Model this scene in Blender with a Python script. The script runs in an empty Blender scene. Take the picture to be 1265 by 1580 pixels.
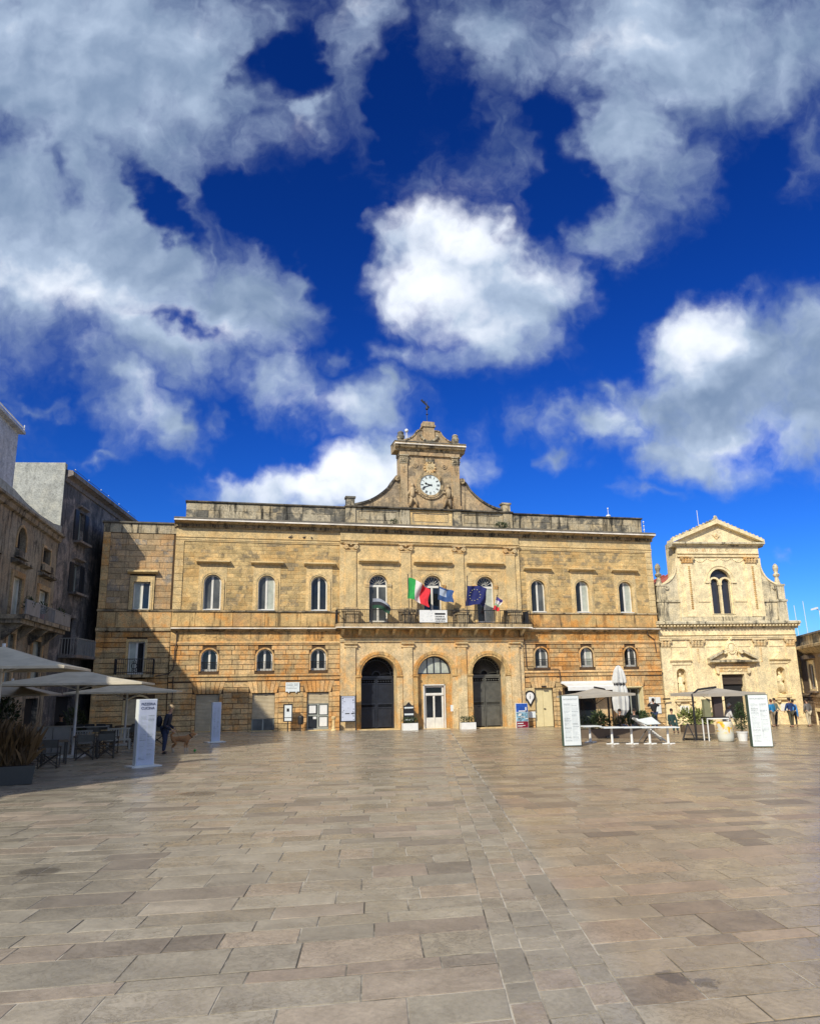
import bpy, math, random
from mathutils import Vector, Matrix, noise as mnoise
from mathutils.geometry import tessellate_polygon

R = math.radians
rnd = random.Random(7)
scene = bpy.context.scene
col = scene.collection

# ------------------------------------------------------------------ camera
CAM = Vector((-12.66, -46.22, 2.55))
FOCAL, PITCH, ROLL, YAW = 1153.2, 0.2296, -0.01698, 0.2391      # focal length in photo pixels (photo 1580 high)


def cam_axes():
    def ray(x, y):
        c, s = math.cos(ROLL), math.sin(ROLL)
        x, y = c * x - s * y, s * x + c * y
        cp, sp = math.cos(PITCH), math.sin(PITCH)
        d = (x, cp - sp * y, sp + cp * y)
        cf, sf = math.cos(YAW), math.sin(YAW)
        return Vector((d[0] * cf + d[1] * sf, -d[0] * sf + d[1] * cf, d[2]))
    F = ray(0, 0)
    return (ray(1, 0) - F).normalized(), (ray(0, 1) - F).normalized(), F.normalized()


AX, AY, AF = cam_axes()
cd = bpy.data.cameras.new('camera')
cam = bpy.data.objects.new('camera', cd)
col.objects.link(cam)
m = Matrix((AX, AY, -AF)).transposed().to_4x4()
m.translation = CAM
cam.matrix_world = m
cd.sensor_fit = 'VERTICAL'
cd.sensor_height = 24
cd.lens = FOCAL / 1580 * 24
cd.clip_start = 0.1
cd.clip_end = 5000
scene.camera = cam

# ------------------------------------------------------------------ exposure, sun
vs = scene.view_settings
vs.view_transform = 'Standard'
vs.look = 'None'
vs.gamma = 1
vs.use_curve_mapping = False
vs.exposure = 0.60
SUN_EL, SUN_AZ = 36.0, 41.0           # azimuth measured from -Y towards -X
to_sun = Vector((-math.sin(R(SUN_AZ)) * math.cos(R(SUN_EL)), -math.cos(R(SUN_AZ)) * math.cos(R(SUN_EL)), math.sin(R(SUN_EL))))
sd = bpy.data.lights.new('sun', 'SUN')
sd.energy = 3.1
sd.angle = R(0.8)
sd.color = (1.0, 0.93, 0.80)
sun = bpy.data.objects.new('sun', sd)
col.objects.link(sun)
sun.rotation_euler = to_sun.to_track_quat('Z', 'Y').to_euler()
sun.location = (-40, -60, 60)

# ------------------------------------------------------------------ world: sky with clouds
world = bpy.data.worlds.new('World')
scene.world = world
world.use_nodes = True
WT = world.node_tree
WT.nodes.clear()


class NT:
    """small node-graph helper"""
    def __init__(s, nt):
        s.t = nt

    def n(s, typ, **kw):
        nd = s.t.nodes.new(typ)
        for k, v in kw.items():
            setattr(nd, k, v)
        return nd

    def put(s, sock, v):
        if isinstance(v, bpy.types.NodeSocket):
            s.t.links.new(v, sock)
        elif v is not None:
            sock.default_value = v

    def m(s, op, a, b=None, c=None, clamp=False):
        nd = s.n('ShaderNodeMath', operation=op, use_clamp=clamp)
        s.put(nd.inputs[0], a)
        if b is not None: s.put(nd.inputs[1], b)
        if c is not None: s.put(nd.inputs[2], c)
        return nd.outputs[0]

    def v(s, op, a, b=None, out=0):
        nd = s.n('ShaderNodeVectorMath', operation=op)
        s.put(nd.inputs[0], a)
        if b is not None:
            s.put(nd.inputs[3 if op == 'SCALE' else 1], b)
        return nd.outputs[out]

    def comb(s, x, y, z=0.0):
        nd = s.n('ShaderNodeCombineXYZ')
        for i, q in enumerate((x, y, z)):
            s.put(nd.inputs[i], q)
        return nd.outputs[0]

    def sep(s, a):
        nd = s.n('ShaderNodeSeparateXYZ')
        s.put(nd.inputs[0], a)
        return nd.outputs

    def noise(s, vec, scale, detail=4, rough=0.55, dist=0.0, color=False):
        nd = s.n('ShaderNodeTexNoise')
        nd.inputs['Scale'].default_value = scale
        nd.inputs['Detail'].default_value = detail
        nd.inputs['Roughness'].default_value = rough
        nd.inputs['Distortion'].default_value = dist
        if vec is not None: s.put(nd.inputs['Vector'], vec)
        return nd.outputs['Color' if color else 'Fac']

    def ramp(s, x, a, b, lo=0.0, hi=1.0, smooth=True):
        nd = s.n('ShaderNodeMapRange', interpolation_type='SMOOTHSTEP' if smooth else 'LINEAR')
        for i, q in enumerate((x, a, b, lo, hi)):
            s.put(nd.inputs[i], q)
        return nd.outputs[0]

    def mix(s, f, a, b, mode='MIX'):
        nd = s.n('ShaderNodeMix', data_type='RGBA', blend_type=mode)
        s.put(nd.inputs[0], f)
        s.put(nd.inputs[6], a)
        s.put(nd.inputs[7], b)
        return nd.outputs[2]


def c4(c):
    return (c[0], c[1], c[2], 1.0)


W = NT(WT)
dirv = W.n('ShaderNodeTexCoord').outputs['Generated']
sky = W.n('ShaderNodeTexSky', sky_type='NISHITA', sun_disc=False)
sky.sun_elevation = R(SUN_EL)
sky.sun_rotation = R(180 + SUN_AZ)
sky.altitude = 100
sky.air_density = 1.0
sky.dust_density = 0.3
sky.ozone_density = 3.0
# deep saturated blue of the photograph
hs = W.n('ShaderNodeHueSaturation')
hs.inputs['Saturation'].default_value = 1.28
hs.inputs['Value'].default_value = 0.78
W.put(hs.inputs['Color'], sky.outputs[0])
gm = W.n('ShaderNodeGamma')
gm.inputs['Gamma'].default_value = 1.45
W.put(gm.inputs['Color'], hs.outputs[0])
skyc = W.mix(1.0, gm.outputs[0], (0.15, 0.285, 0.52, 1), 'MULTIPLY')
# tangent-plane coordinates of the sky round the direction the square is looked at from
df = W.v('DOT_PRODUCT', dirv, tuple(AF), 1)
fcl = W.m('MAXIMUM', df, 0.12)
qx = W.m('MULTIPLY', W.m('DIVIDE', W.v('DOT_PRODUCT', dirv, tuple(AX), 1), fcl), FOCAL / 100)
qy = W.m('MULTIPLY', W.m('DIVIDE', W.v('DOT_PRODUCT', dirv, tuple(AY), 1), fcl), FOCAL / 100)
q0 = W.comb(qx, qy, 0.0)
w1 = W.v('SCALE', W.v('SUBTRACT', W.noise(q0, 0.55, 4, 0.6, 0, True), (0.5, 0.5, 0.5)), 1.7)
w2 = W.v('SCALE', W.v('SUBTRACT', W.noise(q0, 2.2, 5, 0.6, 0, True), (0.5, 0.5, 0.5)), 0.42)
qw = W.v('ADD', W.v('ADD', q0, w1), w2)


def blobs(lst, vec, smooth=0.12):
    acc = None
    vcur = vec
    for i, (px, py, rx, ry, rot, w) in enumerate(lst):
        if i and i % 6 == 0:                       # keeps the node stack short
            nd = W.n('ShaderNodeVectorMath', operation='MULTIPLY_ADD')
            W.put(nd.inputs[0], acc); nd.inputs[1].default_value = (1e-6, 1e-6, 0); W.put(nd.inputs[2], vec)
            vcur = nd.outputs[0]
        mp = W.n('ShaderNodeMapping', vector_type='TEXTURE')
        mp.inputs['Location'].default_value = ((px - 632.5) / 100, (790 - py) / 100, 0)
        mp.inputs['Rotation'].default_value = (0, 0, R(-rot))
        mp.inputs['Scale'].default_value = (rx / 100, ry / 100, 1)
        W.put(mp.inputs['Vector'], vcur)
        g = W.m('MULTIPLY_ADD', W.v('LENGTH', mp.outputs[0], out=1), -w, w)   # cone
        if acc is None:
            acc = g
        else:
            nd = W.n('ShaderNodeMath', operation='SMOOTH_MAX')
            W.put(nd.inputs[0], acc); W.put(nd.inputs[1], g); nd.inputs[2].default_value = smooth
            acc = nd.outputs[0]
    return W.m('MAXIMUM', acc, -0.6)


# name of each group only for the reader: (x, y, radius x, radius y, turn, weight)
CLOUDS = [
    # great cloud upper left
    (90, 90, 470, 300, 0, 1.5), (60, 330, 330, 260, 0, 1.4), (320, 110, 170, 190, 10, 1.2), (390, 200, 95, 60, -20, .8),
    (200, 420, 290, 150, 28, 1.4), (370, 470, 130, 130, 35, 1.4), (60, 410, 230, 110, 10, 1.2), (250, 520, 190, 80, 22, 1.2),
    (180, 590, 120, 90, 50, 1.0), (265, 650, 110, 50, 40, .9),
    # streaks top middle
    (565, 40, 80, 170, 18, .75), (470, 150, 55, 60, -30, .7), (415, 20, 60, 70, 0, .7),
    # band below
    (430, 600, 190, 52, 22, .85), (560, 632, 120, 55, -8, .95), (600, 605, 55, 45, 0, .8), (520, 565, 34, 20, 0, .5),
    (345, 655, 45, 35, 0, .5), (150, 680, 75, 16, 0, .45), (60, 618, 75, 14, 12, .5), (330, 560, 80, 20, 10, .5),
    # behind the clock gable
    (530, 745, 260, 62, -8, 1.9), (590, 715, 130, 62, -10, 1.7), (440, 750, 170, 42, -10, 1.4),
    # bright middle cloud
    (690, 395, 145, 115, 0, 1.9), (745, 450, 165, 125, 20, 1.9), (840, 440, 95, 85, 0, 1.2), (645, 440, 95, 100, 0, 1.3),
    (800, 520, 120, 60, 20, .9), (700, 550, 130, 42, 0, .7), (620, 545, 60, 30, 0, .6),
    # thin veil above it and great cloud upper right
    (760, 215, 170, 120, 0, .55), (640, 250, 110, 90, 0, .32), (760, 60, 200, 130, 0, .80), (1030, 50, 320, 190, 0, 1.35), (965, 210, 115, 170, 12, 1.1),
    (945, 335, 85, 75, 0, .85), (1040, 270, 130, 90, -40, .8), (1230, 70, 210, 180, 0, 1.1), (1240, 210, 100, 90, 0, .6),
    # right cloud
    (1180, 570, 190, 125, -10, 1.9), (1265, 580, 170, 160, 0, 1.9), (1090, 560, 130, 100, -30, 1.9), (1020, 620, 120, 70, -20, 1.4), (1090, 650, 160, 75, -10, 1.6),
    (920, 655, 105, 50, 0, 1.2), (1060, 700, 180, 56, 8, 1.2), (860, 700, 50, 26, 0, .7), (825, 650, 60, 40, 0, .55), (930, 605, 40, 28, 0, .7),
    (1350, 620, 160, 170, 0, 1.3), (1232, 845, 28, 14, 40, .5), (700, 700, 60, 60, 0, .45), (1255, 960, 60, 26, 0, .7), (1010, 760, 70, 16, 0, .4),
    (-150, 250, 380, 480, 0, 1.4),
]
HOLES = [(245, 310, 40, 120, -32, 1.0), (370, 300, 90, 60, 30, .75), (0, 215, 55, 60, 0, .4), (303, 512, 45, 26, 30, .55),
         (445, 85, 75, 75, 10, .85), (860, 165, 90, 60, -20, .5), (890, 275, 90, 75, -20, .75), (520, 330, 70, 150, 0, .6), (620, 190, 60, 110, 10, .5), (1200, 225, 110, 46, -50, .5), (98, 275, 34, 44, -30, .4), (700, 200, 70, 80, 0, .45)]
BRIGHT = [(690, 350, 190, 120, 0, 1.4), (660, 440, 150, 150, 0, 1.3), (820, 420, 140, 120, 0, 1.0), (760, 500, 150, 80, 0, .8), (120, 440, 260, 70, 20, .9), (330, 520, 190, 45, 18, .8), (0, 400, 160, 80, 10, .8),
          (470, 180, 60, 70, 0, .55), (500, 625, 230, 50, 15, .65), (540, 730, 290, 80, -5, 1.6), (200, 600, 120, 60, 45, .6),
          (1080, 530, 130, 90, -30, 1.1), (930, 650, 110, 50, 0, .6), (1130, 690, 180, 60, 0, .9), (1000, 50, 230, 120, 0, .55), (740, 60, 70, 50, 0, .5), (80, 60, 230, 150, 0, .35), (560, 30, 70, 120, 0, .4)]
dens = blobs(CLOUDS, qw)
hole = W.m('MAXIMUM', blobs(HOLES, qw), 0.0)
# stretched wisps plus billows
rotn = W.n('ShaderNodeMapping')
rotn.inputs['Rotation'].default_value = (0, 0, R(35))
rotn.inputs['Scale'].default_value = (1.0, 0.45, 1)
W.put(rotn.inputs['Vector'], qw)
# streaks drawn out along the wind, which perspective gathers towards the horizon
sx_, sy_ = W.m('ADD', W.sep(qw)[0], -0.1), W.m('ADD', W.sep(qw)[1], 3.4)
ang_ = W.m('ARCTAN2', sx_, sy_)
rad_ = W.m('SQRT', W.m('ADD', W.m('MULTIPLY', sx_, sx_), W.m('MULTIPLY', sy_, sy_)))
fbr = W.noise(W.comb(W.m('MULTIPLY', ang_, 6.5), W.m('MULTIPLY', rad_, 0.55), 0.0), 1.0, 7, 0.52, 0.35)
fb = W.m('ADD', W.m('MULTIPLY', fbr, 0.6), W.m('MULTIPLY', W.noise(rotn.outputs[0], 1.05, 8, 0.56, 0.35), 0.4))
fb2 = W.noise(qw, 3.0, 6, 0.58, 0.2)
d1 = W.m('SUBTRACT', W.m('MINIMUM', dens, 1.02), W.m('MULTIPLY', hole, 1.25))
d2 = W.m('ADD', d1, W.m('MULTIPLY', W.m('SUBTRACT', fb, 0.5), 1.75))
d2 = W.m('ADD', d2, W.m('MULTIPLY', W.m('SUBTRACT', fb2, 0.5), 0.38))
mask_a = W.m('POWER', W.ramp(d2, -0.12, 1.02), 1.45)
# elsewhere: scattered clouds of the same kind
sp = W.sep(dirv)
dz = W.m('ADD', W.m('MAXIMUM', sp[2], 0.0), 0.12)
pp = W.comb(W.m('DIVIDE', sp[0], dz), W.m('DIVIDE', sp[1], dz), 3.0)
gen = W.noise(pp, 1.1, 7, 0.6, 0.3)
mask_b = W.ramp(gen, 0.42, 0.58)
front = W.ramp(df, 0.42, 0.60)
mask = W.m('ADD', W.m('MULTIPLY', mask_a, front), W.m('MULTIPLY', mask_b, W.m('SUBTRACT', 1.0, front)))
mask = W.m('MULTIPLY', mask, W.ramp(sp[2], -0.02, 0.04))
# cloud light: brighter rims and sun-side billows
br = W.m('MAXIMUM', blobs(BRIGHT, qw), 0.0)
lit = W.m('ADD', W.m('MULTIPLY', br, 0.95), W.m('MULTIPLY', W.m('SUBTRACT', fb2, 0.5), 0.16))
thick = W.ramp(d2, 0.5, 1.2)
lit = W.m('ADD', lit, W.m('MULTIPLY', W.m('SUBTRACT', W.noise(q0, 0.5, 3, 0.5), 0.5), 0.9))
lit = W.m('SUBTRACT', lit, W.m('MULTIPLY', thick, 0.12))
qs = W.v('ADD', q0, W.v('SCALE', w1, 0.5))
qoff = W.v('ADD', qs, (0.16, -0.22, 0.0))
rel = W.m('SUBTRACT', W.noise(qoff, 0.9, 5, 0.5), W.noise(qs, 0.9, 5, 0.5))
lit = W.m('ADD', lit, W.m('MULTIPLY', rel, 1.7))
lit = W.m('ADD', W.m('MULTIPLY', lit, front), W.m('MULTIPLY', 0.45, W.m('SUBTRACT', 1.0, front)))
lit = W.ramp(lit, -0.55, 1.25)
cc = W.mix(W.ramp(lit, 0.0, 0.5, smooth=False), (1.35, 1.95, 3.0, 1), (3.1, 3.85, 5.0, 1))
cc = W.mix(W.ramp(lit, 0.5, 1.0, smooth=False), cc, (7.0, 7.3, 7.8, 1))
final = W.mix(W.m('MULTIPLY', mask, 0.97), skyc, cc)
bg = W.n('ShaderNodeBackground')
bg.inputs['Strength'].default_value = 0.1
W.put(bg.inputs['Color'], final)
wo = W.n('ShaderNodeOutputWorld')
WT.links.new(bg.outputs[0], wo.inputs[0])
world.cycles.sampling_method = 'MANUAL'
world.cycles.sample_map_resolution = 512

# ================================================================== materials
def new_mat(name):
    mt = bpy.data.materials.new(name)
    mt.use_nodes = True
    nt = NT(mt.node_tree)
    b = mt.node_tree.nodes['Principled BSDF']
    return mt, nt, b


def simple(name, colr, rough=0.6, metal=0.0, var=0.10, vscale=3.0, spec=0.5, bump=0.0, bscale=20.0):
    """plain surface with a little noise variation in tone"""
    mt, t, b = new_mat(name)
    pos = t.n('ShaderNodeNewGeometry').outputs['Position']
    nz = t.noise(pos, vscale, 5, 0.6)
    f = t.ramp(nz, 0.3, 0.7, 1 - var, 1 + var)
    cc = t.mix(1.0, c4(colr), t.comb(f, f, f), 'MULTIPLY')
    t.put(b.inputs['Base Color'], cc)
    b.inputs['Roughness'].default_value = rough
    b.inputs['Metallic'].default_value = metal
    b.inputs['Specular IOR Level'].default_value = spec
    if bump:
        bp = t.n('ShaderNodeBump')
        bp.inputs['Strength'].default_value = bump
        bp.inputs['Distance'].default_value = 0.01
        t.put(bp.inputs['Height'], t.noise(pos, bscale, 4, 0.6))
        t.put(b.inputs['Normal'], bp.outputs[0])
    return mt


def stone(name, base, warm, grey, warm_amt=0.5, grey_amt=0.4, streak=0.4, isl=0.16, rough=0.85, seed=0.0, bump=0.7, zwarm=None, zgrey=None, glo=0.50, slo=0.53, pits=0.66):
    """weathered limestone: warm iron staining, grey lichen patches, dark runs, every block a little different"""
    mt, t, b = new_mat(name)
    geo = t.n('ShaderNodeNewGeometry')
    pos = t.v('ADD', geo.outputs['Position'], (seed, seed * 0.7, 0))
    xyz = t.sep(geo.outputs['Position'])
    isr = t.m('FRACT', t.m('ADD', geo.outputs['Random Per Island'], t.n('ShaderNodeObjectInfo').outputs['Random']))
    big = t.noise(pos, 0.42, 5, 0.62, 0.4)
    mid = t.noise(pos, 2.1, 6, 0.65)
    fine = t.noise(pos, 14, 5, 0.7)
    st = t.n('ShaderNodeMapping')
    st.inputs['Scale'].default_value = (2.6, 2.6, 0.30)
    t.put(st.inputs['Vector'], pos)
    run = t.noise(st.outputs[0], 1.3, 6, 0.7, 0.3)
    wf = t.m('MULTIPLY', t.ramp(t.m('ADD', t.m('MULTIPLY', big, 0.6), t.m('MULTIPLY', mid, 0.4)), 0.44, 0.60), warm_amt)
    if zwarm:
        wf = t.m('MULTIPLY', wf, t.ramp(xyz[2], zwarm[0], zwarm[1], zwarm[2], zwarm[3]))
    c = t.mix(wf, c4(base), c4(warm))
    c = t.mix(t.m('MULTIPLY', t.ramp(isr, 0.15, 0.95), 0.35), c, c4(tuple(0.5 * (base[i] + warm[i]) for i in range(3))))
    gf = t.m('MULTIPLY', t.ramp(t.m('ADD', t.m('MULTIPLY', t.noise(pos, 0.9, 7, 0.7, 0.6), 0.7), t.m('MULTIPLY', isr, 0.22)), glo, glo + 0.12), grey_amt)
    if zgrey:
        gf = t.m('MULTIPLY', gf, t.ramp(xyz[2], zgrey[0], zgrey[1], zgrey[2], zgrey[3]))
    c = t.mix(gf, c, c4(grey))
    dk = t.m('MULTIPLY', t.ramp(run, slo, slo + 0.17), streak)
    c = t.mix(dk, c, c4(tuple(0.28 * g for g in grey)))
    f = t.m('MULTIPLY', t.ramp(isr, 0, 1, 1 - isl, 1 + isl, False), t.ramp(fine, 0.28, 0.72, 0.70, 1.22))
    f = t.m('MULTIPLY', f, t.ramp(mid, 0.3, 0.7, 0.76, 1.18))
    pit = t.noise(t.v('ADD', pos, (3.3, 1.1, 7.7)), 5.5, 7, 0.75)
    f = t.m('MULTIPLY', f, t.ramp(pit, 0.34, 0.45, pits, 1.0))
    c = t.mix(1.0, c, t.comb(f, f, f), 'MULTIPLY')
    t.put(b.inputs['Base Color'], c)
    b.inputs['Roughness'].default_value = rough
    b.inputs['Specular IOR Level'].default_value = 0.25
    bp = t.n('ShaderNodeBump')
    bp.inputs['Strength'].default_value = bump
    bp.inputs['Distance'].default_value = 0.02
    t.put(bp.inputs['Height'], t.m('ADD', fine, t.m('MULTIPLY', mid, 1.5)))
    t.put(b.inputs['Normal'], bp.outputs[0])
    return mt


def glass(name, colr=(0.012, 0.016, 0.02), rough=0.06):
    mt, t, b = new_mat(name)
    pos = t.n('ShaderNodeNewGeometry').outputs['Position']
    f = t.ramp(t.noise(pos, 0.8, 3, 0.5), 0.3, 0.7, 0.6, 1.5)
    t.put(b.inputs['Base Color'], t.mix(1.0, c4(colr), t.comb(f, f, f), 'MULTIPLY'))
    b.inputs['Roughness'].default_value = rough
    b.inputs['Specular IOR Level'].default_value = 0.5
    bp = t.n('ShaderNodeBump')
    bp.inputs['Strength'].default_value = 0.12
    bp.inputs['Distance'].default_value = 0.02
    t.put(bp.inputs['Height'], t.noise(pos, 1.7, 2, 0.5))
    t.put(b.inputs['Normal'], bp.outputs[0])
    return mt


M = {}
M['ashlar'] = stone('rusticated_limestone', (0.66, 0.475, 0.235), (0.58, 0.255, 0.060), (0.28, 0.24, 0.16), 0.95, 0.45, 0.50, 0.28, seed=3, zwarm=(5.0, 1.5, 1.0, 0.85))
M['upper'] = stone('upper_limestone', (0.64, 0.47, 0.22), (0.56, 0.33, 0.11), (0.22, 0.175, 0.105), 0.7, 0.9, 0.30, 0.28, seed=11, glo=0.455)
M['smooth'] = stone('dressed_limestone', (0.69, 0.53, 0.275), (0.60, 0.37, 0.13), (0.37, 0.31, 0.20), 0.55, 0.35, 0.30, 0.08, seed=21, pits=0.82)
M['portico'] = stone('portico_limestone', (0.70, 0.56, 0.32), (0.62, 0.31, 0.075), (0.40, 0.34, 0.23), 0.85, 0.45, 0.30, 0.08, seed=29, pits=0.84)
M['orange'] = stone('orange_stained_stone', (0.66, 0.46, 0.20), (0.58, 0.25, 0.050), (0.20, 0.155, 0.095), 0.85, 0.6, 0.75, 0.14, seed=37, slo=0.50, pits=0.84)
M['cornice'] = stone('cornice_limestone', (0.52, 0.41, 0.24), (0.42, 0.25, 0.10), (0.10, 0.088, 0.065), 0.5, 0.85, 0.85, 0.06, seed=41, glo=0.44, slo=0.48)
M['lichen'] = stone('black_lichen_coping', (0.16, 0.145, 0.115), (0.2, 0.15, 0.09), (0.035, 0.033, 0.03), 0.4, 0.9, 0.6, 0.1, seed=47, glo=0.42)
M['drip'] = simple('drip_edge_plaster', (0.74, 0.68, 0.58), 0.8, var=0.3, vscale=1.2)
M['parapet'] = stone('parapet_stone', (0.52, 0.45, 0.31), (0.47, 0.34, 0.16), (0.10, 0.098, 0.085), 0.5, 0.92, 0.95, 0.16, seed=53, glo=0.45, slo=0.49)
M['tower'] = stone('clock_gable_stone', (0.50, 0.385, 0.23), (0.44, 0.275, 0.13), (0.17, 0.145, 0.11), 0.6, 0.75, 0.65, 0.16, seed=61, glo=0.46, slo=0.50)
M['annexup'] = stone('annex_grey_stone', (0.50, 0.37, 0.21), (0.46, 0.25, 0.095), (0.20, 0.19, 0.165), 0.7, 0.95, 0.5, 0.25, seed=71, zgrey=(6.5, 10.0, 0.45, 1.0))
M['church'] = stone('church_limestone', (0.86, 0.73, 0.45), (0.78, 0.54, 0.24), (0.62, 0.52, 0.36), 0.5, 0.2, 0.12, 0.05, pits=0.93, seed=83, zwarm=(0, 5, 1.0, 0.55))
M['churchw'] = stone('weathered_church_stone', (0.66, 0.58, 0.40), (0.55, 0.42, 0.2), (0.12, 0.115, 0.10), 0.4, 0.85, 0.9, 0.08, seed=91, glo=0.47, slo=0.50)
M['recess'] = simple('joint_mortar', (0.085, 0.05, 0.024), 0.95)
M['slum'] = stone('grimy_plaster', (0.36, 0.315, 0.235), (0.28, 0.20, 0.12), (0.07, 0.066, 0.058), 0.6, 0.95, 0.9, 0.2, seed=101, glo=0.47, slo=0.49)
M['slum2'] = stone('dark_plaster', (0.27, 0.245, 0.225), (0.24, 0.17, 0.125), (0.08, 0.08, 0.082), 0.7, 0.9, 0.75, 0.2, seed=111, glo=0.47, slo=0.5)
M['gable'] = stone('pale_gable_plaster', (0.40, 0.41, 0.37), (0.36, 0.33, 0.24), (0.28, 0.28, 0.25), 0.4, 0.6, 0.25, 0.05, seed=121)
M['whitewash'] = stone('whitewash', (0.55, 0.58, 0.62), (0.45, 0.42, 0.38), (0.30, 0.31, 0.33), 0.4, 0.5, 0.2, 0.05, seed=131)
M['brownstone'] = stone('brown_plaster', (0.33, 0.24, 0.15), (0.30, 0.19, 0.10), (0.18, 0.15, 0.11), 0.5, 0.5, 0.3, 0.1, seed=141)
M['white'] = simple('white_paint', (0.74, 0.74, 0.70), 0.45, var=0.06)
M['cream'] = simple('cream_paint', (0.70, 0.60, 0.33), 0.5, var=0.05)
M['frame'] = simple('white_window_frame', (0.70, 0.68, 0.60), 0.45, var=0.08)
M['greyframe'] = simple('grey_window_frame', (0.30, 0.32, 0.28), 0.5)
M['glass'] = glass('window_glass')
M['glassblue'] = glass('curtained_glass', (0.085, 0.09, 0.085), 0.25)
M['paleglass'] = simple('pale_inner_shutter', (0.42, 0.45, 0.38), 0.35, var=0.15)
M['dark'] = simple('dark_interior', (0.012, 0.012, 0.013), 0.9)
M['iron'] = simple('black_iron', (0.018, 0.018, 0.020), 0.5, spec=0.5)
M['gate'] = simple('dark_gate_paint', (0.020, 0.024, 0.034), 0.42, var=0.25)
M['gategrey'] = simple('grey_gate_paint', (0.10, 0.10, 0.085), 0.5, var=0.2)
M['shutter'] = simple('roller_shutter_metal', (0.56, 0.47, 0.31), 0.5, var=0.12)
M['clock'] = simple('clock_face_enamel', (0.68, 0.74, 0.70), 0.35, var=0.05)
M['black'] = simple('black_paint', (0.012, 0.012, 0.012), 0.5)
M['pipe'] = simple('drain_pipe_metal', (0.06, 0.04, 0.028), 0.6)
M['terracotta'] = simple('roof_tile_red', (0.42, 0.10, 0.06), 0.8, var=0.3, vscale=6)
M['woodgreen'] = simple('dark_green_shutter', (0.016, 0.020, 0.028), 0.6)

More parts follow.
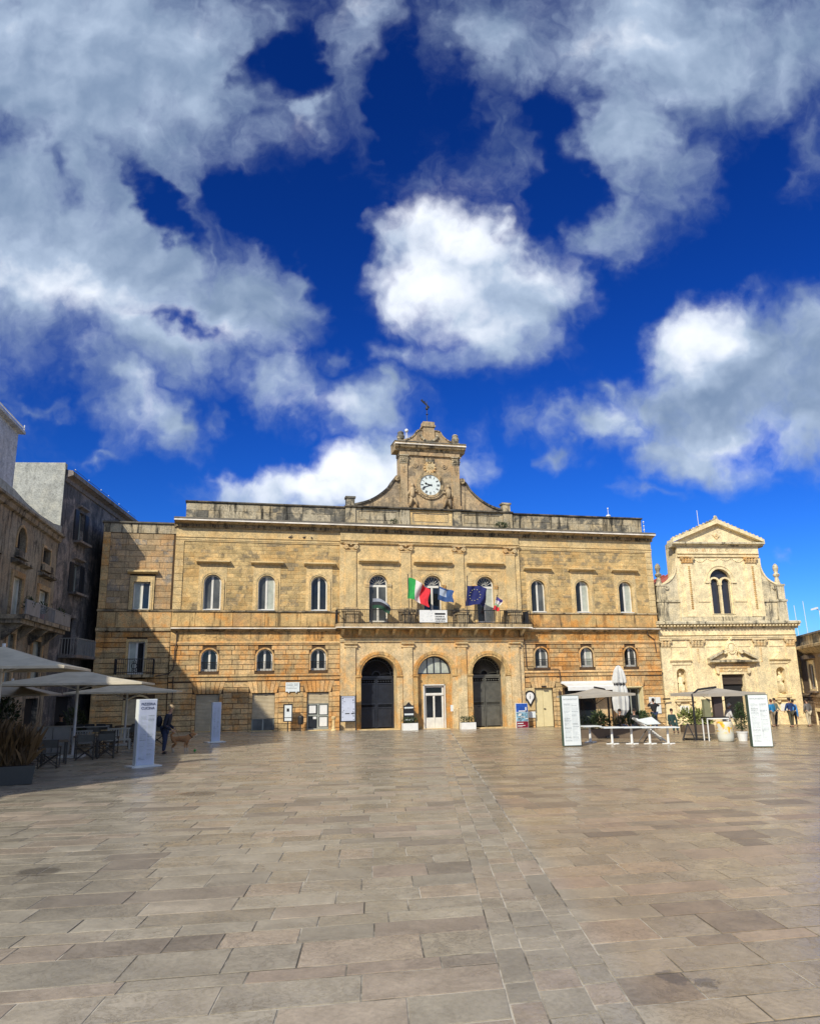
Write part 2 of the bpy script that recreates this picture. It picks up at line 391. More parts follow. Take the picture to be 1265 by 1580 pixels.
# ================================================================== mesh builder
class MB:
    def __init__(s):
        s.v = []; s.f = []

    def add(s, vs, fs):
        o = len(s.v)
        s.v += [tuple(p) for p in vs]
        s.f += [tuple(i + o for i in f) for f in fs]
        return s

    def box(s, x0, x1, y0, y1, z0, z1):
        s.add([(x0, y0, z0), (x1, y0, z0), (x1, y1, z0), (x0, y1, z0), (x0, y0, z1), (x1, y0, z1), (x1, y1, z1), (x0, y1, z1)],
              [(0, 3, 2, 1), (4, 5, 6, 7), (0, 1, 5, 4), (1, 2, 6, 5), (2, 3, 7, 6), (3, 0, 4, 7)])
        return s

    def block(s, x0, x1, y0, y1, z0, z1, b=0.015):
        """stone facing the viewer (front y0) with arrises"""
        s.add([(x0, y1, z0), (x1, y1, z0), (x1, y1, z1), (x0, y1, z1),
               (x0, y0 + b, z0), (x1, y0 + b, z0), (x1, y0 + b, z1), (x0, y0 + b, z1),
               (x0 + b, y0, z0 + b), (x1 - b, y0, z0 + b), (x1 - b, y0, z1 - b), (x0 + b, y0, z1 - b)],
              [(8, 9, 10, 11), (4, 5, 9, 8), (5, 6, 10, 9), (6, 7, 11, 10), (7, 4, 8, 11),
               (0, 1, 5, 4), (1, 2, 6, 5), (2, 3, 7, 6), (3, 0, 4, 7)])
        return s

    def prism(s, poly, y0, y1, back=True):
        """polygon in x,z (counter-clockwise seen from -y) between y0 (front) and y1"""
        a = sum(poly[i][0] * poly[(i + 1) % len(poly)][1] - poly[(i + 1) % len(poly)][0] * poly[i][1] for i in range(len(poly)))
        if a < 0: poly = poly[::-1]
        n = len(poly)
        fs = [tuple(range(n))] + ([tuple(range(2 * n - 1, n - 1, -1))] if back else [])
        fs += [(i, i + n, (i + 1) % n + n, (i + 1) % n) for i in range(n)]
        s.add([(p[0], y0, p[1]) for p in poly] + [(p[0], y1, p[1]) for p in poly], fs)
        return s

    def wall(s, outer, holes, y0, y1, sides=True):
        """face at y0 with holes whose reveals run back to y1"""
        polys = [[Vector((p[0], p[1], 0)) for p in outer]] + [[Vector((p[0], p[1], 0)) for p in h] for h in holes]
        flat = [p for q in polys for p in q]
        tris = tessellate_polygon(polys)
        fs = []
        for t in tris:
            a, b, c = (flat[i] for i in t)
            ar = (b.x - a.x) * (c.y - a.y) - (b.y - a.y) * (c.x - a.x)
            if abs(ar) < 1e-10: continue
            fs.append(tuple(t) if ar > 0 else (t[0], t[2], t[1]))
        s.add([(p.x, y0, p.y) for p in flat], fs)
        for q in (polys if sides else polys[1:]):
            n = len(q)
            s.add([(p.x, y0, p.y) for p in q] + [(p.x, y1, p.y) for p in q], [(i, i + n, (i + 1) % n + n, (i + 1) % n) for i in range(n)])
        return s

    def sweep(s, prof, x0, x1):
        """profile in (y,z) run along x"""
        n = len(prof)
        s.add([(x0, p[0], p[1]) for p in prof] + [(x1, p[0], p[1]) for p in prof],
              [(i, (i + 1) % n, (i + 1) % n + n, i + n) for i in range(n)] + [tuple(range(n - 1, -1, -1)), tuple(range(n, 2 * n))])
        return s

    def ring(s, cx, cz, r0, r1, y0, y1, a0=0, a1=180, n=20):
        """arch band between two radii"""
        P = []
        for i in range(n + 1):
            a = R(a0 + (a1 - a0) * i / n)
            P.append((cx + r1 * math.cos(a), cz + r1 * math.sin(a)))
        Q = []
        for i in range(n + 1):
            a = R(a0 + (a1 - a0) * i / n)
            Q.append((cx + r0 * math.cos(a), cz + r0 * math.sin(a)))
        for i in range(n):
            p = [Q[i], P[i], P[i + 1], Q[i + 1]]
            vs = [(q[0], y0, q[1]) for q in p] + [(q[0], y1, q[1]) for q in p]
            s.add(vs, [(0, 1, 2, 3), (1, 5, 6, 2), (3, 7, 4, 0)] + ([(0, 4, 5, 1)] if i == 0 else []) + ([(2, 6, 7, 3)] if i == n - 1 else []))
        return s

    def tube(s, pts, r, n=6, cap=True):
        pts = [Vector(p) for p in pts]
        rs = r if isinstance(r, (list, tuple)) else [r] * len(pts)
        base = len(s.v)
        ref = None
        for i, p in enumerate(pts):
            d = (pts[min(i + 1, len(pts) - 1)] - pts[max(i - 1, 0)]).normalized()
            if ref is None:
                ref = Vector((0, 0, 1)) if abs(d.z) < 0.9 else Vector((1, 0, 0))
            u = d.cross(ref).normalized()
            w = d.cross(u).normalized()
            ref = -w if False else ref
            for k in range(n):
                a = 2 * math.pi * k / n
                q = p + (u * math.cos(a) + w * math.sin(a)) * rs[i]
                s.v.append(tuple(q))
        for i in range(len(pts) - 1):
            for k in range(n):
                a = base + i * n + k; b = base + i * n + (k + 1) % n
                s.f.append((a, b, b + n, a + n))
        if cap:
            s.f.append(tuple(base + k for k in range(n))[::-1])
            s.f.append(tuple(base + (len(pts) - 1) * n + k for k in range(n)))
        return s

    def lathe(s, prof, c=(0, 0, 0), n=12):
        base = len(s.v)
        for r, z in prof:
            for k in range(n):
                a = 2 * math.pi * k / n
                s.v.append((c[0] + r * math.cos(a), c[1] + r * math.sin(a), c[2] + z))
        for i in range(len(prof) - 1):
            for k in range(n):
                a = base + i * n + k; b = base + i * n + (k + 1) % n
                s.f.append((a, b, b + n, a + n))
        s.f.append(tuple(base + k for k in range(n))[::-1])
        s.f.append(tuple(base + (len(prof) - 1) * n + k for k in range(n)))
        return s

    def ball(s, c, rx, ry=None, rz=None, n=8, m=5):
        ry = rx if ry is None else ry
        rz = rx if rz is None else rz
        base = len(s.v)
        for j in range(1, m):
            ph = math.pi * j / m
            for k in range(n):
                a = 2 * math.pi * k / n
                s.v.append((c[0] + rx * math.sin(ph) * math.cos(a), c[1] + ry * math.sin(ph) * math.sin(a), c[2] - rz * math.cos(ph)))
        for j in range(m - 2):
            for k in range(n):
                a = base + j * n + k; b = base + j * n + (k + 1) % n
                s.f.append((a, b, b + n, a + n))
        lo = len(s.v); s.v.append((c[0], c[1], c[2] - rz)); hi = len(s.v); s.v.append((c[0], c[1], c[2] + rz))
        for k in range(n):
            s.f.append((base + (k + 1) % n, base + k, lo))
            s.f.append((base + (m - 2) * n + k, base + (m - 2) * n + (k + 1) % n, hi))
        return s

    def xf(s, mat):
        s.v = [tuple(mat @ Vector(p)) for p in s.v]
        return s

    def build(s, name, mat, parent=None, kind=None, label=None, smooth=False, loc=None, rz=None):
        me = bpy.data.meshes.new(name)
        me.from_pydata(s.v, [], s.f)
        me.update()
        if smooth:
            for p in me.polygons: p.use_smooth = True
        me.materials.append(mat)
        o = bpy.data.objects.new(name, me)
        col.objects.link(o)
        if parent: o.parent = parent
        if kind: o['kind'] = kind
        if label: o['label'] = label
        if loc: o.location = loc
        if rz is not None: o.rotation_euler.z = rz
        return o


def tag(o, label, cat, group=None):
    o['label'] = label
    o['category'] = cat
    if group: o['group'] = group
    return o


def thing(name, label, cat, loc=(0, 0, 0), rz=0.0, group=None):
    o = bpy.data.objects.new(name, None)
    o.empty_display_size = 0.3
    col.objects.link(o)
    o.location = loc
    o.rotation_euler = (0, 0, rz)
    return tag(o, label, cat, group)


def kids(o):
    return [c for c in bpy.data.objects if c.parent == o]


def copy_tree(o, parent=None, loc=None, rz=None, label=None, idx=None):
    c = o.copy()
    col.objects.link(c)
    c.parent = parent
    if loc is not None: c.location = loc
    if rz is not None: c.rotation_euler.z = rz
    if label: c['label'] = label
    for ch in list(o.children):
        copy_tree(ch, c)
    return c


GK = 0.0145


def gz(x, y=0):
    """height of the paving, which falls gently to the right"""
    return -GK * x


def rect(x0, x1, z0, z1):
    return [(x0, z0), (x1, z0), (x1, z1), (x0, z1)]


def archp(cx, w, z0, zs, n=14):
    """opening: rectangle up to the springing zs and a semicircle above"""
    r = w / 2
    return [(cx - r, z0), (cx + r, z0)] + [(cx + r * math.cos(math.pi * i / n), zs + r * math.sin(math.pi * i / n)) for i in range(n + 1)]


def inter_arch(cx, w, z0, zs, pad=0.0):
    """range of x blocked by an arched opening in the course za..zb"""
    def f(za, zb):
        r = w / 2 + pad
        if zb <= z0 or za >= zs + r: return None
        if za <= zs: return (cx - r, cx + r)
        h = math.sqrt(max(r * r - (za - zs) ** 2, 0))
        return (cx - h, cx + h)
    return f


def inter_rect(x0, x1, z0, z1):
    return lambda za, zb: None if (zb <= z0 + 1e-4 or za >= z1 - 1e-4) else (x0, x1)


def courses(x0, x1, z0, z1, h, ln, blocked, joint=0.03, jit=0.15, seed=1, y0=0.0, bev=0.012):
    """list of stones (x0,x1,z0,z1,y) of a coursed wall, cut round the openings"""
    rr = random.Random(seed)
    n = max(1, round((z1 - z0) / h))
    hh = (z1 - z0) / n
    out = []
    for i in range(n):
        za, zb = z0 + i * hh, z0 + (i + 1) * hh
        spans = [(x0, x1)]
        for b in blocked:
            q = b(za, zb)
            if not q: continue
            ns = []
            for (a, c) in spans:
                if q[1] <= a or q[0] >= c: ns.append((a, c)); continue
                if q[0] > a + 0.05: ns.append((a, q[0]))
                if q[1] < c - 0.05: ns.append((q[1], c))
            spans = ns
        for (a, c) in spans:
            k = max(1, round((c - a) / ln))
            cuts = [a + (c - a) * (j + (rr.uniform(-jit, jit) if 0 < j < k else 0) + (0.0 if (j in (0, k)) else (0.25 if i % 2 else -0.25))) / k for j in range(k + 1)]
            for j in range(k):
                if cuts[j + 1] - cuts[j] > 0.08:
                    out.append((cuts[j] + joint / 2, cuts[j + 1] - joint / 2, za + joint / 2, zb - joint / 2, y0 + rr.uniform(0, 0.012)))
    return out


_unit = {}


def lay_stones(lst, depth, mat, parent, name='stone_block', singles=0, bev=0.012, rnd_pick=None, kind='stuff'):
    """largest stones as parts of their own, the rest as one part"""
    lst = sorted(lst, key=lambda q: -(q[1] - q[0]) * (q[3] - q[2]))
    one, rest = lst[:singles], lst[singles:]
    if one:
        key = mat.name
        if key not in _unit:
            mb = MB(); mb.block(-0.5, 0.5, 0, 1, -0.5, 0.5, 0.03)
            me = bpy.data.meshes.new(name); me.from_pydata(mb.v, [], mb.f); me.materials.append(mat)
            _unit[key] = me
        for (a, b, c, d, y) in one:
            o = bpy.data.objects.new(name, _unit[key])
            o.location = ((a + b) / 2, y, (c + d) / 2)
            o.scale = (b - a, depth, d - c)
            o.parent = parent
            col.objects.link(o)
    if rest:
        mb = MB()
        for (a, b, c, d, y) in rest:
            mb.block(a, b, y, y + depth, c, d, bev)
        mb.build(name, mat, parent, kind=kind)

# ================================================================== the square
def paving_mat():
    mt, t, b = new_mat('paving_limestone')
    geo = t.n('ShaderNodeNewGeometry')
    pos = geo.outputs['Position']
    isr = t.m('FRACT', t.m('ADD', geo.outputs['Random Per Island'], t.n('ShaderNodeObjectInfo').outputs['Random']))
    isr2 = t.m('FRACT', t.m('MULTIPLY', isr, 17.31))
    isr3 = t.m('FRACT', t.m('MULTIPLY', isr, 41.7))
    ipos = t.v('ADD', pos, t.comb(t.m('MULTIPLY', isr, 61.0), t.m('MULTIPLY', isr, 23.0), 0.0))
    mid = t.noise(ipos, 1.5, 7, 0.68, 0.5)
    fine = t.noise(pos, 22, 6, 0.72)
    vein = t.noise(t.v('ADD', pos, t.comb(t.m('MULTIPLY', isr, 37), 0.0, 0.0)), 3.2, 8, 0.72, 1.6)
    xp = t.sep(pos)
    c = t.mix(t.m('MULTIPLY', isr, 1.0), (0.385, 0.338, 0.250, 1), (0.320, 0.280, 0.208, 1))
    c = t.mix(t.m('MULTIPLY', t.ramp(isr2, 0.80, 0.90), 0.55), c, (0.200, 0.155, 0.115, 1))
    c = t.mix(t.m('MULTIPLY', t.ramp(isr3, 0.72, 0.85), 0.5), c, (0.345, 0.260, 0.190, 1))
    # the paving right of the drainage strip is browner, with crackled veins
    side = t.ramp(t.m('SUBTRACT', xp[0], t.m('MULTIPLY', xp[1], 0.256)), 0.7, 1.2)
    c = t.mix(t.m('MULTIPLY', side, 0.8), c, t.mix(1.0, c, (1.04, 0.90, 0.74, 1), 'MULTIPLY'))
    crk = t.m('ABSOLUTE', t.m('SUBTRACT', vein, 0.5))
    c = t.mix(t.m('MULTIPLY', t.m('MULTIPLY', t.ramp(crk, 0.0, 0.022, 1.0, 0.0), t.ramp(t.noise(pos, 0.9, 3, 0.5), 0.45, 0.62)), 0.42), c, (0.10, 0.082, 0.062, 1))
    patch = t.m('MULTIPLY', t.ramp(mid, 0.35, 0.68, 0.84, 1.16), t.ramp(isr3, 0.0, 1.0, 0.86, 1.12, False))
    f = t.m('MULTIPLY', patch, t.ramp(fine, 0.3, 0.72, 0.86, 1.12))
    c = t.mix(1.0, c, t.comb(f, f, f), 'MULTIPLY')
    # trodden spots
    vo = t.n('ShaderNodeTexVoronoi')
    vo.inputs['Scale'].default_value = 0.8
    t.put(vo.inputs['Vector'], t.v('ADD', pos, t.v('SCALE', t.noise(pos, 9, 3, 0.6, 0, True), 0.06)))
    sp = t.ramp(vo.outputs['Distance'], 0.032, 0.044, 1.0, 0.0)
    sp = t.m('MULTIPLY', sp, t.ramp(t.sep(vo.outputs['Color'])[0], 0.55, 0.6))
    c = t.mix(t.m('MULTIPLY', sp, 0.85), c, (0.02, 0.018, 0.015, 1))
    # damp stains with ragged rims
    wob = t.m('MULTIPLY', t.m('SUBTRACT', t.noise(pos, 6, 5, 0.7), 0.5), 0.35)
    for (sx_, sy_, rr_) in ((-8.9, -39.9, 0.16), (-8.72, -40.05, 0.12), (-15.0, -34.5, 0.3), (-13.2, -27.0, 0.5), (3.5, -31.0, 0.4)):
        dd_ = t.m('ADD', t.v('DISTANCE', pos, (sx_, sy_, gz(sx_)), 1), wob)
        c = t.mix(t.m('MULTIPLY', t.ramp(dd_, rr_, rr_ * .7), 0.6), c, (0.07, 0.058, 0.045, 1))
    t.put(b.inputs['Base Color'], c)
    rg = t.ramp(t.m('ADD', t.m('MULTIPLY', mid, 0.6), t.m('MULTIPLY', isr2, 0.4)), 0.3, 0.7, 0.20, 0.40)
    t.put(b.inputs['Roughness'], rg)
    b.inputs['Specular IOR Level'].default_value = 0.5
    bp = t.n('ShaderNodeBump')
    bp.inputs['Strength'].default_value = 0.40
    bp.inputs['Distance'].default_value = 0.008
    t.put(bp.inputs['Height'], t.m('ADD', t.m('MULTIPLY', fine, 0.6), t.m('ADD', t.m('MULTIPLY', mid, 0.8), t.m('MULTIPLY', t.ramp(crk, 0, 0.03), 0.35))))
    t.put(b.inputs['Normal'], bp.outputs[0])
    return mt


def mortar_mat():
    mt, t, b = new_mat('pale_joint_mortar')
    pos = t.n('ShaderNodeNewGeometry').outputs['Position']
    f = t.ramp(t.noise(pos, 1.1, 5, 0.7), 0.38, 0.62)
    c = t.mix(f, (0.10, 0.085, 0.062, 1), (0.50, 0.45, 0.36, 1))
    br = t.n('ShaderNodeTexBrick')
    br.inputs['Scale'].default_value = 1.0
    br.inputs['Brick Width'].default_value = 1.2
    br.inputs['Row Height'].default_value = 0.6
    br.inputs['Mortar Size'].default_value = 0.01
    br.inputs['Color1'].default_value = (0.24, 0.205, 0.16, 1)
    br.inputs['Color2'].default_value = (0.19, 0.165, 0.13, 1)
    br.inputs['Mortar'].default_value = (0.14, 0.12, 0.09, 1)
    t.put(br.inputs['Vector'], pos)
    xyz = t.sep(pos)
    far = t.m('MAXIMUM', t.ramp(t.m('ABSOLUTE', xyz[0]), 46.3, 46.4), t.m('MAXIMUM', t.ramp(xyz[1], 6.0, 6.1), t.ramp(xyz[1], -43.6, -43.7)))
    t.put(b.inputs['Base Color'], t.mix(far, c, br.outputs[0]))
    b.inputs['Roughness'].default_value = 0.8
    return mt


M['paving'] = paving_mat()
M['mortar'] = mortar_mat()
SH = GK
mb = MB()
for (x0, x1) in ((-400, -30), (-30, 60), (60, 400)):
    for (y0, y1) in ((-400, -60), (-60, 20), (20, 600)):
        zf = lambda x: -SH * max(min(x, 60), -30) - 0.006
        mb.add([(x0, y0, zf(x0)), (x1, y0, zf(x1)), (x1, y1, zf(x1)), (x0, y1, zf(x0))], [(0, 1, 2, 3)])
ground = mb.build('ground', M['mortar'], kind='structure')

RA, JA = R(-1.0), R(79.6)
rv, jv = Vector((math.cos(RA), math.sin(RA))), Vector((math.cos(JA), math.sin(JA)))


def strip_x(y, k):
    return -0.18 + 0.256 * y + k


def proj_px(p):
    d = Vector(p) - CAM
    w = d.dot(AF)
    if w < 0.5: return None
    return (632.5 + FOCAL * d.dot(AX) / w, 790 - FOCAL * d.dot(AY) / w)


def slab(c4_, dz, jo=0.008):
    """quad corners (ll, lr, ur, ul) -> chamfered slab"""
    c = sum((Vector(p) for p in c4_), Vector((0, 0))) / 4
    V = []; F = []
    tx, ty = rnd.uniform(-.0018, .0018), rnd.uniform(-.0022, .0022)
    for ins, z in ((jo, -0.014), (jo, -0.002), (jo + 0.004, 0.0)):
        for p in c4_:
            p = Vector(p)
            d = (c - p)
            # inset along both edge directions
            q = p + Vector((math.copysign(ins, d.x), math.copysign(ins * 1.5, d.y)))
            V.append((q.x, q.y, gz(q.x) + z + dz + tx * (q.x - c.x) + ty * (q.y - c.y)))
    for l in (0, 4):
        for i in range(4):
            F.append((l + i, l + (i + 1) % 4, l + 4 + (i + 1) % 4, l + 4 + i))
    F.append((8, 9, 10, 11))
    return V, F


slabs = []
rows = []
y = -43.5
rg = random.Random(5)
while y < 6:
    h = rg.choice([0.66, 0.52, 0.42, 0.36, 0.28, 0.56, 0.46])
    rows.append((y, h)); y += h
jx = jv.x / jv.y
rx = rv.y / rv.x


def P(x, y):        # y measured at x=-10; rows run at the angle RA
    return (x, y + rx * (x + 10))


for (y0, h) in rows:
    y1 = y0 + h
    for (a, b, le, ri) in ((-26, None, False, True), (None, 45, True, False)):
        # left and right of the drainage strip
        sx0 = strip_x(y0, 0 if ri else 0.97); sx1 = strip_x(y1, 0 if ri else 0.97)
        x = -26 + rg.uniform(-0.8, 0) if ri else sx0
        end = sx0 if ri else 45
        first = True
        while x < end - 0.02:
            w = rg.choice([0.65, 0.85, 1.0, 1.15, 0.9, 0.5, 1.35, 0.75])
            nx = x + w
            if nx > end - 0.5: nx = end
            xl0, xr0 = x, nx
            xl1 = x + jx * h; xr1 = nx + jx * h
            if (not ri) and first: xl1 = sx1
            if ri and nx == end: xr1 = sx1
            slabs.append([P(xl0, y0), P(xr0, y0), P(xr1, y1), P(xl1, y1)])
            x = nx; first = False
# strip itself
for (k0, k1) in ((0.0, 0.27), (0.27, 0.67), (0.67, 0.97)):
    y = -43.5
    while y < -0.3:
        h = rg.choice([0.4, 0.5, 0.62, 0.8, 0.95]) if k0 != 0.27 else rg.choice([0.34, 0.42, 0.5])
        y1 = y + h
        slabs.append([(strip_x(y, k0), y), (strip_x(y, k1), y), (strip_x(y1, k1), y1), (strip_x(y1, k0), y1)])
        y = y1
fin = []
for q in slabs:
    cx = sum(p[0] for p in q) / 4; cy = sum(p[1] for p in q) / 4
    pp_ = proj_px((cx, cy, gz(cx)))
    inview = pp_ is not None and -60 < pp_[0] < 1325 and pp_[1] < 1640
    dist = (Vector((cx, cy)) - Vector((CAM.x, CAM.y))).length
    area = abs((q[1][0] - q[0][0]) * (q[2][1] - q[1][1]))
    fin.append((0 if inview else 1, -area / dist ** 3, q, inview))
fin.sort(key=lambda e: (e[0], e[1]))
rest = MB()
for i, (a_, b_, q, vis) in enumerate(fin):
    V, F = slab(q, rg.uniform(-0.0015, 0.0015))
    if i < 300:
        s_ = MB(); s_.add(V, F); s_.build('paving_slab', M['paving'], ground)
    else:
        rest.add(V, F)
rest.build('paving_slabs', M['paving'], ground, kind='stuff')

# ================================================================== the town hall
PAL = thing('town_hall', 'long ochre stone town hall with clock gable, balcony and two arched gates', 'town hall', (0, 0, 0))
HW = 15.9
WX = [-13.66, -10.46, -7.26, 7.26, 10.46, 13.66]
DX = [-3.55, 0.0, 3.55]
DEP = 0.5


def window_arched(w, h, rec, arch=True, pane_mats=('glass', 'glass'), bars=0, transom=None):
    """a two-leaf window; local origin at the sill centre, wall face at y=0; returns (frame, [pane..]) meshes as objects"""
    r = w / 2
    zs = h - r if arch else h
    out = archp(0, w, 0, zs) if arch else rect(-r, r, 0, h)
    ft = 0.072
    inn_r = r - ft
    f = MB()
    mh = 0.058
    holes = []
    for sgn in (-1, 1):
        xa, xb = (-(inn_r), -mh) if sgn < 0 else (mh, inn_r)
        top = zs
        pts = [(xa, ft * 1.6), (xb, ft * 1.6)]
        if arch and transom is None:
            n = 8
            a0 = math.acos(max(-1, min(1, xb / inn_r))); a1 = math.acos(max(-1, min(1, xa / inn_r)))
            for i in range(n + 1):
                a = a0 + (a1 - a0) * i / n
                pts.append((inn_r * math.cos(a), zs + inn_r * math.sin(a)))
        else:
            tz = (transom if transom else h) - ft
            pts += [(xb, tz), (xa, tz)]
        holes.append(pts)
    if transom is not None:
        tz = transom + ft
        if arch:
            fan = [(-inn_r, tz), (inn_r, tz)] + ([(inn_r, zs)] if tz < zs - .01 else []) + [(inn_r * math.cos(math.pi * i / 12), zs + inn_r * math.sin(math.pi * i / 12)) for i in range(1, 12) if zs + inn_r * math.sin(math.pi * i / 12) > tz + .01] + ([(-inn_r, zs)] if tz < zs - .01 else [])
        else:
            fan = rect(-inn_r, inn_r, tz, h - ft)
        holes.append(fan)
    f.wall(out, holes, rec, rec + 0.06)
    if bars:
        for i in range(1, bars):
            a = math.pi * i / bars
            f.tube([(0.12 * math.cos(a), rec + 0.02, transom + ft + 0.1 * math.sin(a)), (inn_r * math.cos(a), rec + 0.02, zs + inn_r * math.sin(a))], 0.014, 4)
    return f, holes


def place_window(parent, cx, z0, fr, holes, rec, mats=('glass', 'glass', 'glass'), fmat='frame', name='window'):
    o = fr if isinstance(fr, bpy.types.Object) else None
    if o is None:
        o = fr.build(name, M[fmat], parent, loc=(cx, 0, z0))
    else:
        o = o.copy(); col.objects.link(o); o.parent = parent; o.location = (cx, 0, z0)
    for k, h in enumerate(holes):
        p = MB(); p.prism(h, rec + 0.035, rec + 0.05)
        p.build('pane', M[mats[k]], o)
    return o


# ---- core walls with openings --------------------------------------------------
low_holes = []
for x in WX:
    low_holes.append(archp(x, 0.94, 3.62, 4.42))
    if x != 10.46: low_holes.append(rect(x - 0.66, x + 0.66, gz(x) - 0.05, 2.32))
low_holes.append(rect(8.75, 12.2, -0.4, 2.32))
for i, x in enumerate(DX):
    low_holes.append(archp(x, 2.40, -0.3, 3.28, 24))
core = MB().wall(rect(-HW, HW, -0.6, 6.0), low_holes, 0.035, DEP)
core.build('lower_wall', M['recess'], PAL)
up_holes = [archp(x, 1.02, 7.18, 8.82) for x in WX] + [archp(x, 1.2, 6.5, 8.9) for x in DX]
MB().wall(rect(-HW, HW, 6.0, 12.4), up_holes, 0.02, DEP).build('upper_wall', M['upper'], PAL)
# plain reveals of openings and the body behind
MB().box(-HW, HW, DEP + 1.6, 13, -0.6, 12.4).build('building_body', M['slum'], PAL)
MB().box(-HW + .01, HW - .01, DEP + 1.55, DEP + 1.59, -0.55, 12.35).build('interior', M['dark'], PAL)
for xs_ in (-HW, HW - .3): MB().box(xs_, xs_ + .3, 0.04, DEP + 1.6, -0.6, 12.4).build('side_wall', M['smooth'], PAL)
MB().box(-HW, HW, 0.5, 13, 12.41, 12.6).build('roof', M['slum'], PAL)

# ---- rusticated stones of the ground floor --------------------------------------
zones = []
for (xa, xb) in ((-HW, -5.95), (5.95, HW)):
    bl = [inter_arch(x, 0.94, 3.62, 4.42, 0.10) for x in WX] + [inter_rect(x - 0.86, x + 0.86, -1, 3.02) for x in WX if x != 10.46] + [inter_rect(8.6, 12.3, -1, 3.02)]
    zones += courses(xa, xb, -0.35, 2.98, 0.30, 0.95, bl, 0.034, seed=int(xb * 10), y0=0.0)
    zones += courses(xa, xb, 3.05, 3.30, 0.25, 1.9, [], 0.03, seed=int(xb * 11), y0=-0.01)
    zones += courses(xa, xb, 3.42, 5.12, 0.283, 0.92, bl, 0.034, seed=int(xb * 12), y0=0.0)
lay_stones(zones, 0.05, M['ashlar'], PAL, 'stone_block', 290)
# belt under the small windows
MB().sweep([(-0.07, 3.30), (-0.07, 3.36), (-0.03, 3.42), (0.05, 3.42), (0.05, 3.30)], -HW, -5.95).build('belt_course', M['ashlar'], PAL)
MB().sweep([(-0.07, 3.30), (-0.07, 3.36), (-0.03, 3.42), (0.05, 3.42), (0.05, 3.30)], 5.95, HW).build('belt_course', M['ashlar'], PAL)
# splayed lintel stones over the shop doors
for x in WX:
    wd = 1.32 if x != 10.46 else 3.45
    n = 7 if x != 10.46 else 13
    for i in range(n):
        a0 = -wd / 2 - .10 + (wd + .2) * i / n; a1 = -wd / 2 - .10 + (wd + .2) * (i + 1) / n
        s0 = a0 * (1.28 if n == 7 else 1.05); s1 = a1 * (1.28 if n == 7 else 1.05)
        MB().prism([(x + a0 + .014, 2.34), (x + a1 - .014, 2.34), (x + s1 - .014, 3.0), (x + s0 + .014, 3.0)], -0.012 - (0.02 if i == n // 2 else 0), 0.05).build('lintel_stone', M['ashlar'], PAL)
    if x != 10.46:
        for s in (-1, 1):
            st = []
            for k in range(9):
                za = -0.3 + k * 0.2915
                st.append((x + s * 0.76 - 0.1 + 0.0, x + s * 0.76 + 0.1, za + .012, za + .28, 0.0))
            lay_stones(st, 0.05, M['ashlar'], PAL, 'jamb_stones')
# plinth stones brown at the foot
# architrave and frieze above the ground floor
for (xa, xb) in ((-HW, -5.95), (5.95, HW)):
    MB().sweep([(-0.05, 5.14), (-0.05, 5.22), (-0.09, 5.22), (-0.09, 5.30), (-0.02, 5.34), (0.05, 5.34), (0.05, 5.14)], xa, xb).build('architrave', M['ashlar'], PAL)
    MB().box(xa, xb, -0.005, 0.05, 5.34, 5.92).build('frieze', M['orange'], PAL)
    MB().sweep([(-0.02, 5.92), (-0.30, 6.06), (-0.33, 6.06), (-0.33, 6.13), (-0.02, 6.20), (0.05, 6.20), (0.05, 5.92)], xa, xb).build('string_course', M['cornice'], PAL)
    MB().box(xa, xb, -0.345, -0.05, 6.068, 6.125).build('drip_edge', M['drip'], PAL)
    fr = courses(xa, xb, 6.22, 7.06, 0.84, 2.1, [], 0.02, seed=3, y0=-0.05)
    lay_stones(fr, 0.07, M['orange'], PAL, 'pedestal_course')
    MB().sweep([(-0.06, 7.06), (-0.12, 7.09), (-0.12, 7.15), (-0.03, 7.19), (0.05, 7.19), (0.05, 7.06)], xa, xb).build('sill_course', M['cornice'], PAL)
# relief panels in the stained frieze
rel = MB()
for k in range(46):
    x = rnd.uniform(-HW + .3, HW - .3)
    if abs(x) < 6.3: continue
    rel.ball((x, -0.005, rnd.uniform(5.45, 5.8)), rnd.uniform(.07, .2), .03, rnd.uniform(.05, .14), 7, 4)
rel.build('frieze_relief', M['orange'], PAL, kind='stuff')

# ---- coursed stones of the upper storey ----------------------------------------
bl = [inter_rect(x - 0.80, x + 0.80, 7.0, 10.2) for x in WX] + [inter_rect(-6.0, 6.0, 6, 13)]
zz = courses(-HW + .5, HW - .5, 7.2, 11.35, 0.245, 0.55, bl, 0.016, 0.2, seed=77, y0=0.0)
lay_stones(zz, 0.03, M['upper'], PAL, 'wall_stones')
# corner strips
for s in (-1, 1):
    lay_stones(courses(s * (HW - .25) - .25, s * (HW - .25) + .25, 7.2, 11.5, 0.42, 0.5, [], 0.014, seed=8, y0=-0.05), 0.08, M['smooth'], PAL, 'corner_stones')

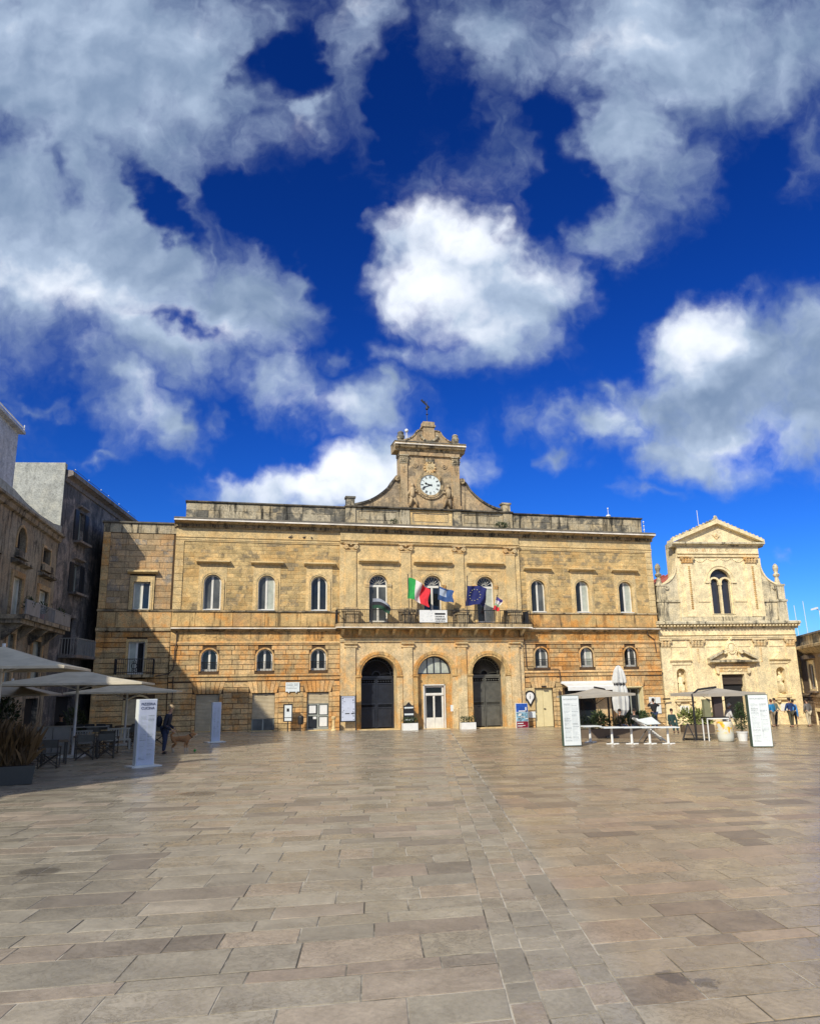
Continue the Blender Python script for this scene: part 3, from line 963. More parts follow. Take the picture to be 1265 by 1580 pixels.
# ---- small arched windows -------------------------------------------------------
fs, hs_ = window_arched(0.94, 1.27, 0.22)
sfr = None
small_rail = MB()
for i in range(11):
    small_rail.tube([(-0.42 + i * 0.084, 0.10, 0.0), (-0.42 + i * 0.084, 0.10, 0.50)], 0.010, 4)
small_rail.tube([(-.46, .10, .52), (.46, .10, .52)], 0.016, 4)
sr = None
for k, x in enumerate(WX):
    mats = ('glass', 'glass') if k < 3 else [('glass', 'glassblue'), ('glassblue', 'paleglass'), ('glass', 'glassblue')][k - 3]
    w_ = place_window(PAL, x, 3.62, fs if sfr is None else sfr, hs_, 0.22, mats)
    if sfr is None: sfr = w_
    MB().ring(0, 0, .47, .56, -0.03, 0.035, 0, 180, 14).box(-.56, -.47, -.03, .035, -.8, 0).box(.47, .56, -.03, .035, -.8, 0).build('window_surround', M['ashlar'], PAL, loc=(x, 0, 4.42))
    r_ = small_rail.build('window_railing', M['iron'], PAL, loc=(x, 0, 3.62)) if sr is None else copy_tree(sr, PAL, (x, 0, 3.62))
    sr = sr or r_

# ---- tall arched windows of the upper storey ------------------------------------
fb_, hb_ = window_arched(1.02, 2.15, 0.20)
bfr = None; sur = None; hood = None
PM = [('glassblue', 'glassblue'), ('glassblue', 'paleglass'), ('glass', 'glass'), ('glass', 'glassblue'), ('glass', 'paleglass'), ('glass', 'paleglass')]
for k, x in enumerate(WX):
    w_ = place_window(PAL, x, 7.18, fb_ if bfr is None else bfr, hb_, 0.20, PM[k])
    bfr = bfr or w_
    if sur is None:
        mb = MB().ring(0, 0, .51, .60, -0.055, 0.02, 0, 180, 20).box(-.60, -.51, -.055, .02, -1.64, 0).box(.51, .60, -.055, .02, -1.64, 0)
        mb.ring(0, 0, .60, .70, -0.085, 0.02, 0, 180, 20).box(-.70, -.60, -.085, .02, -1.64, 0).box(.60, .70, -.085, .02, -1.64, 0)
        sur = mb.build('window_surround', M['smooth'], PAL, loc=(x, 0, 8.82))
        o1 = MB().wall([(-.82, -1.64), (.82, -1.64), (.82, 1.18), (-.82, 1.18)], [[(-.70, -1.63), (.70, -1.63)] + [(.70 * math.cos(math.pi * i / 14), .70 * math.sin(math.pi * i / 14)) for i in range(15)]], -0.018, 0.02).build('window_panel', M['smooth'], PAL, loc=(x, 0, 8.82))
        hood = MB().sweep([(0.02, 0), (-0.10, 0.0), (-0.14, 0.05), (-0.30, 0.09), (-0.32, 0.09), (-0.32, 0.15), (-0.20, 0.17), (0.02, 0.24)], -0.98, 0.98).build('window_hood', M['smooth'], PAL, loc=(x, 0, 9.98))
        MB().box(-.5, .5, -.10, .02, 0, .04).build('window_sill', M['white'], PAL, loc=(x, 0, 7.19))
    else:
        copy_tree(sur, PAL, (x, 0, 8.82)); copy_tree(o1, PAL, (x, 0, 8.82)); copy_tree(hood, PAL, (x, 0, 9.98))
        MB().box(-.5, .5, -.10, .02, 0, .04).build('window_sill', M['white'], PAL, loc=(x, 0, 7.19))

# ---- centre bay, upper storey -----------------------------------------------------
cb = MB().wall(rect(-6.0, 6.0, 6.3, 11.45), [archp(x, 1.2, 6.5, 8.9) for x in DX], -0.10, 0.03)
cb.build('centre_bay_wall', M['smooth'], PAL)
cs = courses(-5.95, 5.95, 7.4, 10.9, 0.35, 0.9, [inter_rect(x - 0.86, x + 0.86, 6, 10.6) for x in DX] + [inter_rect(c - .42, c + .42, 6, 12) for c in (-5.31, -1.77, 1.77, 5.31)], 0.010, seed=5, y0=-0.108)
lay_stones(cs, 0.02, M['smooth'], PAL, 'centre_bay_stones')
fd, hd = window_arched(1.2, 3.0, 0.16, True, transom=2.30, bars=8)
dfr = None
for k, x in enumerate(DX):
    mats = [('glassblue', 'glassblue', 'glass'), ('glass', 'glass', 'glass'), ('glass', 'paleglass', 'glass')][k]
    w_ = place_window(PAL, x, 6.5, fd if dfr is None else dfr, hd, 0.16, mats, name='balcony_door')
    dfr = dfr or w_
    MB().ring(0, 0, .60, .69, -0.15, -0.10, 0, 180, 20).ring(0, 0, .69, .82, -0.18, -0.10, 0, 180, 20).build('door_archivolt', M['smooth'], PAL, loc=(x, 0, 8.9))
    for s in (-1, 1):
        MB().box(x + s * .71 - .11, x + s * .71 + .11, -.15, -.10, 6.5, 8.66).build('door_pilaster', M['smooth'], PAL)
        c_ = MB().box(-.12, .12, -.18, -.10, 0, .05).box(-.14, .14, -.20, -.10, .17, .22)
        for q in (-.09, 0, .09): c_.ball((q, -.17, .11), .05, .05, .06, 7, 4)
        c_.build('carved_capital', M['portico'], PAL, loc=(x + s * .71, 0, 8.68))
    MB().sweep([(-.1, 0), (-.18, .0), (-.22, .07), (-.40, .13), (-.44, .13), (-.44, .22), (-.30, .25), (-.1, .30)], -1.27, 1.27).build('door_hood', M['smooth'], PAL, loc=(x, 0, 10.18))
    MB().box(-1.02, 1.02, -.13, -.10, 9.86 - 8.9 - .02, 1.26).build('hood_frieze', M['smooth'], PAL, loc=(x, 0, 8.9))
for cx in (-5.31, -1.77, 1.77, 5.31):
    MB().box(cx - .33, cx + .33, -.20, -.10, 7.3, 10.95).box(cx - .38, cx + .38, -.24, -.10, 7.3, 7.42).build('pilaster', M['smooth'], PAL)
    cp = MB().box(-.36, .36, -.23, -.1, 0, .06).box(-.45, .45, -.30, -.1, .44, .52)
    for s in (-1, 1):
        cp.ring(s * .32, .27, .06, .14, -.30, -.1, 0, 360, 14); cp.ball((s * .32, -.27, .27), .06, .06, .06)
    for i in range(9):
        a = math.pi * (i + .5) / 9
        cp.ball((-.24 * math.cos(a), -.25, .34 - .16 * math.sin(a)), .05, .05, .05, 6, 4)
    cp.ball((0, -.26, .40), .07, .05, .05)
    cp.build('pilaster_capital', M['portico'], PAL, loc=(cx, 0, 10.95))
    MB().box(cx - .50, cx + .50, -.32, -.10, 6.36, 7.14).box(cx - .56, cx + .56, -.38, -.10, 7.14, 7.26).box(cx - .42, cx + .42, -.28, -.1, 7.26, 7.40).build('pilaster_pedestal', M['cornice'], PAL)

# ---- main entablature ----------------------------------------------------------------
MB().sweep([(0.02, 11.34), (-.04, 11.34), (-.04, 11.42), (-.07, 11.42), (-.07, 11.55), (-.12, 11.58), (-.12, 11.62), (0.02, 11.62)], -HW + .0, -6.0).build('architrave', M['smooth'], PAL)
MB().sweep([(0.02, 11.34), (-.04, 11.34), (-.04, 11.42), (-.07, 11.42), (-.07, 11.55), (-.12, 11.58), (-.12, 11.62), (0.02, 11.62)], 6.0, HW).build('architrave', M['smooth'], PAL)
MB().sweep([(0.02, 11.455), (-.22, 11.455), (-.22, 11.50), (-.25, 11.50), (-.25, 11.58), (-.32, 11.61), (-.32, 11.66), (0.02, 11.66)], -5.98, 5.98).build('architrave', M['smooth'], PAL)
MB().box(-HW, HW, -.03, .02, 11.63, 12.16).build('frieze', M['smooth'], PAL)
MB().box(-5.98, 5.98, -.16, -.03, 11.665, 12.14).build('frieze', M['smooth'], PAL)
dn = MB()
for i in range(int(2 * HW / 0.16)):
    x = -HW + i * .16
    dn.box(x, x + .085, -.22, -.03, 12.22, 12.36)
dn.build('dentils', M['cornice'], PAL)
MB().sweep([(0.02, 12.17), (-.10, 12.17), (-.12, 12.36), (-.28, 12.42), (-.55, 12.50), (-.58, 12.50), (-.58, 12.60), (-.50, 12.66), (-.1, 12.74), (0.6, 12.74), (.6, 12.17)], -HW - .12, HW + .12).build('main_cornice', M['cornice'], PAL)
MB().sweep([(-.60, 12.60), (-.60, 12.64), (-.52, 12.71), (-.1, 12.82), (.58, 12.82), (.58, 12.76), (-.1, 12.75), (-.5, 12.67)], -HW - .14, HW + .14).build('cornice_top', M['lichen'], PAL)
MB().box(-HW - .13, HW + .13, -.595, -.3, 12.512, 12.592).build('drip_edge', M['drip'], PAL)
# parapet
par = courses(-15.4, HW - .55, 12.82, 13.74, 0.46, 0.85, [inter_rect(-5.62, 5.62, 12, 15)], 0.008, seed=31, y0=0.0)
MB().box(-15.4, HW - .55, 0.03, .45, 12.80, 13.75).build('parapet_wall', M['parapet'], PAL)
lay_stones(par, 0.05, M['parapet'], PAL, 'parapet_stones')
MB().sweep([(-.06, 13.75), (-.10, 13.79), (-.10, 13.86), (.55, 13.88), (.55, 13.75)], -15.46, -5.64).build('coping', M['lichen'], PAL)
MB().sweep([(-.06, 13.75), (-.10, 13.79), (-.10, 13.86), (.55, 13.88), (.55, 13.75)], 5.64, HW - .50).build('coping', M['lichen'], PAL)
# centre parapet with sunk panels
seg = [(-5.64, -5.0), (-5.0, -2.05), (-2.05, -1.45), (-1.45, 1.45), (1.45, 2.05), (2.05, 5.0), (5.0, 5.64)]
for i, (a, b) in enumerate(seg):
    if i % 2 == 0:
        MB().box(a, b, -.12, .4, 12.80, 13.80).build('parapet_pier', M['parapet'], PAL)
    else:
        MB().wall(rect(a, b, 12.80, 13.80), [rect(a + .22, b - .22, 12.98, 13.62)], -.02, .04).box(a, b, .04, .4, 12.80, 13.80).box(a + .30, b - .30, .0, .05, 13.06, 13.54).build('parapet_panel', M['parapet'] if i != 3 else M['smooth'], PAL)
MB().sweep([(-.16, 13.80), (-.22, 13.84), (-.22, 13.92), (.5, 13.94), (.5, 13.80)], -5.70, 5.70).build('coping', M['lichen'], PAL)
for s in (-1, 1):
    MB().box(s * 5.31 - .27, s * 5.31 + .27, -.02, .45, 13.94, 14.44).box(s * 5.31 - .33, s * 5.31 + .33, -.08, .5, 14.44, 14.56).build('parapet_block', M['parapet'], PAL)

# ---- clock gable ------------------------------------------------------------------------
G = M['tower']
Y0 = -.02
MB().box(-2.03, 2.03, Y0, .9, 13.94, 17.72).build('gable_body', G, PAL)
tb = courses(-1.5, 1.5, 13.98, 17.2, 0.36, .75, [inter_rect(-.95, .95, 14.6, 16.45)], .012, seed=9, y0=Y0 - .012)
lay_stones(tb, .02, G, PAL, 'gable_stones')
for s in (-1, 1):
    MB().box(s * 1.79 - .24, s * 1.79 + .24, Y0 - .12, Y0, 14.0, 16.95).box(s * 1.79 - .30, s * 1.79 + .30, Y0 - .17, Y0, 13.94, 14.16).build('gable_pilaster', G, PAL)
    c_ = MB().box(-.26, .26, -.15, 0, 0, .05).box(-.34, .34, -.22, 0, .50, .58)
    for j in range(3):
        for i in range(4): c_.ball((-.22 + i * .147 + (j % 2) * .03, -.15, .12 + j * .13), .075, .07, .07, 6, 4)
    c_.build('gable_capital', M['parapet'], PAL, loc=(s * 1.79, Y0, 16.95))
    c_ = MB()
    for j in range(5): c_.ball((0, 0, -j * .10), .10 - j * .015, .04, .07, 6, 4)
    c_.build('pilaster_garland', G, PAL, loc=(s * 1.79, Y0 - .13, 16.75))
MB().box(-2.08, 2.08, Y0 - .14, .9, 17.53, 17.80).build('gable_frieze', G, PAL)
MB().sweep([(.9, 17.8), (-.2, 17.8), (-.26, 17.92), (-.42, 18.0), (-.50, 18.14), (-.54, 18.14), (-.54, 18.30), (-.40, 18.38), (.95, 18.40)], -2.42, 2.42).build('gable_cornice', M['cornice'], PAL)
MB().sweep([(-.56, 18.30), (-.56, 18.35), (-.42, 18.43), (.96, 18.46), (.96, 18.41), (-.40, 18.385)], -2.44, 2.44).build('cornice_top', M['lichen'], PAL)
MB().box(-2.44, 2.44, -.555, -.3, 18.155, 18.225).build('drip_edge', M['drip'], PAL)


def curve(pts, n=10):
    """Catmull-Rom through the points"""
    out = []
    q = [pts[0]] + list(pts) + [pts[-1]]
    for i in range(1, len(q) - 2):
        for k in range(n):
            t = k / n
            out.append(tuple(0.5 * ((2 * q[i][d]) + (-q[i - 1][d] + q[i + 1][d]) * t + (2 * q[i - 1][d] - 5 * q[i][d] + 4 * q[i + 1][d] - q[i + 2][d]) * t * t + (-q[i - 1][d] + 3 * q[i][d] - 3 * q[i + 1][d] + q[i + 2][d]) * t ** 3) for d in range(2)))
    out.append(tuple(pts[-1]))
    return out


def band(path, th, y0, y1, mb, mirror=1):
    """raised moulding following a path in x,z"""
    n = len(path)
    off = []
    for i, p in enumerate(path):
        a = path[max(i - 1, 0)]; b = path[min(i + 1, n - 1)]
        dx, dz = b[0] - a[0], b[1] - a[1]
        L = math.hypot(dx, dz) or 1
        off.append((p[0] - dz / L * th, p[1] + dx / L * th))
    for i in range(n - 1):
        mb.prism([path[i], path[i + 1], off[i + 1], off[i]], y0, y1)
    return mb


for s in (-1, 1):
    cv = curve([(2.05, 16.0), (2.42, 15.75), (2.8, 15.2), (3.5, 14.6), (4.2, 14.22), (5.0, 13.98)], 6)
    MB().prism([(s * x, z) for x, z in cv] + [(s * 5.0, 13.94), (s * 2.05, 13.94)], .05, .6).build('volute_wing', G, PAL)
    mb = MB(); band([(s * x, z) for x, z in cv], (.13 if s < 0 else .13) * (1 if s > 0 else -1), -.06, .65, mb)
    mb.build('wing_moulding', M['lichen'], PAL)
    mb = MB().ring(s * 2.22, 15.92, .07, .19, -.12, .5, 0, 360, 16).ball((s * 2.22, -.08, 15.92), .09)
    mb.build('wing_scroll', M['cornice'], PAL)
# crowning scroll gable
for s in (-1, 1):
    cv = curve([(.42, 19.35), (.75, 19.30), (.95, 19.0), (1.3, 18.72), (1.75, 18.56)], 6)
    MB().prism([(s * x, z) for x, z in cv] + [(s * 1.75, 18.44), (s * .42, 18.44)], .05, .5).build('crest_wing', G, PAL)
    mb = MB(); band([(s * x, z) for x, z in cv], .09 * s, 0, .52, mb); mb.build('crest_moulding', M['cornice'], PAL)
    mb = MB()
    for i in range(9):
        a = R(200 + i * 17) if s < 0 else R(340 - i * 17)
        mb.ball((.62 * math.cos(a), -.06, 19.2 + .62 * math.sin(a)), .10, .08, .09, 7, 4)
    mb.build('crest_garland', M['parapet'], PAL)
    u = MB().box(-.24, .24, -.02, .42, 18.44, 18.60).lathe([(.16, 18.6), (.24, 18.72), (.27, 18.9), (.20, 19.05), (.22, 19.15), (.12, 19.25), (.02, 19.28)], (0, .2, 0), 12)
    u.build('urn', M['parapet'], PAL, loc=(s * 1.9, 0, 0))
MB().prism([(-.44, 18.5), (.44, 18.5), (.36, 19.62), (-.36, 19.62)], -.04, .52).box(-.46, .46, -.12, .6, 19.62, 19.74).box(-.40, .40, -.08, .56, 19.74, 19.98).build('crest_block', M['tower'], PAL)
# coat of arms and rosettes
mb = MB().prism([(-.3, 17.0), (.3, 17.0), (.32, 16.75), (.2, 16.5), (0, 16.38), (-.2, 16.5), (-.32, 16.75)], Y0 - .10, Y0)
for i in range(12):
    a = 2 * math.pi * i / 12
    mb.ball((.36 * math.cos(a), Y0 - .06, 16.74 + .36 * math.sin(a)), .08, .06, .08, 6, 4)
mb.ring(-.1, 16.72, .04, .08, Y0 - .14, Y0 - .1, 0, 360, 10).ring(.1, 16.72, .04, .08, Y0 - .14, Y0 - .1, 0, 360, 10)
mb.build('coat_of_arms', M['portico'], PAL)
mb = MB().box(-.26, .26, Y0 - .12, Y0, 17.14, 17.22)
for i in range(5): mb.prism([(-.28 + i * .112, 17.2), (-.17 + i * .112, 17.2), (-.24 + i * .13, 17.42)], Y0 - .12, Y0)
mb.build('crown', M['parapet'], PAL)
for s in (-1, 1):
    MB().ring(s * 1.0, 16.86, .10, .17, Y0 - .06, Y0, 0, 360, 14).ball((s * 1.0, Y0 - .02, 16.86), .06).build('rosette', G, PAL)
# clock
ck = MB().ring(0, 15.54, .70, .86, Y0 - .10, Y0, 0, 360, 32).ring(0, 15.54, .86, .93, Y0 - .06, Y0, 0, 360, 32)
ck = ck.build('clock', M['cornice'], PAL)
n = 40
MB().prism([(.71 * math.cos(2 * math.pi * i / n), 15.54 + .71 * math.sin(2 * math.pi * i / n)) for i in range(n)], Y0 - .05, Y0).build('clock_face', M['clock'], ck)
hm = MB(); 
for i in range(12):
    a = R(90 - 30 * i)
    dx, dz = math.cos(a), math.sin(a)
    nx, nz = -dz, dx
    k = {0: 3, 1: 1, 2: 2, 3: 3, 4: 2, 5: 1, 6: 2, 7: 3, 8: 3, 9: 2, 10: 1, 11: 2}[i]
    for j in range(k):
        o = (j - (k - 1) / 2) * .05
        p = [(dx * .46 + nx * (o - .014), dz * .46 + nz * (o - .014)), (dx * .64 + nx * (o - .014), dz * .64 + nz * (o - .014)), (dx * .64 + nx * (o + .014), dz * .64 + nz * (o + .014)), (dx * .46 + nx * (o + .014), dz * .46 + nz * (o + .014))]
        hm.prism([(x, z + 15.54) for x, z in p], Y0 - .062, Y0 - .05)
hm.build('clock_numerals', M['black'], ck)
hm.ring(0, 15.54, .40, .415, Y0 - .06, Y0 - .05, 0, 360, 32)


def hand(deg, ln, w):
    a = R(90 - deg); dx, dz = math.cos(a), math.sin(a); nx, nz = -dz, dx
    pts = [(-.12, -w * .7), (ln * .6, -w * .5), (ln * .72, -w * 1.5), (ln, 0), (ln * .72, w * 1.5), (ln * .6, w * .5), (-.12, w * .7)]
    return MB().prism([(dx * u + nx * v, 15.54 + dz * u + nz * v) for u, v in pts], Y0 - .085, Y0 - .07)


hand(288, .42, .05).build('clock_hand', M['black'], ck)
hand(249, .58, .04).build('clock_hand', M['black'], ck)
# wreath under the clock
mb = MB()
for i in range(19):
    a = R(200 + i * 140 / 18)
    mb.ball((1.02 * math.cos(a), Y0 - .05, 15.6 + 1.0 * math.sin(a)), .09, .07, .07, 6, 4)
mb.build('garland', G, PAL)


def relief_figure(s):
    """standing figure in high relief that props the clock"""
    q = MB()
    q.ball((s * 1.22, -.12, 15.48), .12, .12, .15, 8, 6)                        # head
    q.tube([(s * 1.22, -.10, 15.38), (s * 1.22, -.10, 15.22), (s * 1.25, -.10, 14.85), (s * 1.20, -.10, 14.65)], [.06, .20, .16, .18], 8)
    q.tube([(s * 1.12, -.10, 15.18), (s * .96, -.14, 15.0), (s * .86, -.10, 15.12)], [.08, .06, .05], 6)
    q.tube([(s * 1.36, -.10, 15.18), (s * 1.50, -.10, 14.9), (s * 1.46, -.12, 14.62)], [.08, .07, .05], 6)
    q.tube([(s * 1.14, -.10, 14.65), (s * .98, -.12, 14.35), (s * .90, -.10, 14.02)], [.12, .10, .07], 6)
    q.tube([(s * 1.28, -.10, 14.65), (s * 1.34, -.10, 14.35), (s * 1.42, -.10, 14.02)], [.13, .12, .08], 6)
    q.prism([(s * 1.05, 14.75), (s * 1.42, 14.75), (s * 1.5, 14.1), (s * 1.3, 14.0), (s * 1.1, 14.3), (s * .95, 14.1)], -.10, 0)
    return q


relief_figure(-1).build('relief_figure', G, PAL, smooth=True)
relief_figure(1).build('relief_figure', G, PAL, smooth=True)

# ---- portico of the ground floor ----------------------------------------------------------
PF = -0.12
pw = MB().wall(rect(-5.95, 5.95, -0.4, 5.30), [archp(-3.55, 2.24, -0.39, 3.28, 24), archp(3.55, 2.24, -0.39, 3.28, 24), archp(0, 2.24, -.39, 3.28, 24)], PF, 1.08)
pw.build('portico_wall', M['portico'], PAL)
for cx in DX:
    MB().ring(cx, 3.28, 1.12, 1.24, PF - .05, PF, 0, 180, 26).ring(cx, 3.28, 1.24, 1.42, PF - .09, PF, 0, 180, 26).build('archivolt', M['orange'], PAL)
    for s in (-1, 1):
        MB().box(cx + s * 1.29 - .17, cx + s * 1.29 + .17, PF - .06, PF, -0.3, 3.12).build('arch_pier', M['orange'] if s < 0 else M['portico'], PAL)
        MB().sweep([(PF, 3.10), (PF - .08, 3.12), (PF - .13, 3.19), (PF - .13, 3.26), (PF, 3.28)], cx + s * 1.29 - .20, cx + s * 1.29 + .20).build('impost', M['orange'], PAL)
    if cx == 0: MB().box(-1.115, 1.115, PF + .29, PF + .36, 3.245, 3.30).build('transom', M['orange'], PAL)
for cx in (-5.33, -1.75, 1.75, 5.33):
    MB().box(cx - .30, cx + .30, PF - .12, PF, -.4, 4.95).box(cx - .36, cx + .36, PF - .17, PF, -.4, .18).build('pilaster', M['portico'], PAL)
    MB().sweep([(PF, 4.95), (PF - .16, 4.95), (PF - .16, 5.02), (PF - .13, 5.03), (PF - .13, 5.10), (PF - .22, 5.16), (PF - .26, 5.16), (PF - .26, 5.24), (PF, 5.26)], cx - .40, cx + .40).build('pilaster_capital', M['portico'], PAL)
MB().sweep([(PF, 5.30), (PF - .10, 5.30), (PF - .10, 5.40), (PF - .13, 5.40), (PF - .13, 5.48), (PF - .20, 5.52), (PF, 5.55)], -5.98, 5.98).build('portico_architrave', M['portico'], PAL)
MB().box(-5.98, 5.98, PF - .05, PF, 5.55, 6.02).build('portico_frieze', M['orange'], PAL)
tg = MB()
for i in range(24):
    x = -5.7 + i * 11.4 / 23
    if i % 2: continue
for i in range(12):
    x = -5.75 + i * 11.5 / 11
    for d in (-.09, 0, .09): tg.box(x + d - .022, x + d + .022, PF - .08, PF - .05, 5.60, 5.94)
tg.build('triglyphs', M['orange'], PAL)
# centre arch is filled: wall, lunette and door
MB().wall(rect(-1.12, 1.12, -.3, 3.24), [rect(-.64, .64, -0.29, 2.60)], PF + .28, PF + .6).build('arch_infill', M['orange'], PAL)
ln_ = MB().ring(0, 3.30, 1.02, 1.12, PF + .30, PF + .38, 0, 180, 24)
ln_.box(-1.1, 1.1, PF + .30, PF + .38, 3.30, 3.36)
for x in (-.42, 0.02, .46): ln_.box(x - .028, x + .028, PF + .30, PF + .38, 3.34, 3.30 + math.sqrt(1.05 - x * x))
lo = ln_.build('lunette_window', M['gate'], PAL)
for (a, b) in ((-1.02, -.45), (-.39, -.01), (.05, .43), (.49, 1.02)):
    pts = [(a, 3.36), (b, 3.36)] + [(b + (a - b) * i / 6, max(3.37, 3.30 + math.sqrt(max(1.04 - (b + (a - b) * i / 6) ** 2, 0.004)))) for i in range(7)]
    MB().prism(pts, PF + .345, PF + .36).build('pane', M['paleglass'], lo)
dr = MB().wall(rect(-.62, .62, .02, 2.58), [rect(-.52, .52, 2.14, 2.48), rect(-.50, -.06, .66, 1.96), rect(.06, .50, .66, 1.96)], PF + .36, PF + .44)
dr.box(-.50, -.07, PF + .35, PF + .37, .10, .58).box(.07, .50, PF + .35, PF + .37, .10, .58).box(-.03, .03, PF + .33, PF + .36, .1, 2.0).box(-.62, .62, PF + .31, PF + .36, 2.0, 2.10)
dr = dr.build('entrance_door', M['frame'], PAL)
for q in (rect(-.52, .52, 2.14, 2.48), rect(-.50, -.06, .66, 1.96), rect(.06, .50, .66, 1.96)):
    MB().prism(q, PF + .40, PF + .42).build('pane', M['glass'], dr)
MB().tube([(.09, PF + .30, 1.1), (.09, PF + .30, 1.35)], .015, 6).build('handle', M['iron'], dr)
MB().box(-.78, .78, -.55, .3, -.2, .02).build('door_step', M['smooth'], PAL)
MB().box(-.64 - .07, -.64 + .0, PF + .22, PF + .3, 0, 2.66).box(.64, .71, PF + .22, PF + .3, 0, 2.66).box(-.71, .71, PF + .22, PF + .3, 2.60, 2.67).build('door_frame', M['frame'], PAL)


def gate(cx, matn, yy, op=0):
    """pair of barred iron leaves with a radial fanlight"""
    g = MB()
    zb = gz(cx) + .02
    g.box(-1.12, -1.06, yy, yy + .06, zb, 3.24).box(1.06, 1.12, yy, yy + .06, zb, 3.24).box(-1.12, 1.12, yy, yy + .06, 3.10, 3.24)
    root = g.build('gate', M[matn], PAL, loc=(cx, 0, 0))
    f = MB()
    for i in range(1, 26):
        a = math.pi * i / 26
        f.tube([(.26 * math.cos(a), yy + .03, 3.28 + .26 * math.sin(a)), (.92 * math.cos(a), yy + .03, 3.28 + .92 * math.sin(a))], .014, 4)
    f.ring(0, 3.28, .22, .27, yy, yy + .05, 0, 180, 16).ring(0, 3.28, .90, .94, yy, yy + .05, 0, 180, 24).ring(0, 3.28, 1.06, 1.11, yy, yy + .05, 0, 180, 24)
    for i in range(1, 17):
        a = math.pi * i / 17
        f.ball((1.0 * math.cos(a), yy + .02, 3.28 + 1.0 * math.sin(a)), .04, .03, .04, 6, 4)
    f.build('fanlight', M[matn], root)
    for s in (-1, 1):
        l = MB()
        x0, x1 = (-1.05, -.02) if s < 0 else (.02, 1.05)
        l.box(x0, x0 + .06, yy - .01, yy + .05, zb + .02, 3.08).box(x1 - .06, x1, yy - .01, yy + .05, zb + .02, 3.08)
        for z in (zb + .08, 1.28, 1.52, 2.74, 3.02): l.box(x0, x1, yy - .008, yy + .045, z, z + .06)
        for i in range(15):
            x = x0 + .06 + (x1 - x0 - .12) * (i + .5) / 15
            l.tube([(x, yy + .02, zb + .1), (x, yy + .02, 2.76)], .014, 4, False)
        for i in range(6):
            l.ball((x0 + .12 + i * .16, yy + .01, 2.90), .05, .03, .05, 8, 4)
        l.box(x0 + .1, x1 - .1, yy + .02, yy + .04, zb + .08, 1.26).box(x0 + .06, x1 - .06, yy + .028, yy + .042, 1.5, 2.76)
        l.build('gate_leaf', M[matn], root)
    return root


gate(-3.55, 'gate', .78)
gate(3.55, 'gategrey', .78)
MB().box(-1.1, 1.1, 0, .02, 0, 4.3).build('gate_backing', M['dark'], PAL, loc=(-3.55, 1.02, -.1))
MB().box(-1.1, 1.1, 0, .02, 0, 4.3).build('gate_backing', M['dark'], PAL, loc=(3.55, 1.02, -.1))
for cx in (-3.55, 3.55):
    MB().box(cx - 1.3, cx + 1.3, -.62, -.13, -.3, gz(cx) + .06).box(cx - 1.1, cx + 1.1, -.13, 1.0, -.3, gz(cx) + .02).build('threshold', M['smooth'], PAL)

# ---- balcony -----------------------------------------------------------------------------------
bal = MB().box(-6.30, 6.30, -.98, -.1, 6.14, 6.34).sweep([(-.1, 6.02), (-.85, 6.06), (-.9, 6.14), (-.1, 6.14)], -6.2, 6.2).build('balcony', M['cornice'], PAL)
MB().box(-6.33, 6.33, -1.0, -.5, 6.09, 6.145).build('drip_edge', M['drip'], bal)
for i in range(12):
    x = -5.85 + i * 11.7 / 11
    MB().prism([(0, 0), (.6, .38), (0, .38)], -.09, .09).xf(Matrix.Translation((x, PF - .05, 5.66)) @ Matrix.Rotation(R(-90), 4, 'Z')).build('bracket', M['portico'], bal)
rl = MB()
for (a, b) in (((-6.25, -.93), (6.25, -.93)), ((-6.25, -.93), (-6.25, -.1)), ((6.25, -.93), (6.25, -.1))):
    L = math.hypot(b[0] - a[0], b[1] - a[1]); n = int(L / .13)
    for i in range(n + 1):
        x = a[0] + (b[0] - a[0]) * i / n; y = a[1] + (b[1] - a[1]) * i / n
        rl.tube([(x, y, 6.34), (x, y, 7.18)], .011 if i % 8 else .024, 4, False)
        if i % 2 and n > 20: rl.ball((x, y, 6.78), .022, .022, .05, 5, 4)
    for z in (6.42, 7.20): rl.tube([(a[0], a[1], z), (b[0], b[1], z)], .022, 5)
rl.build('balcony_railing', M['iron'], bal)
for k, cx in enumerate((-5.31, -1.77, 1.77, 5.31)):
    MB().box(cx - .36, cx + .36, -.86, -.40, 6.35, 6.95).box(cx - .42, cx + .42, -.92, -.36, 6.95, 7.05).build('balcony_pedestal', M['cornice'], bal)
MB().box(5.95, 6.15, -.8, -.3, 6.36, 7.16).build('electrical_cabinet', M['iron'], bal)

# ---- shop shutters and doors ----------------------------------------------------------------------


def shutter(cx, w, z0, z1, y=.16, sl=.075):
    s = MB().box(cx - w / 2, cx + w / 2, y + .02, y + .04, z0, z1)
    n = int((z1 - z0) / sl)
    for i in range(n):
        z = z0 + (z1 - z0) * i / n
        s.sweep([(y + .02, z), (y - .012, z + sl * .25), (y - .012, z + sl * .7), (y + .02, z + sl * .95)], cx - w / 2, cx + w / 2)
    return s


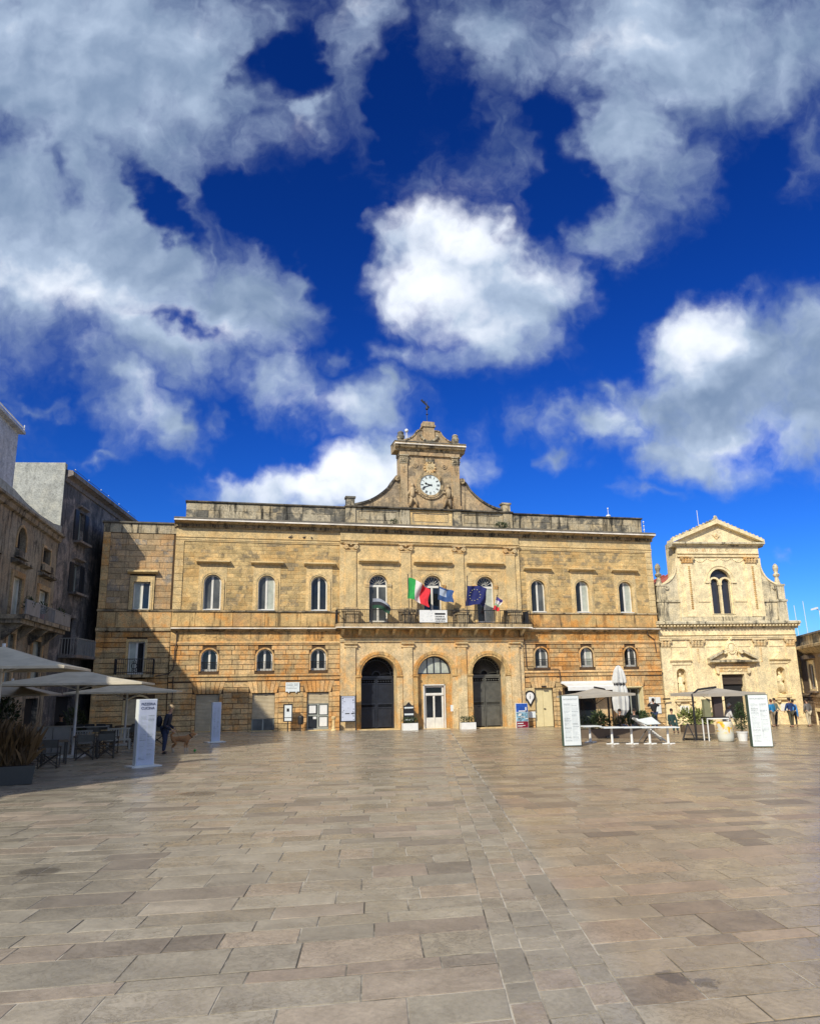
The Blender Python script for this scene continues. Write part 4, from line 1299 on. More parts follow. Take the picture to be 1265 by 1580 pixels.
sh = shutter(-13.66, 1.30, .22, 2.3).build('roller_shutter', M['shutter'], PAL)
sh = shutter(-10.46, 1.30, .86, 2.3).build('roller_shutter', M['shutter'], PAL)
d1_ = MB().wall(rect(-11.11, -9.81, .10, .86), [rect(-11.05, -10.50, .18, .82), rect(-10.42, -9.87, .18, .82)], .2, .26).build('shop_front', M['greyframe'], PAL)
for q in (rect(-11.05, -10.50, .18, .82), rect(-10.42, -9.87, .18, .82)): MB().prism(q, .23, .24).build('pane', M['glassblue'], d1_)
sh = shutter(-7.22, 1.30, 1.66, 2.3).build('roller_shutter', M['shutter'], PAL)
qs = [rect(-7.82, -7.28, 1.02, 1.60), rect(-7.18, -6.62, .98, 1.60), rect(-7.82, -7.28, .22, .94), rect(-7.18, -6.62, .30, .90)]
d2_ = MB().wall(rect(-7.88, -6.56, .10, 1.66), qs, .18, .25).build('shop_front', M['greyframe'], PAL)
for i, q in enumerate(qs):
    MB().prism(q, .21, .225).build('pane', M['glass'], d2_)
for q in (rect(-7.76, -7.36, 1.10, 1.54), rect(-7.13, -6.68, 1.02, 1.56), rect(-7.13, -6.68, .33, .86), rect(-7.52, -7.32, .76, .90)):
    p_ = MB().prism(q, .195, .205).build('notice', M['white'], d2_)
for x in (-13.66, -10.46, -7.22):
    MB().box(x - .8, x + .8, -.28, .2, gz(x) - .1, gz(x) + .05).build('door_step', M['smooth'], PAL)
yd = MB().box(6.60, 7.24, .16, .22, gz(7) + .02, 2.30).box(7.26, 7.90, .16, .22, gz(7) + .02, 2.30)
yd = yd.build('cream_door', M['cream'], PAL)
MB().box(7.28, 7.40, .10, .16, 1.0, 1.05).build('handle', M['iron'], yd)
MB().box(-.15, .15, -.16, 0, 0, .07).build('door_lamp', M['iron'], PAL, loc=(7.26, -.02, 2.40))
# cafe shop front under the awning
qs = [rect(8.85, 9.8, .0, 2.1), rect(9.9, 10.9, 0, 2.1), rect(11.0, 12.1, .5, 2.1)]
cf = MB().wall(rect(8.75, 12.2, -.25, 2.32), qs, .25, .33).build('cafe_front', M['iron'], PAL)
for q in qs: MB().prism(q, .29, .30).build('pane', M['glass'], cf)
MB().box(11.0, 12.1, .22, .25, -.2, 2.2).build('cafe_panel', M['portico'], PAL)
# deep pale doorway at the right end
MB().box(13.0, 13.02, -.02, .5, -.3, 2.32).box(14.30, 14.36, -.02, .5, -.3, 2.32).box(13.0, 14.36, -.02, .5, 2.26, 2.34).build('pale_door_reveal', M['cream'], PAL)
dd = MB().wall(rect(13.02, 14.3, -.25, 2.26), [rect(13.12, 13.62, .1, 2.15), rect(13.70, 14.2, .1, 2.15)], .42, .48).build('glazed_door', M['greyframe'], PAL)
for q in (rect(13.12, 13.62, .1, 2.15), rect(13.70, 14.2, .1, 2.15)): MB().prism(q, .45, .46).build('pane', M['glass'], dd)

# ---- weeds and pipes ---------------------------------------------------------------------------------
MB().tube([(-15.55, -.08, 6.0), (-15.55, -.08, 5.2), (-15.62, -.08, 4.9), (-15.62, -.08, 4.0), (-15.66, -.08, 3.75), (-15.9, -.08, 3.5), (-16.6, -.06, 3.38)], .035, 6).build('drain_pipe', M['pipe'], PAL)
MB().tube([(-15.62, -.08, 3.35), (-15.62, -.08, 1.9)], .03, 6).build('drain_pipe', M['pipe'], PAL)
MB().tube([(6.05, -.12, 6.0), (6.02, -.10, 5.5), (6.12, -.08, 5.2), (6.14, -.08, 3.7), (6.2, -.08, 3.55), (7.0, -.08, 3.52), (8.35, -.08, 3.50), (8.42, -.08, 3.4), (8.45, -.08, 2.7)], .03, 6).build('cable_pipe', M['pipe'], PAL)
MB().tube([(15.0, -.09, 6.0), (15.0, -.09, 5.75), (15.5, -.09, 5.4), (15.55, -.09, 4.6)], .03, 6).build('drain_pipe', M['pipe'], PAL)

# ================================================================== annex at the left end
AN = thing('annex_wing', 'grey and ochre side wing with one small balcony left of the town hall', 'building', (0, 0, 0))
A0, A1, AY0 = -20.03, -15.92, .12
ah = [rect(-18.14, -17.2, 7.16, 8.84), rect(-18.2, -17.3, 3.5, 5.35), rect(-18.15, -16.75, .15, 2.15)]
MB().wall(rect(A0, A1, -.4, 12.35), ah, AY0 + .06, AY0 + .5).build('wall', M['recess'], AN)
MB().box(A0, A1, AY0 + .5, 9, -.4, 12.35).build('building_body', M['slum'], AN)
MB().box(A0 + .01, A0 + .3, AY0 + .03, 3, -.4, 12.3).build('side_wall', M['annexup'], AN)
bl = [inter_rect(-18.38, -16.96, 7.0, 9.2), inter_rect(-18.3, -17.2, 3.4, 5.45), inter_rect(-18.3, -16.6, -1, 2.3)]
lay_stones(courses(A0, A1, -.3, 5.9, .30, 1.25, bl, .034, seed=61, y0=AY0), .05, M['ashlar'], AN, 'stone_block', 60)
lay_stones(courses(A0 + .42, A1 - .1, 7.24, 11.75, .36, .8, bl, .012, seed=62, y0=AY0 + .03), .04, M['annexup'], AN, 'wall_stones')
lay_stones(courses(A0, A0 + .42, 7.24, 12.3, .42, .5, [], .014, seed=63, y0=AY0), .06, M['ashlar'], AN, 'corner_stones')
MB().box(A0, A1, AY0, AY0 + .06, 11.78, 12.35).build('top_band', M['parapet'], AN)
MB().sweep([(AY0, 12.32), (AY0 - .10, 12.36), (AY0 - .10, 12.45), (AY0 + .6, 12.5), (AY0 + .6, 12.32)], A0 - .08, A1).build('coping', M['lichen'], AN)
MB().sweep([(AY0 + .03, 5.92), (AY0 - .05, 5.98), (AY0 - .05, 6.10), (AY0 + .03, 6.16)], A0 - .03, A1).build('string_course', M['cornice'], AN)
lay_stones(courses(A0, A1, 6.16, 7.08, .92, 1.6, [], .016, seed=64, y0=AY0), .06, M['ashlar'], AN, 'pedestal_course')
MB().sweep([(AY0 + .03, 7.08), (AY0 - .05, 7.10), (AY0 - .05, 7.17), (AY0 + .03, 7.22)], A0 - .03, A1).build('sill_course', M['cornice'], AN)
MB().wall(rect(-18.36, -16.98, 7.2, 9.2), [rect(-18.14, -17.2, 7.21, 8.84)], AY0 - .03, AY0 + .04).wall(rect(-18.26, -17.08, 7.2, 8.96), [rect(-18.14, -17.2, 7.21, 8.84)], AY0 - .06, AY0).build('window_surround', M['smooth'], AN)
MB().sweep([(AY0, 9.3), (AY0 - .12, 9.33), (AY0 - .28, 9.40), (AY0 - .28, 9.46), (AY0, 9.56)], -18.52, -16.82).build('window_hood', M['smooth'], AN)
wr, hh_ = window_arched(.94, 1.68, AY0 + .16, False)
place_window(AN, -17.67, 7.16, wr, hh_, AY0 + .16, ('paleglass', 'glass'))
# balcony door below
wr, hh_ = window_arched(.9, 1.85, AY0 + .16, False)
place_window(AN, -17.75, 3.5, wr, hh_, AY0 + .16, ('paleglass', 'dark'), name='balcony_door')
MB().wall(rect(-18.34, -17.16, 3.45, 5.5), [rect(-18.2, -17.3, 3.46, 5.35)], AY0 - .02, AY0 + .04).build('door_surround', M['smooth'], AN)
ab = MB().box(-18.85, -16.68, AY0 - .62, AY0, 3.32, 3.48).build('balcony', M['cornice'], AN)
rl = MB()
for (a, b) in (((-18.8, AY0 - .58), (-16.73, AY0 - .58)), ((-18.8, AY0 - .58), (-18.8, AY0)), ((-16.73, AY0 - .58), (-16.73, AY0))):
    L = math.hypot(b[0] - a[0], b[1] - a[1]); n = int(L / .11)
    for i in range(n + 1):
        x = a[0] + (b[0] - a[0]) * i / n; y = a[1] + (b[1] - a[1]) * i / n
        rl.tube([(x, y, 3.48), (x, y, 4.32)], .012 if i % n else .028, 4, False)
    for z in (3.60, 4.34): rl.tube([(a[0], a[1], z), (b[0], b[1], z)], .024, 5)
rl.ring(-17.75, 3.95, .14, .18, AY0 - .60, AY0 - .57, 0, 360, 14).ring(-17.75, 4.18, .06, .09, AY0 - .60, AY0 - .57, 0, 360, 12).ring(-17.75, 3.72, .06, .09, AY0 - .60, AY0 - .57, 0, 360, 12)
rl.build('balcony_railing', M['iron'], ab)
shutter(-17.45, 1.38, .3, 2.15, AY0 + .14).build('roller_shutter', M['shutter'], AN)
MB().ring(-17.45, 1.52, .74, .84, AY0 - .03, AY0 + .04, 35, 145, 12).box(-18.29, -18.15, AY0 - .03, AY0 + .04, -.2, 2.06).box(-16.75, -16.61, AY0 - .03, AY0 + .04, -.2, 2.06).build('shutter_surround', M['smooth'], AN)

# ================================================================== the church
CH = thing('church', 'pale baroque church with pediment, twin arched window and two niche statues', 'church', (15.9, 0.25, 0), R(-7))
S = M['church']; SW = M['churchw']
hole_door = rect(4.36, 6.0, -.5, 3.02)
niches = [archp(1.5, .68, 1.62, 3.12), archp(8.7, .68, 1.62, 3.12)]
MB().wall(rect(.12, 10.08, -.9, 5.95), [hole_door] + niches, 0, .45).build('front_wall', S, CH)
MB().box(.12, 10.08, .46, 16, -.9, 6.3).build('nave', S, CH)
for cx in (1.5, 8.7):
    mb = MB().wall(archp(cx, .78, 1.55, 3.12), [], .44, .45)
    mb.build('niche_back', S, CH)
    MB().ring(cx, 3.12, .34, .42, -.05, 0, 0, 180, 14).box(cx - .42, cx - .34, -.05, 0, 1.6, 3.12).box(cx + .34, cx + .42, -.05, 0, 1.6, 3.12).build('niche_frame', S, CH)
    MB().wall(rect(cx - .68, cx + .68, 1.4, 3.7), [archp(cx, .84, 1.58, 3.12)], -.04, 0).box(cx - .75, cx + .75, -.1, 0, 3.70, 3.86).build('niche_panel', S, CH)
    hd = MB().sweep([(0, 3.86), (-.16, 3.90), (-.22, 3.98), (0, 4.0)], cx - .78, cx + .78)
    hd.prism([(cx - .78, 4.0), (cx + .78, 4.0)] + curve([(cx + .78, 4.0), (cx + .4, 4.08), (cx + .14, 4.36), (cx, 4.42), (cx - .14, 4.36), (cx - .4, 4.08), (cx - .78, 4.0)], 4)[1:-1], -.14, 0)
    hd.build('niche_hood', S, CH)
    f_ = MB().ball((cx, -.08, 4.5), .09, .07, .12)
    f_.box(cx - .09, cx + .09, -.12, 0, 4.36, 4.42)
    f_.build('hood_finial', S, CH)
    MB().box(cx - .5, cx + .5, -.16, 0, 1.42, 1.60).box(cx - .72, cx + .72, -.20, 0, 1.28, 1.38).ring(cx - .45, 1.22, .02, .13, -.18, 0, 180, 360, 8).ring(cx + .45, 1.22, .02, .13, -.18, 0, 180, 360, 8).build('niche_sill', S, CH)
    MB().box(cx - .3, cx + .3, -.03, 0, .52, 1.0).build('wall_plaque', M['white'], CH)
    for zz0, zz1 in ((.2, .45), (.45, .7)):
        pass
    # statue
    st = MB()
    st.box(-.24, .24, -.16, .16, 0, .1)
    st.tube([(0, 0, .1), (.02, 0, .45), (-.02, 0, .8), (.03, 0, 1.05), (0, 0, 1.22), (0, 0, 1.30)], [.24, .21, .17, .19, .17, .06], 10)
    st.ball((0, -.02, 1.42), .09, .09, .12, 8, 6)
    st.tube([(-.16, 0, 1.18), (-.24, -.06, .95), (-.10, -.16, .84)], [.07, .06, .05], 6)
    st.tube([(.16, 0, 1.18), (.24, -.05, .92), (.12, -.15, 1.02)], [.07, .06, .05], 6)
    for i in range(6): st.tube([(-.16 + i * .06, -.15, 1.0 - .05 * i), (-.18 + i * .07, -.2, .12)], [.025, .035], 5)
    st.build('statue', S, CH, smooth=True, loc=(cx, .20, 1.62))
MB().box(-.3, 10.3, -.12, .5, -1.0, .1).build('plinth', S, CH)
PIL = [(.18, .88), (2.35, 3.28), (6.92, 7.85), (9.28, 9.98)]


def carved_cap(w, h, n=4, rows=3):
    c_ = MB().box(-w / 2, w / 2, -.14, 0, 0, .05).box(-w / 2 - .07, w / 2 + .07, -.22, 0, h - .08, h)
    for j in range(rows):
        for i in range(n):
            x = -w / 2 + w * (i + .5) / n
            c_.ball((x, -.13 - .02 * j, .12 + j * (h - .22) / rows), w / n * .52, .07, h / rows * .45, 6, 4)
    for s in (-1, 1): c_.ring(s * (w / 2 - .02), h - .15, .03, .09, -.22, -.02, 0, 360, 10)
    return c_


for (a, b) in PIL:
    c = (a + b) / 2
    p_ = MB().box(a, b, -.10, 0, .1, 4.86).box(a - .06, b + .06, -.15, 0, .1, .5)
    if b - a > .8: p_.box(a - .16, a, -.05, 0, .1, 4.86).box(b, b + .16, -.05, 0, .1, 4.86)
    p_.build('pilaster', S, CH)
    carved_cap(b - a, .54, 4 if b - a > .8 else 3).build('pilaster_capital', M['portico'], CH, loc=(c, 0, 4.86))
    if b - a > .8:
        g_ = MB()
        for i in range(8): g_.ball((0, -.10, -i * .12), .10 - .006 * i, .04, .07, 6, 4)
        g_.build('pilaster_garland', M['portico'], CH, loc=(c, 0, 4.72))
MB().sweep([(0, 5.40), (-.14, 5.40), (-.14, 5.50), (-.18, 5.50), (-.18, 5.60), (-.26, 5.66), (0, 5.68)], .1, 10.1).build('architrave', S, CH)
MB().box(.1, 10.1, -.13, 0, 5.68, 6.12).build('frieze', S, CH)
for (a, b) in ((.95, 2.1), (3.5, 6.7), (8.1, 9.15)):
    MB().wall(rect(a, b, 4.88, 5.38), [rect(a + .08, b - .08, 4.95, 5.31)], -.04, 0).build('wall_panel', S, CH)
MB().sweep([(0, 6.12), (-.16, 6.12), (-.18, 6.30), (-.50, 6.42), (-.56, 6.42), (-.56, 6.54), (-.48, 6.62), (.6, 6.68), (.6, 6.12)], -.12, 10.35).build('cornice', SW, CH)
md = MB()
for i in range(44):
    x = -.05 + i * 10.3 / 43
    md.box(x - .06, x + .06, -.48, -.17, 6.26, 6.37)
md.build('modillions', S, CH)
# door and its broken pediment
d_ = MB().box(4.5, 5.86, .25, .32, -.4, 2.2).box(4.36, 6.0, .3, .36, 2.2, 3.0)
d_.build('church_door', M['dark'], CH)
tr = MB().box(4.42, 5.94, .18, .24, 2.35, 2.98)
for i in range(6): tr.ring(4.62 + i * .22, 2.66, .05, .08, .15, .18, 0, 360, 10)
tr.build('carved_door_panel', simple('dark_carved_wood', (.06, .045, .035), .6), CH)
MB().wall(rect(4.18, 6.18, -.4, 3.2), [rect(4.36, 6.0, -.39, 3.02)], -.08, 0).build('door_frame', M['smooth'] if False else S, CH)
MB().box(3.95, 6.42, -.14, 0, 3.42, 3.56).box(4.0, 6.36, -.10, 0, 3.2, 3.42).box(4.0, 6.36, -.12, 0, 3.56, 3.72).build('door_entablature', M['portico'], CH)
for s in (-1, 1): MB().prism([(5.18 + s * 1.02, 3.42), (5.18 + s * 1.25, 3.42), (5.18 + s * 1.2, 3.1), (5.18 + s * 1.05, 3.05)], -.22, 0).build('door_corbel', S, CH)
gl = MB()
for k in range(3):
    for i in range(7):
        a = math.pi * i / 6
        gl.ball((4.72 + k * .46 - .20 * math.cos(a), -.11, 3.34 - .12 * math.sin(a)), .05, .04, .04, 6, 4)
gl.build('door_garland', S, CH)
MB().sweep([(0, 3.72), (-.30, 3.78), (-.48, 3.84), (-.48, 3.94), (0, 4.0)], 3.45, 6.95).build('door_cornice', SW, CH)
for s in (-1, 1):
    p1, p2 = (5.2 + s * 1.72, 3.98), (5.2 + s * .66, 4.50)
    MB().prism([p1, p2, (p2[0], p2[1] + .15), (p1[0] + s * .05, p1[1] + .13)], -.46, 0).build('broken_pediment', SW, CH)
    MB().prism([(5.2 + s * 1.45, 3.98), (5.2 + s * .55, 3.98), (5.2 + s * .5, 4.45)], -.14, 0).build('tympanum', S, CH)
    MB().ring(5.2 + s * .60, 4.52, .03, .13, -.44, -.1, 0, 360, 12).build('pediment_scroll', S, CH)
ct = MB().prism(curve([(4.62, 4.0), (4.9, 4.3), (4.72, 4.7), (4.82, 5.1), (5.0, 5.28), (5.2, 5.42), (5.4, 5.28), (5.58, 5.1), (5.68, 4.7), (5.5, 4.3), (5.78, 4.0)], 4), -.22, 0)
for i in range(18):
    a = 2 * math.pi * i / 18
    ct.ball((5.2 + .30 * math.cos(a), -.24, 4.78 + .38 * math.sin(a)), .06, .06, .07, 6, 4)
ct.ball((5.2, -.22, 4.78), .22, .07, .28, 10, 6).ball((5.2, -.3, 5.42), .1)
ct.build('cartouche', S, CH)
# upper storey
UC = 5.05
MB().wall(rect(1.95, 8.15, 6.66, 11.42), [archp(UC, 1.56, 7.15, 9.52, 18)], 0, .5).build('upper_wall', S, CH)
MB().box(2.0, 8.1, .5, 1.6, 6.6, 11.9).build('upper_body', S, CH)
MB().box(1.9, 8.2, -.05, .5, 6.66, 6.95).build('upper_plinth', SW, CH)
pa = MB().prism(archp(UC, 1.56, 7.15, 9.52, 18), .30, .32).build('church_window', simple('dark_leaded_glass', (.03, .032, .045), .25), CH)
tw = MB().box(UC - .07, UC + .07, .05, .26, 7.15, 9.2).box(UC - .12, UC + .12, .03, .26, 9.18, 9.30)
for s in (-1, 1):
    tw.ring(UC + s * .41, 9.32, .30, .42, .05, .26, 0, 180, 14)
    tw.box(UC + s * .76 - .07, UC + s * .76 + .07, .05, .26, 7.15, 9.3)
tw.box(UC - .8, UC + .8, .0, .3, 7.05, 7.16)
tw.build('window_tracery', S, pa)
MB().ring(UC, 9.52, .78, .88, -.05, 0, 0, 180, 22).box(UC - .88, UC - .78, -.05, 0, 7.1, 9.52).box(UC + .78, UC + .88, -.05, 0, 7.1, 9.52).ring(UC, 9.52, .98, 1.06, -.05, 0, 0, 180, 22).build('window_surround', S, CH)
for s in (-1, 1): MB().box(UC + s * .95 - .2, UC + s * .95 + .2, -.10, 0, 9.30, 9.42).build('window_impost', S, CH)
for c in (2.68, 7.42):
    MB().box(c - .36, c + .36, -.10, 0, 6.95, 10.72).box(c - .50, c + .50, -.05, 0, 6.95, 10.72).build('upper_pilaster', S, CH)
    carved_cap(.86, .46, 4, 2).build('pilaster_capital', M['portico'], CH, loc=(c, -.02, 10.70))
    g_ = MB()
    for i in range(22): g_.ball((0, -.10, -i * .14), .10, .035, .07, 6, 4)
    g_.build('carved_ornament', M['orange'], CH, loc=(c + .10, 0, 10.45))
for (a, b) in ((3.25, 4.15), (5.95, 6.85)):
    MB().box(a, b, -.06, 0, 7.98, 8.10).build('wall_band', S, CH)
sw_ = MB()
for k in range(4):
    x0 = 3.25 + k * .95
    for i in range(9):
        u = i / 8
        sw_.ball((x0 + .9 * u, -.03, 11.02 - .22 * math.sin(math.pi * u) + (.1 if k in (1, 2) else 0)), .055, .03, .035, 6, 4)
sw_.build('swag', S, CH)
MB().sweep([(0, 11.14), (-.12, 11.16), (-.12, 11.28), (-.2, 11.34), (0, 11.38)], 2.0, 8.1).build('upper_architrave', S, CH)
MB().box(2.0, 8.1, -.12, .1, 11.38, 11.86).build('inscription_frieze', S, CH)


def text_obj(body, size, mat, parent, loc, rot=(R(90), 0, 0), ext=0.004, align='LEFT', name='lettering', sx=1.0):
    cu = bpy.data.curves.new(name, 'FONT')
    cu.body = body; cu.size = size; cu.extrude = ext; cu.align_x = align; cu.resolution_u = 2
    tmp = bpy.data.objects.new(name, cu)
    col.objects.link(tmp)
    dg = bpy.context.evaluated_depsgraph_get()
    me = bpy.data.meshes.new_from_object(tmp.evaluated_get(dg))
    bpy.data.objects.remove(tmp)
    me.materials.clear(); me.materials.append(mat)
    o = bpy.data.objects.new(name, me)
    col.objects.link(o)
    o.location = loc; o.rotation_euler = rot; o.scale = (sx, 1, 1)
    if parent: o.parent = parent
    return o


text_obj('I GLO · IIS · C · TC · C · NTI', .28, M['orange'], CH, (2.75, -.125, 11.53), sx=1.15)
MB().sweep([(.1, 11.86), (-.16, 11.88), (-.24, 11.98), (-.46, 12.04), (-.46, 12.16), (.6, 12.2), (.6, 11.86)], 1.62, 8.48).build('upper_cornice', SW, CH)
MB().prism([(1.75, 12.16), (8.35, 12.16), (5.05, 13.6)], -.10, .4).build('pediment_wall', S, CH)
for s in (-1, 1):
    a, b = (UC + s * 3.42, 12.16), (UC, 13.52)
    MB().prism([a, b, (b[0], b[1] + .30), (a[0], a[1] + .20)], -.46, .5).build('raking_cornice', S, CH)
    for i in range(13):
        u = (i + .5) / 13
        x, z = a[0] + (b[0] - a[0]) * u, a[1] + .2 + (b[1] + .30 - a[1] - .2) * u
        MB().ball((0, -.25, .05), .10, .09, .11, 7, 5).ball((0, 0, .03), .08, .08, .07, 6, 4).build('roof_crocket', SW, CH, loc=(x, 0, z))
MB().box(UC - .1, UC + .1, -.36, -.16, 13.75, 13.98).ball((UC, -.26, 14.0), .13).build('apex_finial', SW, CH)
pr_ = MB().ring(UC + .0, 12.62, .13, .19, -.14, -.10, 180, 360, 10).ball((UC, -.12, 12.72), .10, .05, .12)
pr_.prism([(UC - .32, 12.72), (UC - .22, 12.74), (UC - .04, 12.52), (UC - .12, 12.48)], -.14, -.1).prism([(UC + .32, 12.72), (UC + .22, 12.74), (UC + .04, 12.52), (UC + .12, 12.48)], -.14, -.1)
pr_.build('pediment_emblem', M['portico'], CH)
MB().box(2.0, 8.1, .4, 1.6, 11.9, 12.3).build('rear_roof', SW, CH)
# curved wings and corner pedestals
for s in (-1, 1):
    cv = curve([(UC + s * 3.1, 11.1), (UC + s * 3.12, 10.4), (UC + s * 3.4, 9.75), (UC + s * 3.85, 9.35), (UC + s * 4.25, 9.2)], 6)
    MB().prism(cv + [(UC + s * 4.25, 6.66), (UC + s * 3.1, 6.66)], .08, .5).build('curved_wing', SW, CH)
    mb = MB(); band(cv, .10 * s, 0, .55, mb); mb.build('wing_coping', S, CH)
    MB().box(min(UC + s * 3.1, UC + s * 4.3), max(UC + s * 3.1, UC + s * 4.3), -.02, .5, 7.98, 8.12).build('wing_band', SW, CH)
    MB().ring(UC + s * 4.0, 9.0, .05, .16, -.04, .3, 0, 360, 12).build('wing_scroll', SW, CH)
    c = UC + s * 4.42
    MB().box(c - .34, c + .34, -.05, .6, 6.66, 8.0).box(c - .40, c + .40, -.10, .65, 7.98, 8.14).box(c - .30, c + .30, -.03, .55, 8.14, 9.1).box(c - .36, c + .36, -.08, .6, 9.1, 9.22).build('corner_pedestal', SW, CH)
    MB().lathe([(.27, 0), (.20, .12), (.12, .5), (.22, .62), (.24, .72), (.12, .82), (.14, .95), (.20, 1.15), (.17, 1.35), (.06, 1.5)], (0, 0, 0), 10).build('corner_finial', SW, CH, loc=(c, .25, 9.22))
# red roof seen past the left wing
MB().add([(0.3, 2.5, 9.25), (8, 2.5, 9.5), (12, 9, 12.9), (5.2, 9, 11.1)], [(0, 1, 2, 3)]).build('tiled_roof', M['terracotta'], CH)
tl = MB()
for i in range(14):
    u = i / 13
    tl.tube([(.3 + 7.7 * u, 2.45, 9.29 + .25 * u), (5.2 + 6.8 * u, 9, 11.14 + 1.8 * u)], .09, 6)
tl.build('roof_tiles', M['terracotta'], CH, kind='stuff')
MB().box(.3, 8, 2.5, 9, 6.5, 9.2).build('side_chapel', SW, CH)

# ================================================================== buildings on the left
LB = thing('tall_house', 'tall shaded house with pale side wall, dark shutters and fairy light cable at its eaves', 'house', (-21.57, -4, 0), R(80.8))
hl = [rect(2.55, 3.45, 10.85, 12.6), rect(2.45, 3.45, 7.95, 9.6), rect(1.75, 3.6, 4.6, 6.6), rect(1.5, 4.0, -.2, 2.35)]
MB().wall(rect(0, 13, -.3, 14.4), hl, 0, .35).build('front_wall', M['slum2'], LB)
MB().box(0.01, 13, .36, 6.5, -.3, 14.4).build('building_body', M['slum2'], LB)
MB().box(-.03, .0, 0, 2.75, 11.0, 14.72).box(-.05, .02, -.03, 0.02, 11.2, 14.5).build('gable_wall', M['gable'], LB)
MB().box(0, .3, .0, 2.75, 14.38, 14.70).build('gable_top', M['gable'], LB)
MB().sweep([(0, 13.7), (-.08, 13.72), (-.1, 13.95), (-.35, 14.05), (-.42, 14.05), (-.42, 14.2), (-.38, 14.32), (.3, 14.42), (.3, 13.7)], .12, 13.2).build('eaves_cornice', M['slum2'], LB)
cb = MB().tube([(.1, -.42, 14.38)] + [(i * 1.2, -.42, 14.38 + .02 * (i % 2)) for i in range(1, 11)], .015, 4)
cb = cb.build('light_cable', M['black'], LB)
for i in range(6): MB().ball((.3 + i * 1.9 + .25 * (i % 3), -.44, 14.41), .035).build('light_bulb', M['white'], LB)
for i, (x0, x1, z0, z1) in enumerate(((2.55, 3.45, 10.85, 12.6), (2.45, 3.45, 7.95, 9.6))):
    w = x1 - x0
    wr, hh_ = window_arched(w, z1 - z0, .2, False)
    place_window(LB, (x0 + x1) / 2, z0, wr, hh_, .2, ('paleglass', 'glassblue'), fmat='greyframe')
    for s in (-1, 1):
        q = x0 - .62 if s < 0 else x1 + .04
        sh_ = MB().box(q, q + .58, -.06, -.02, z0, z1)
        for k in range(14): sh_.box(q + .05, q + .53, -.075, -.06, z0 + .08 + k * (z1 - z0 - .1) / 14, z0 + .13 + k * (z1 - z0 - .1) / 14)
        sh_.build('window_shutter', M['woodgreen'], LB)
    MB().box(x0 - .5, x1 + .5, -.42, 0, z0 - .12, z0).build('window_ledge', M['slum2'], LB)
    MB().sweep([(0, z1 + .18), (-.22, z1 + .24), (-.22, z1 + .32), (0, z1 + .36)], x0 - .3, x1 + .3).build('window_hood', M['slum2'], LB)
MB().box(1.75, 3.6, .25, .3, 4.6, 6.6).build('balcony_door', M['dark'], LB)
bb = MB().box(1.3, 5.5, -.95, 0, 4.35, 4.5).build('balcony', M['slum2'], LB)
rl = MB()
for (a, b) in (((1.35, -.9), (5.45, -.9)), ((1.35, -.9), (1.35, 0)), ((5.45, -.9), (5.45, 0))):
    L = math.hypot(b[0] - a[0], b[1] - a[1]); n = int(L / .14)
    for i in range(n + 1):
        x = a[0] + (b[0] - a[0]) * i / n; y = a[1] + (b[1] - a[1]) * i / n
        rl.tube([(x, y, 4.5), (x, y, 5.35)], .014, 4, False)
    rl.tube([(a[0], a[1], 5.37), (b[0], b[1], 5.37)], .025, 5)
rl.build('balcony_railing', simple('pale_worn_railing', (.30, .30, .28), .6), bb)
MB().box(1.5, 4.0, .25, .3, -.2, 2.35).build('ground_door', M['dark'], LB)
MB().wall(rect(1.3, 4.2, -.2, 2.55), [rect(1.5, 4.0, -.19, 2.35)], -.03, 0).build('door_surround', M['slum2'], LB)

LL = thing('low_house', 'grimy three storey house with long cluttered balcony left of the tall house', 'house', (-21.57, -4, 0), R(86.9))
hl = [archp(-5.85, 1.25, 8.85, 9.25), rect(-2.55, -1.25, 8.85, 9.6), rect(-6.55, -5.2, 5.85, 7.6), rect(-2.7, -1.1, 5.85, 7.5),
      rect(-6.5, -5.6, 2.9, 5.1), rect(-2.9, -1.4, 2.9, 5.0), rect(-10.6, -9.4, 8.8, 10.0), rect(-10.6, -9.4, 5.85, 7.6), rect(-7.0, -5.2, -.1, 2.3), rect(-3.0, -1.0, -.1, 2.3), rect(-12, -9.5, -.1, 2.4)]
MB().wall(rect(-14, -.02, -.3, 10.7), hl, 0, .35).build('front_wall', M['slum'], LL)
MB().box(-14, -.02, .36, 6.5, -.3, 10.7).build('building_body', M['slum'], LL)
cop = MB()
pts = [(0, 11.2), (-1.5, 11.02), (-3.8, 10.93), (-6, 11.0), (-7.7, 11.18), (-9, 11.2), (-14, 11.2)]
cop.prism(pts + [(-14, 10.7), (0, 10.72)], -.10, .3)
cop.build('roof_coping', M['gable'], LL)
MB().sweep([(0, 10.25), (-.15, 10.3), (-.2, 10.5), (-.34, 10.55), (-.34, 10.66), (0, 10.72)], -14, -.02).build('cornice', M['slum'], LL)
hh2 = [(-5.85, 8.85, 1.25, 1.02, True), (-1.9, 8.85, 1.3, .75, False), (-10.0, 8.8, 1.2, 1.2, False)]
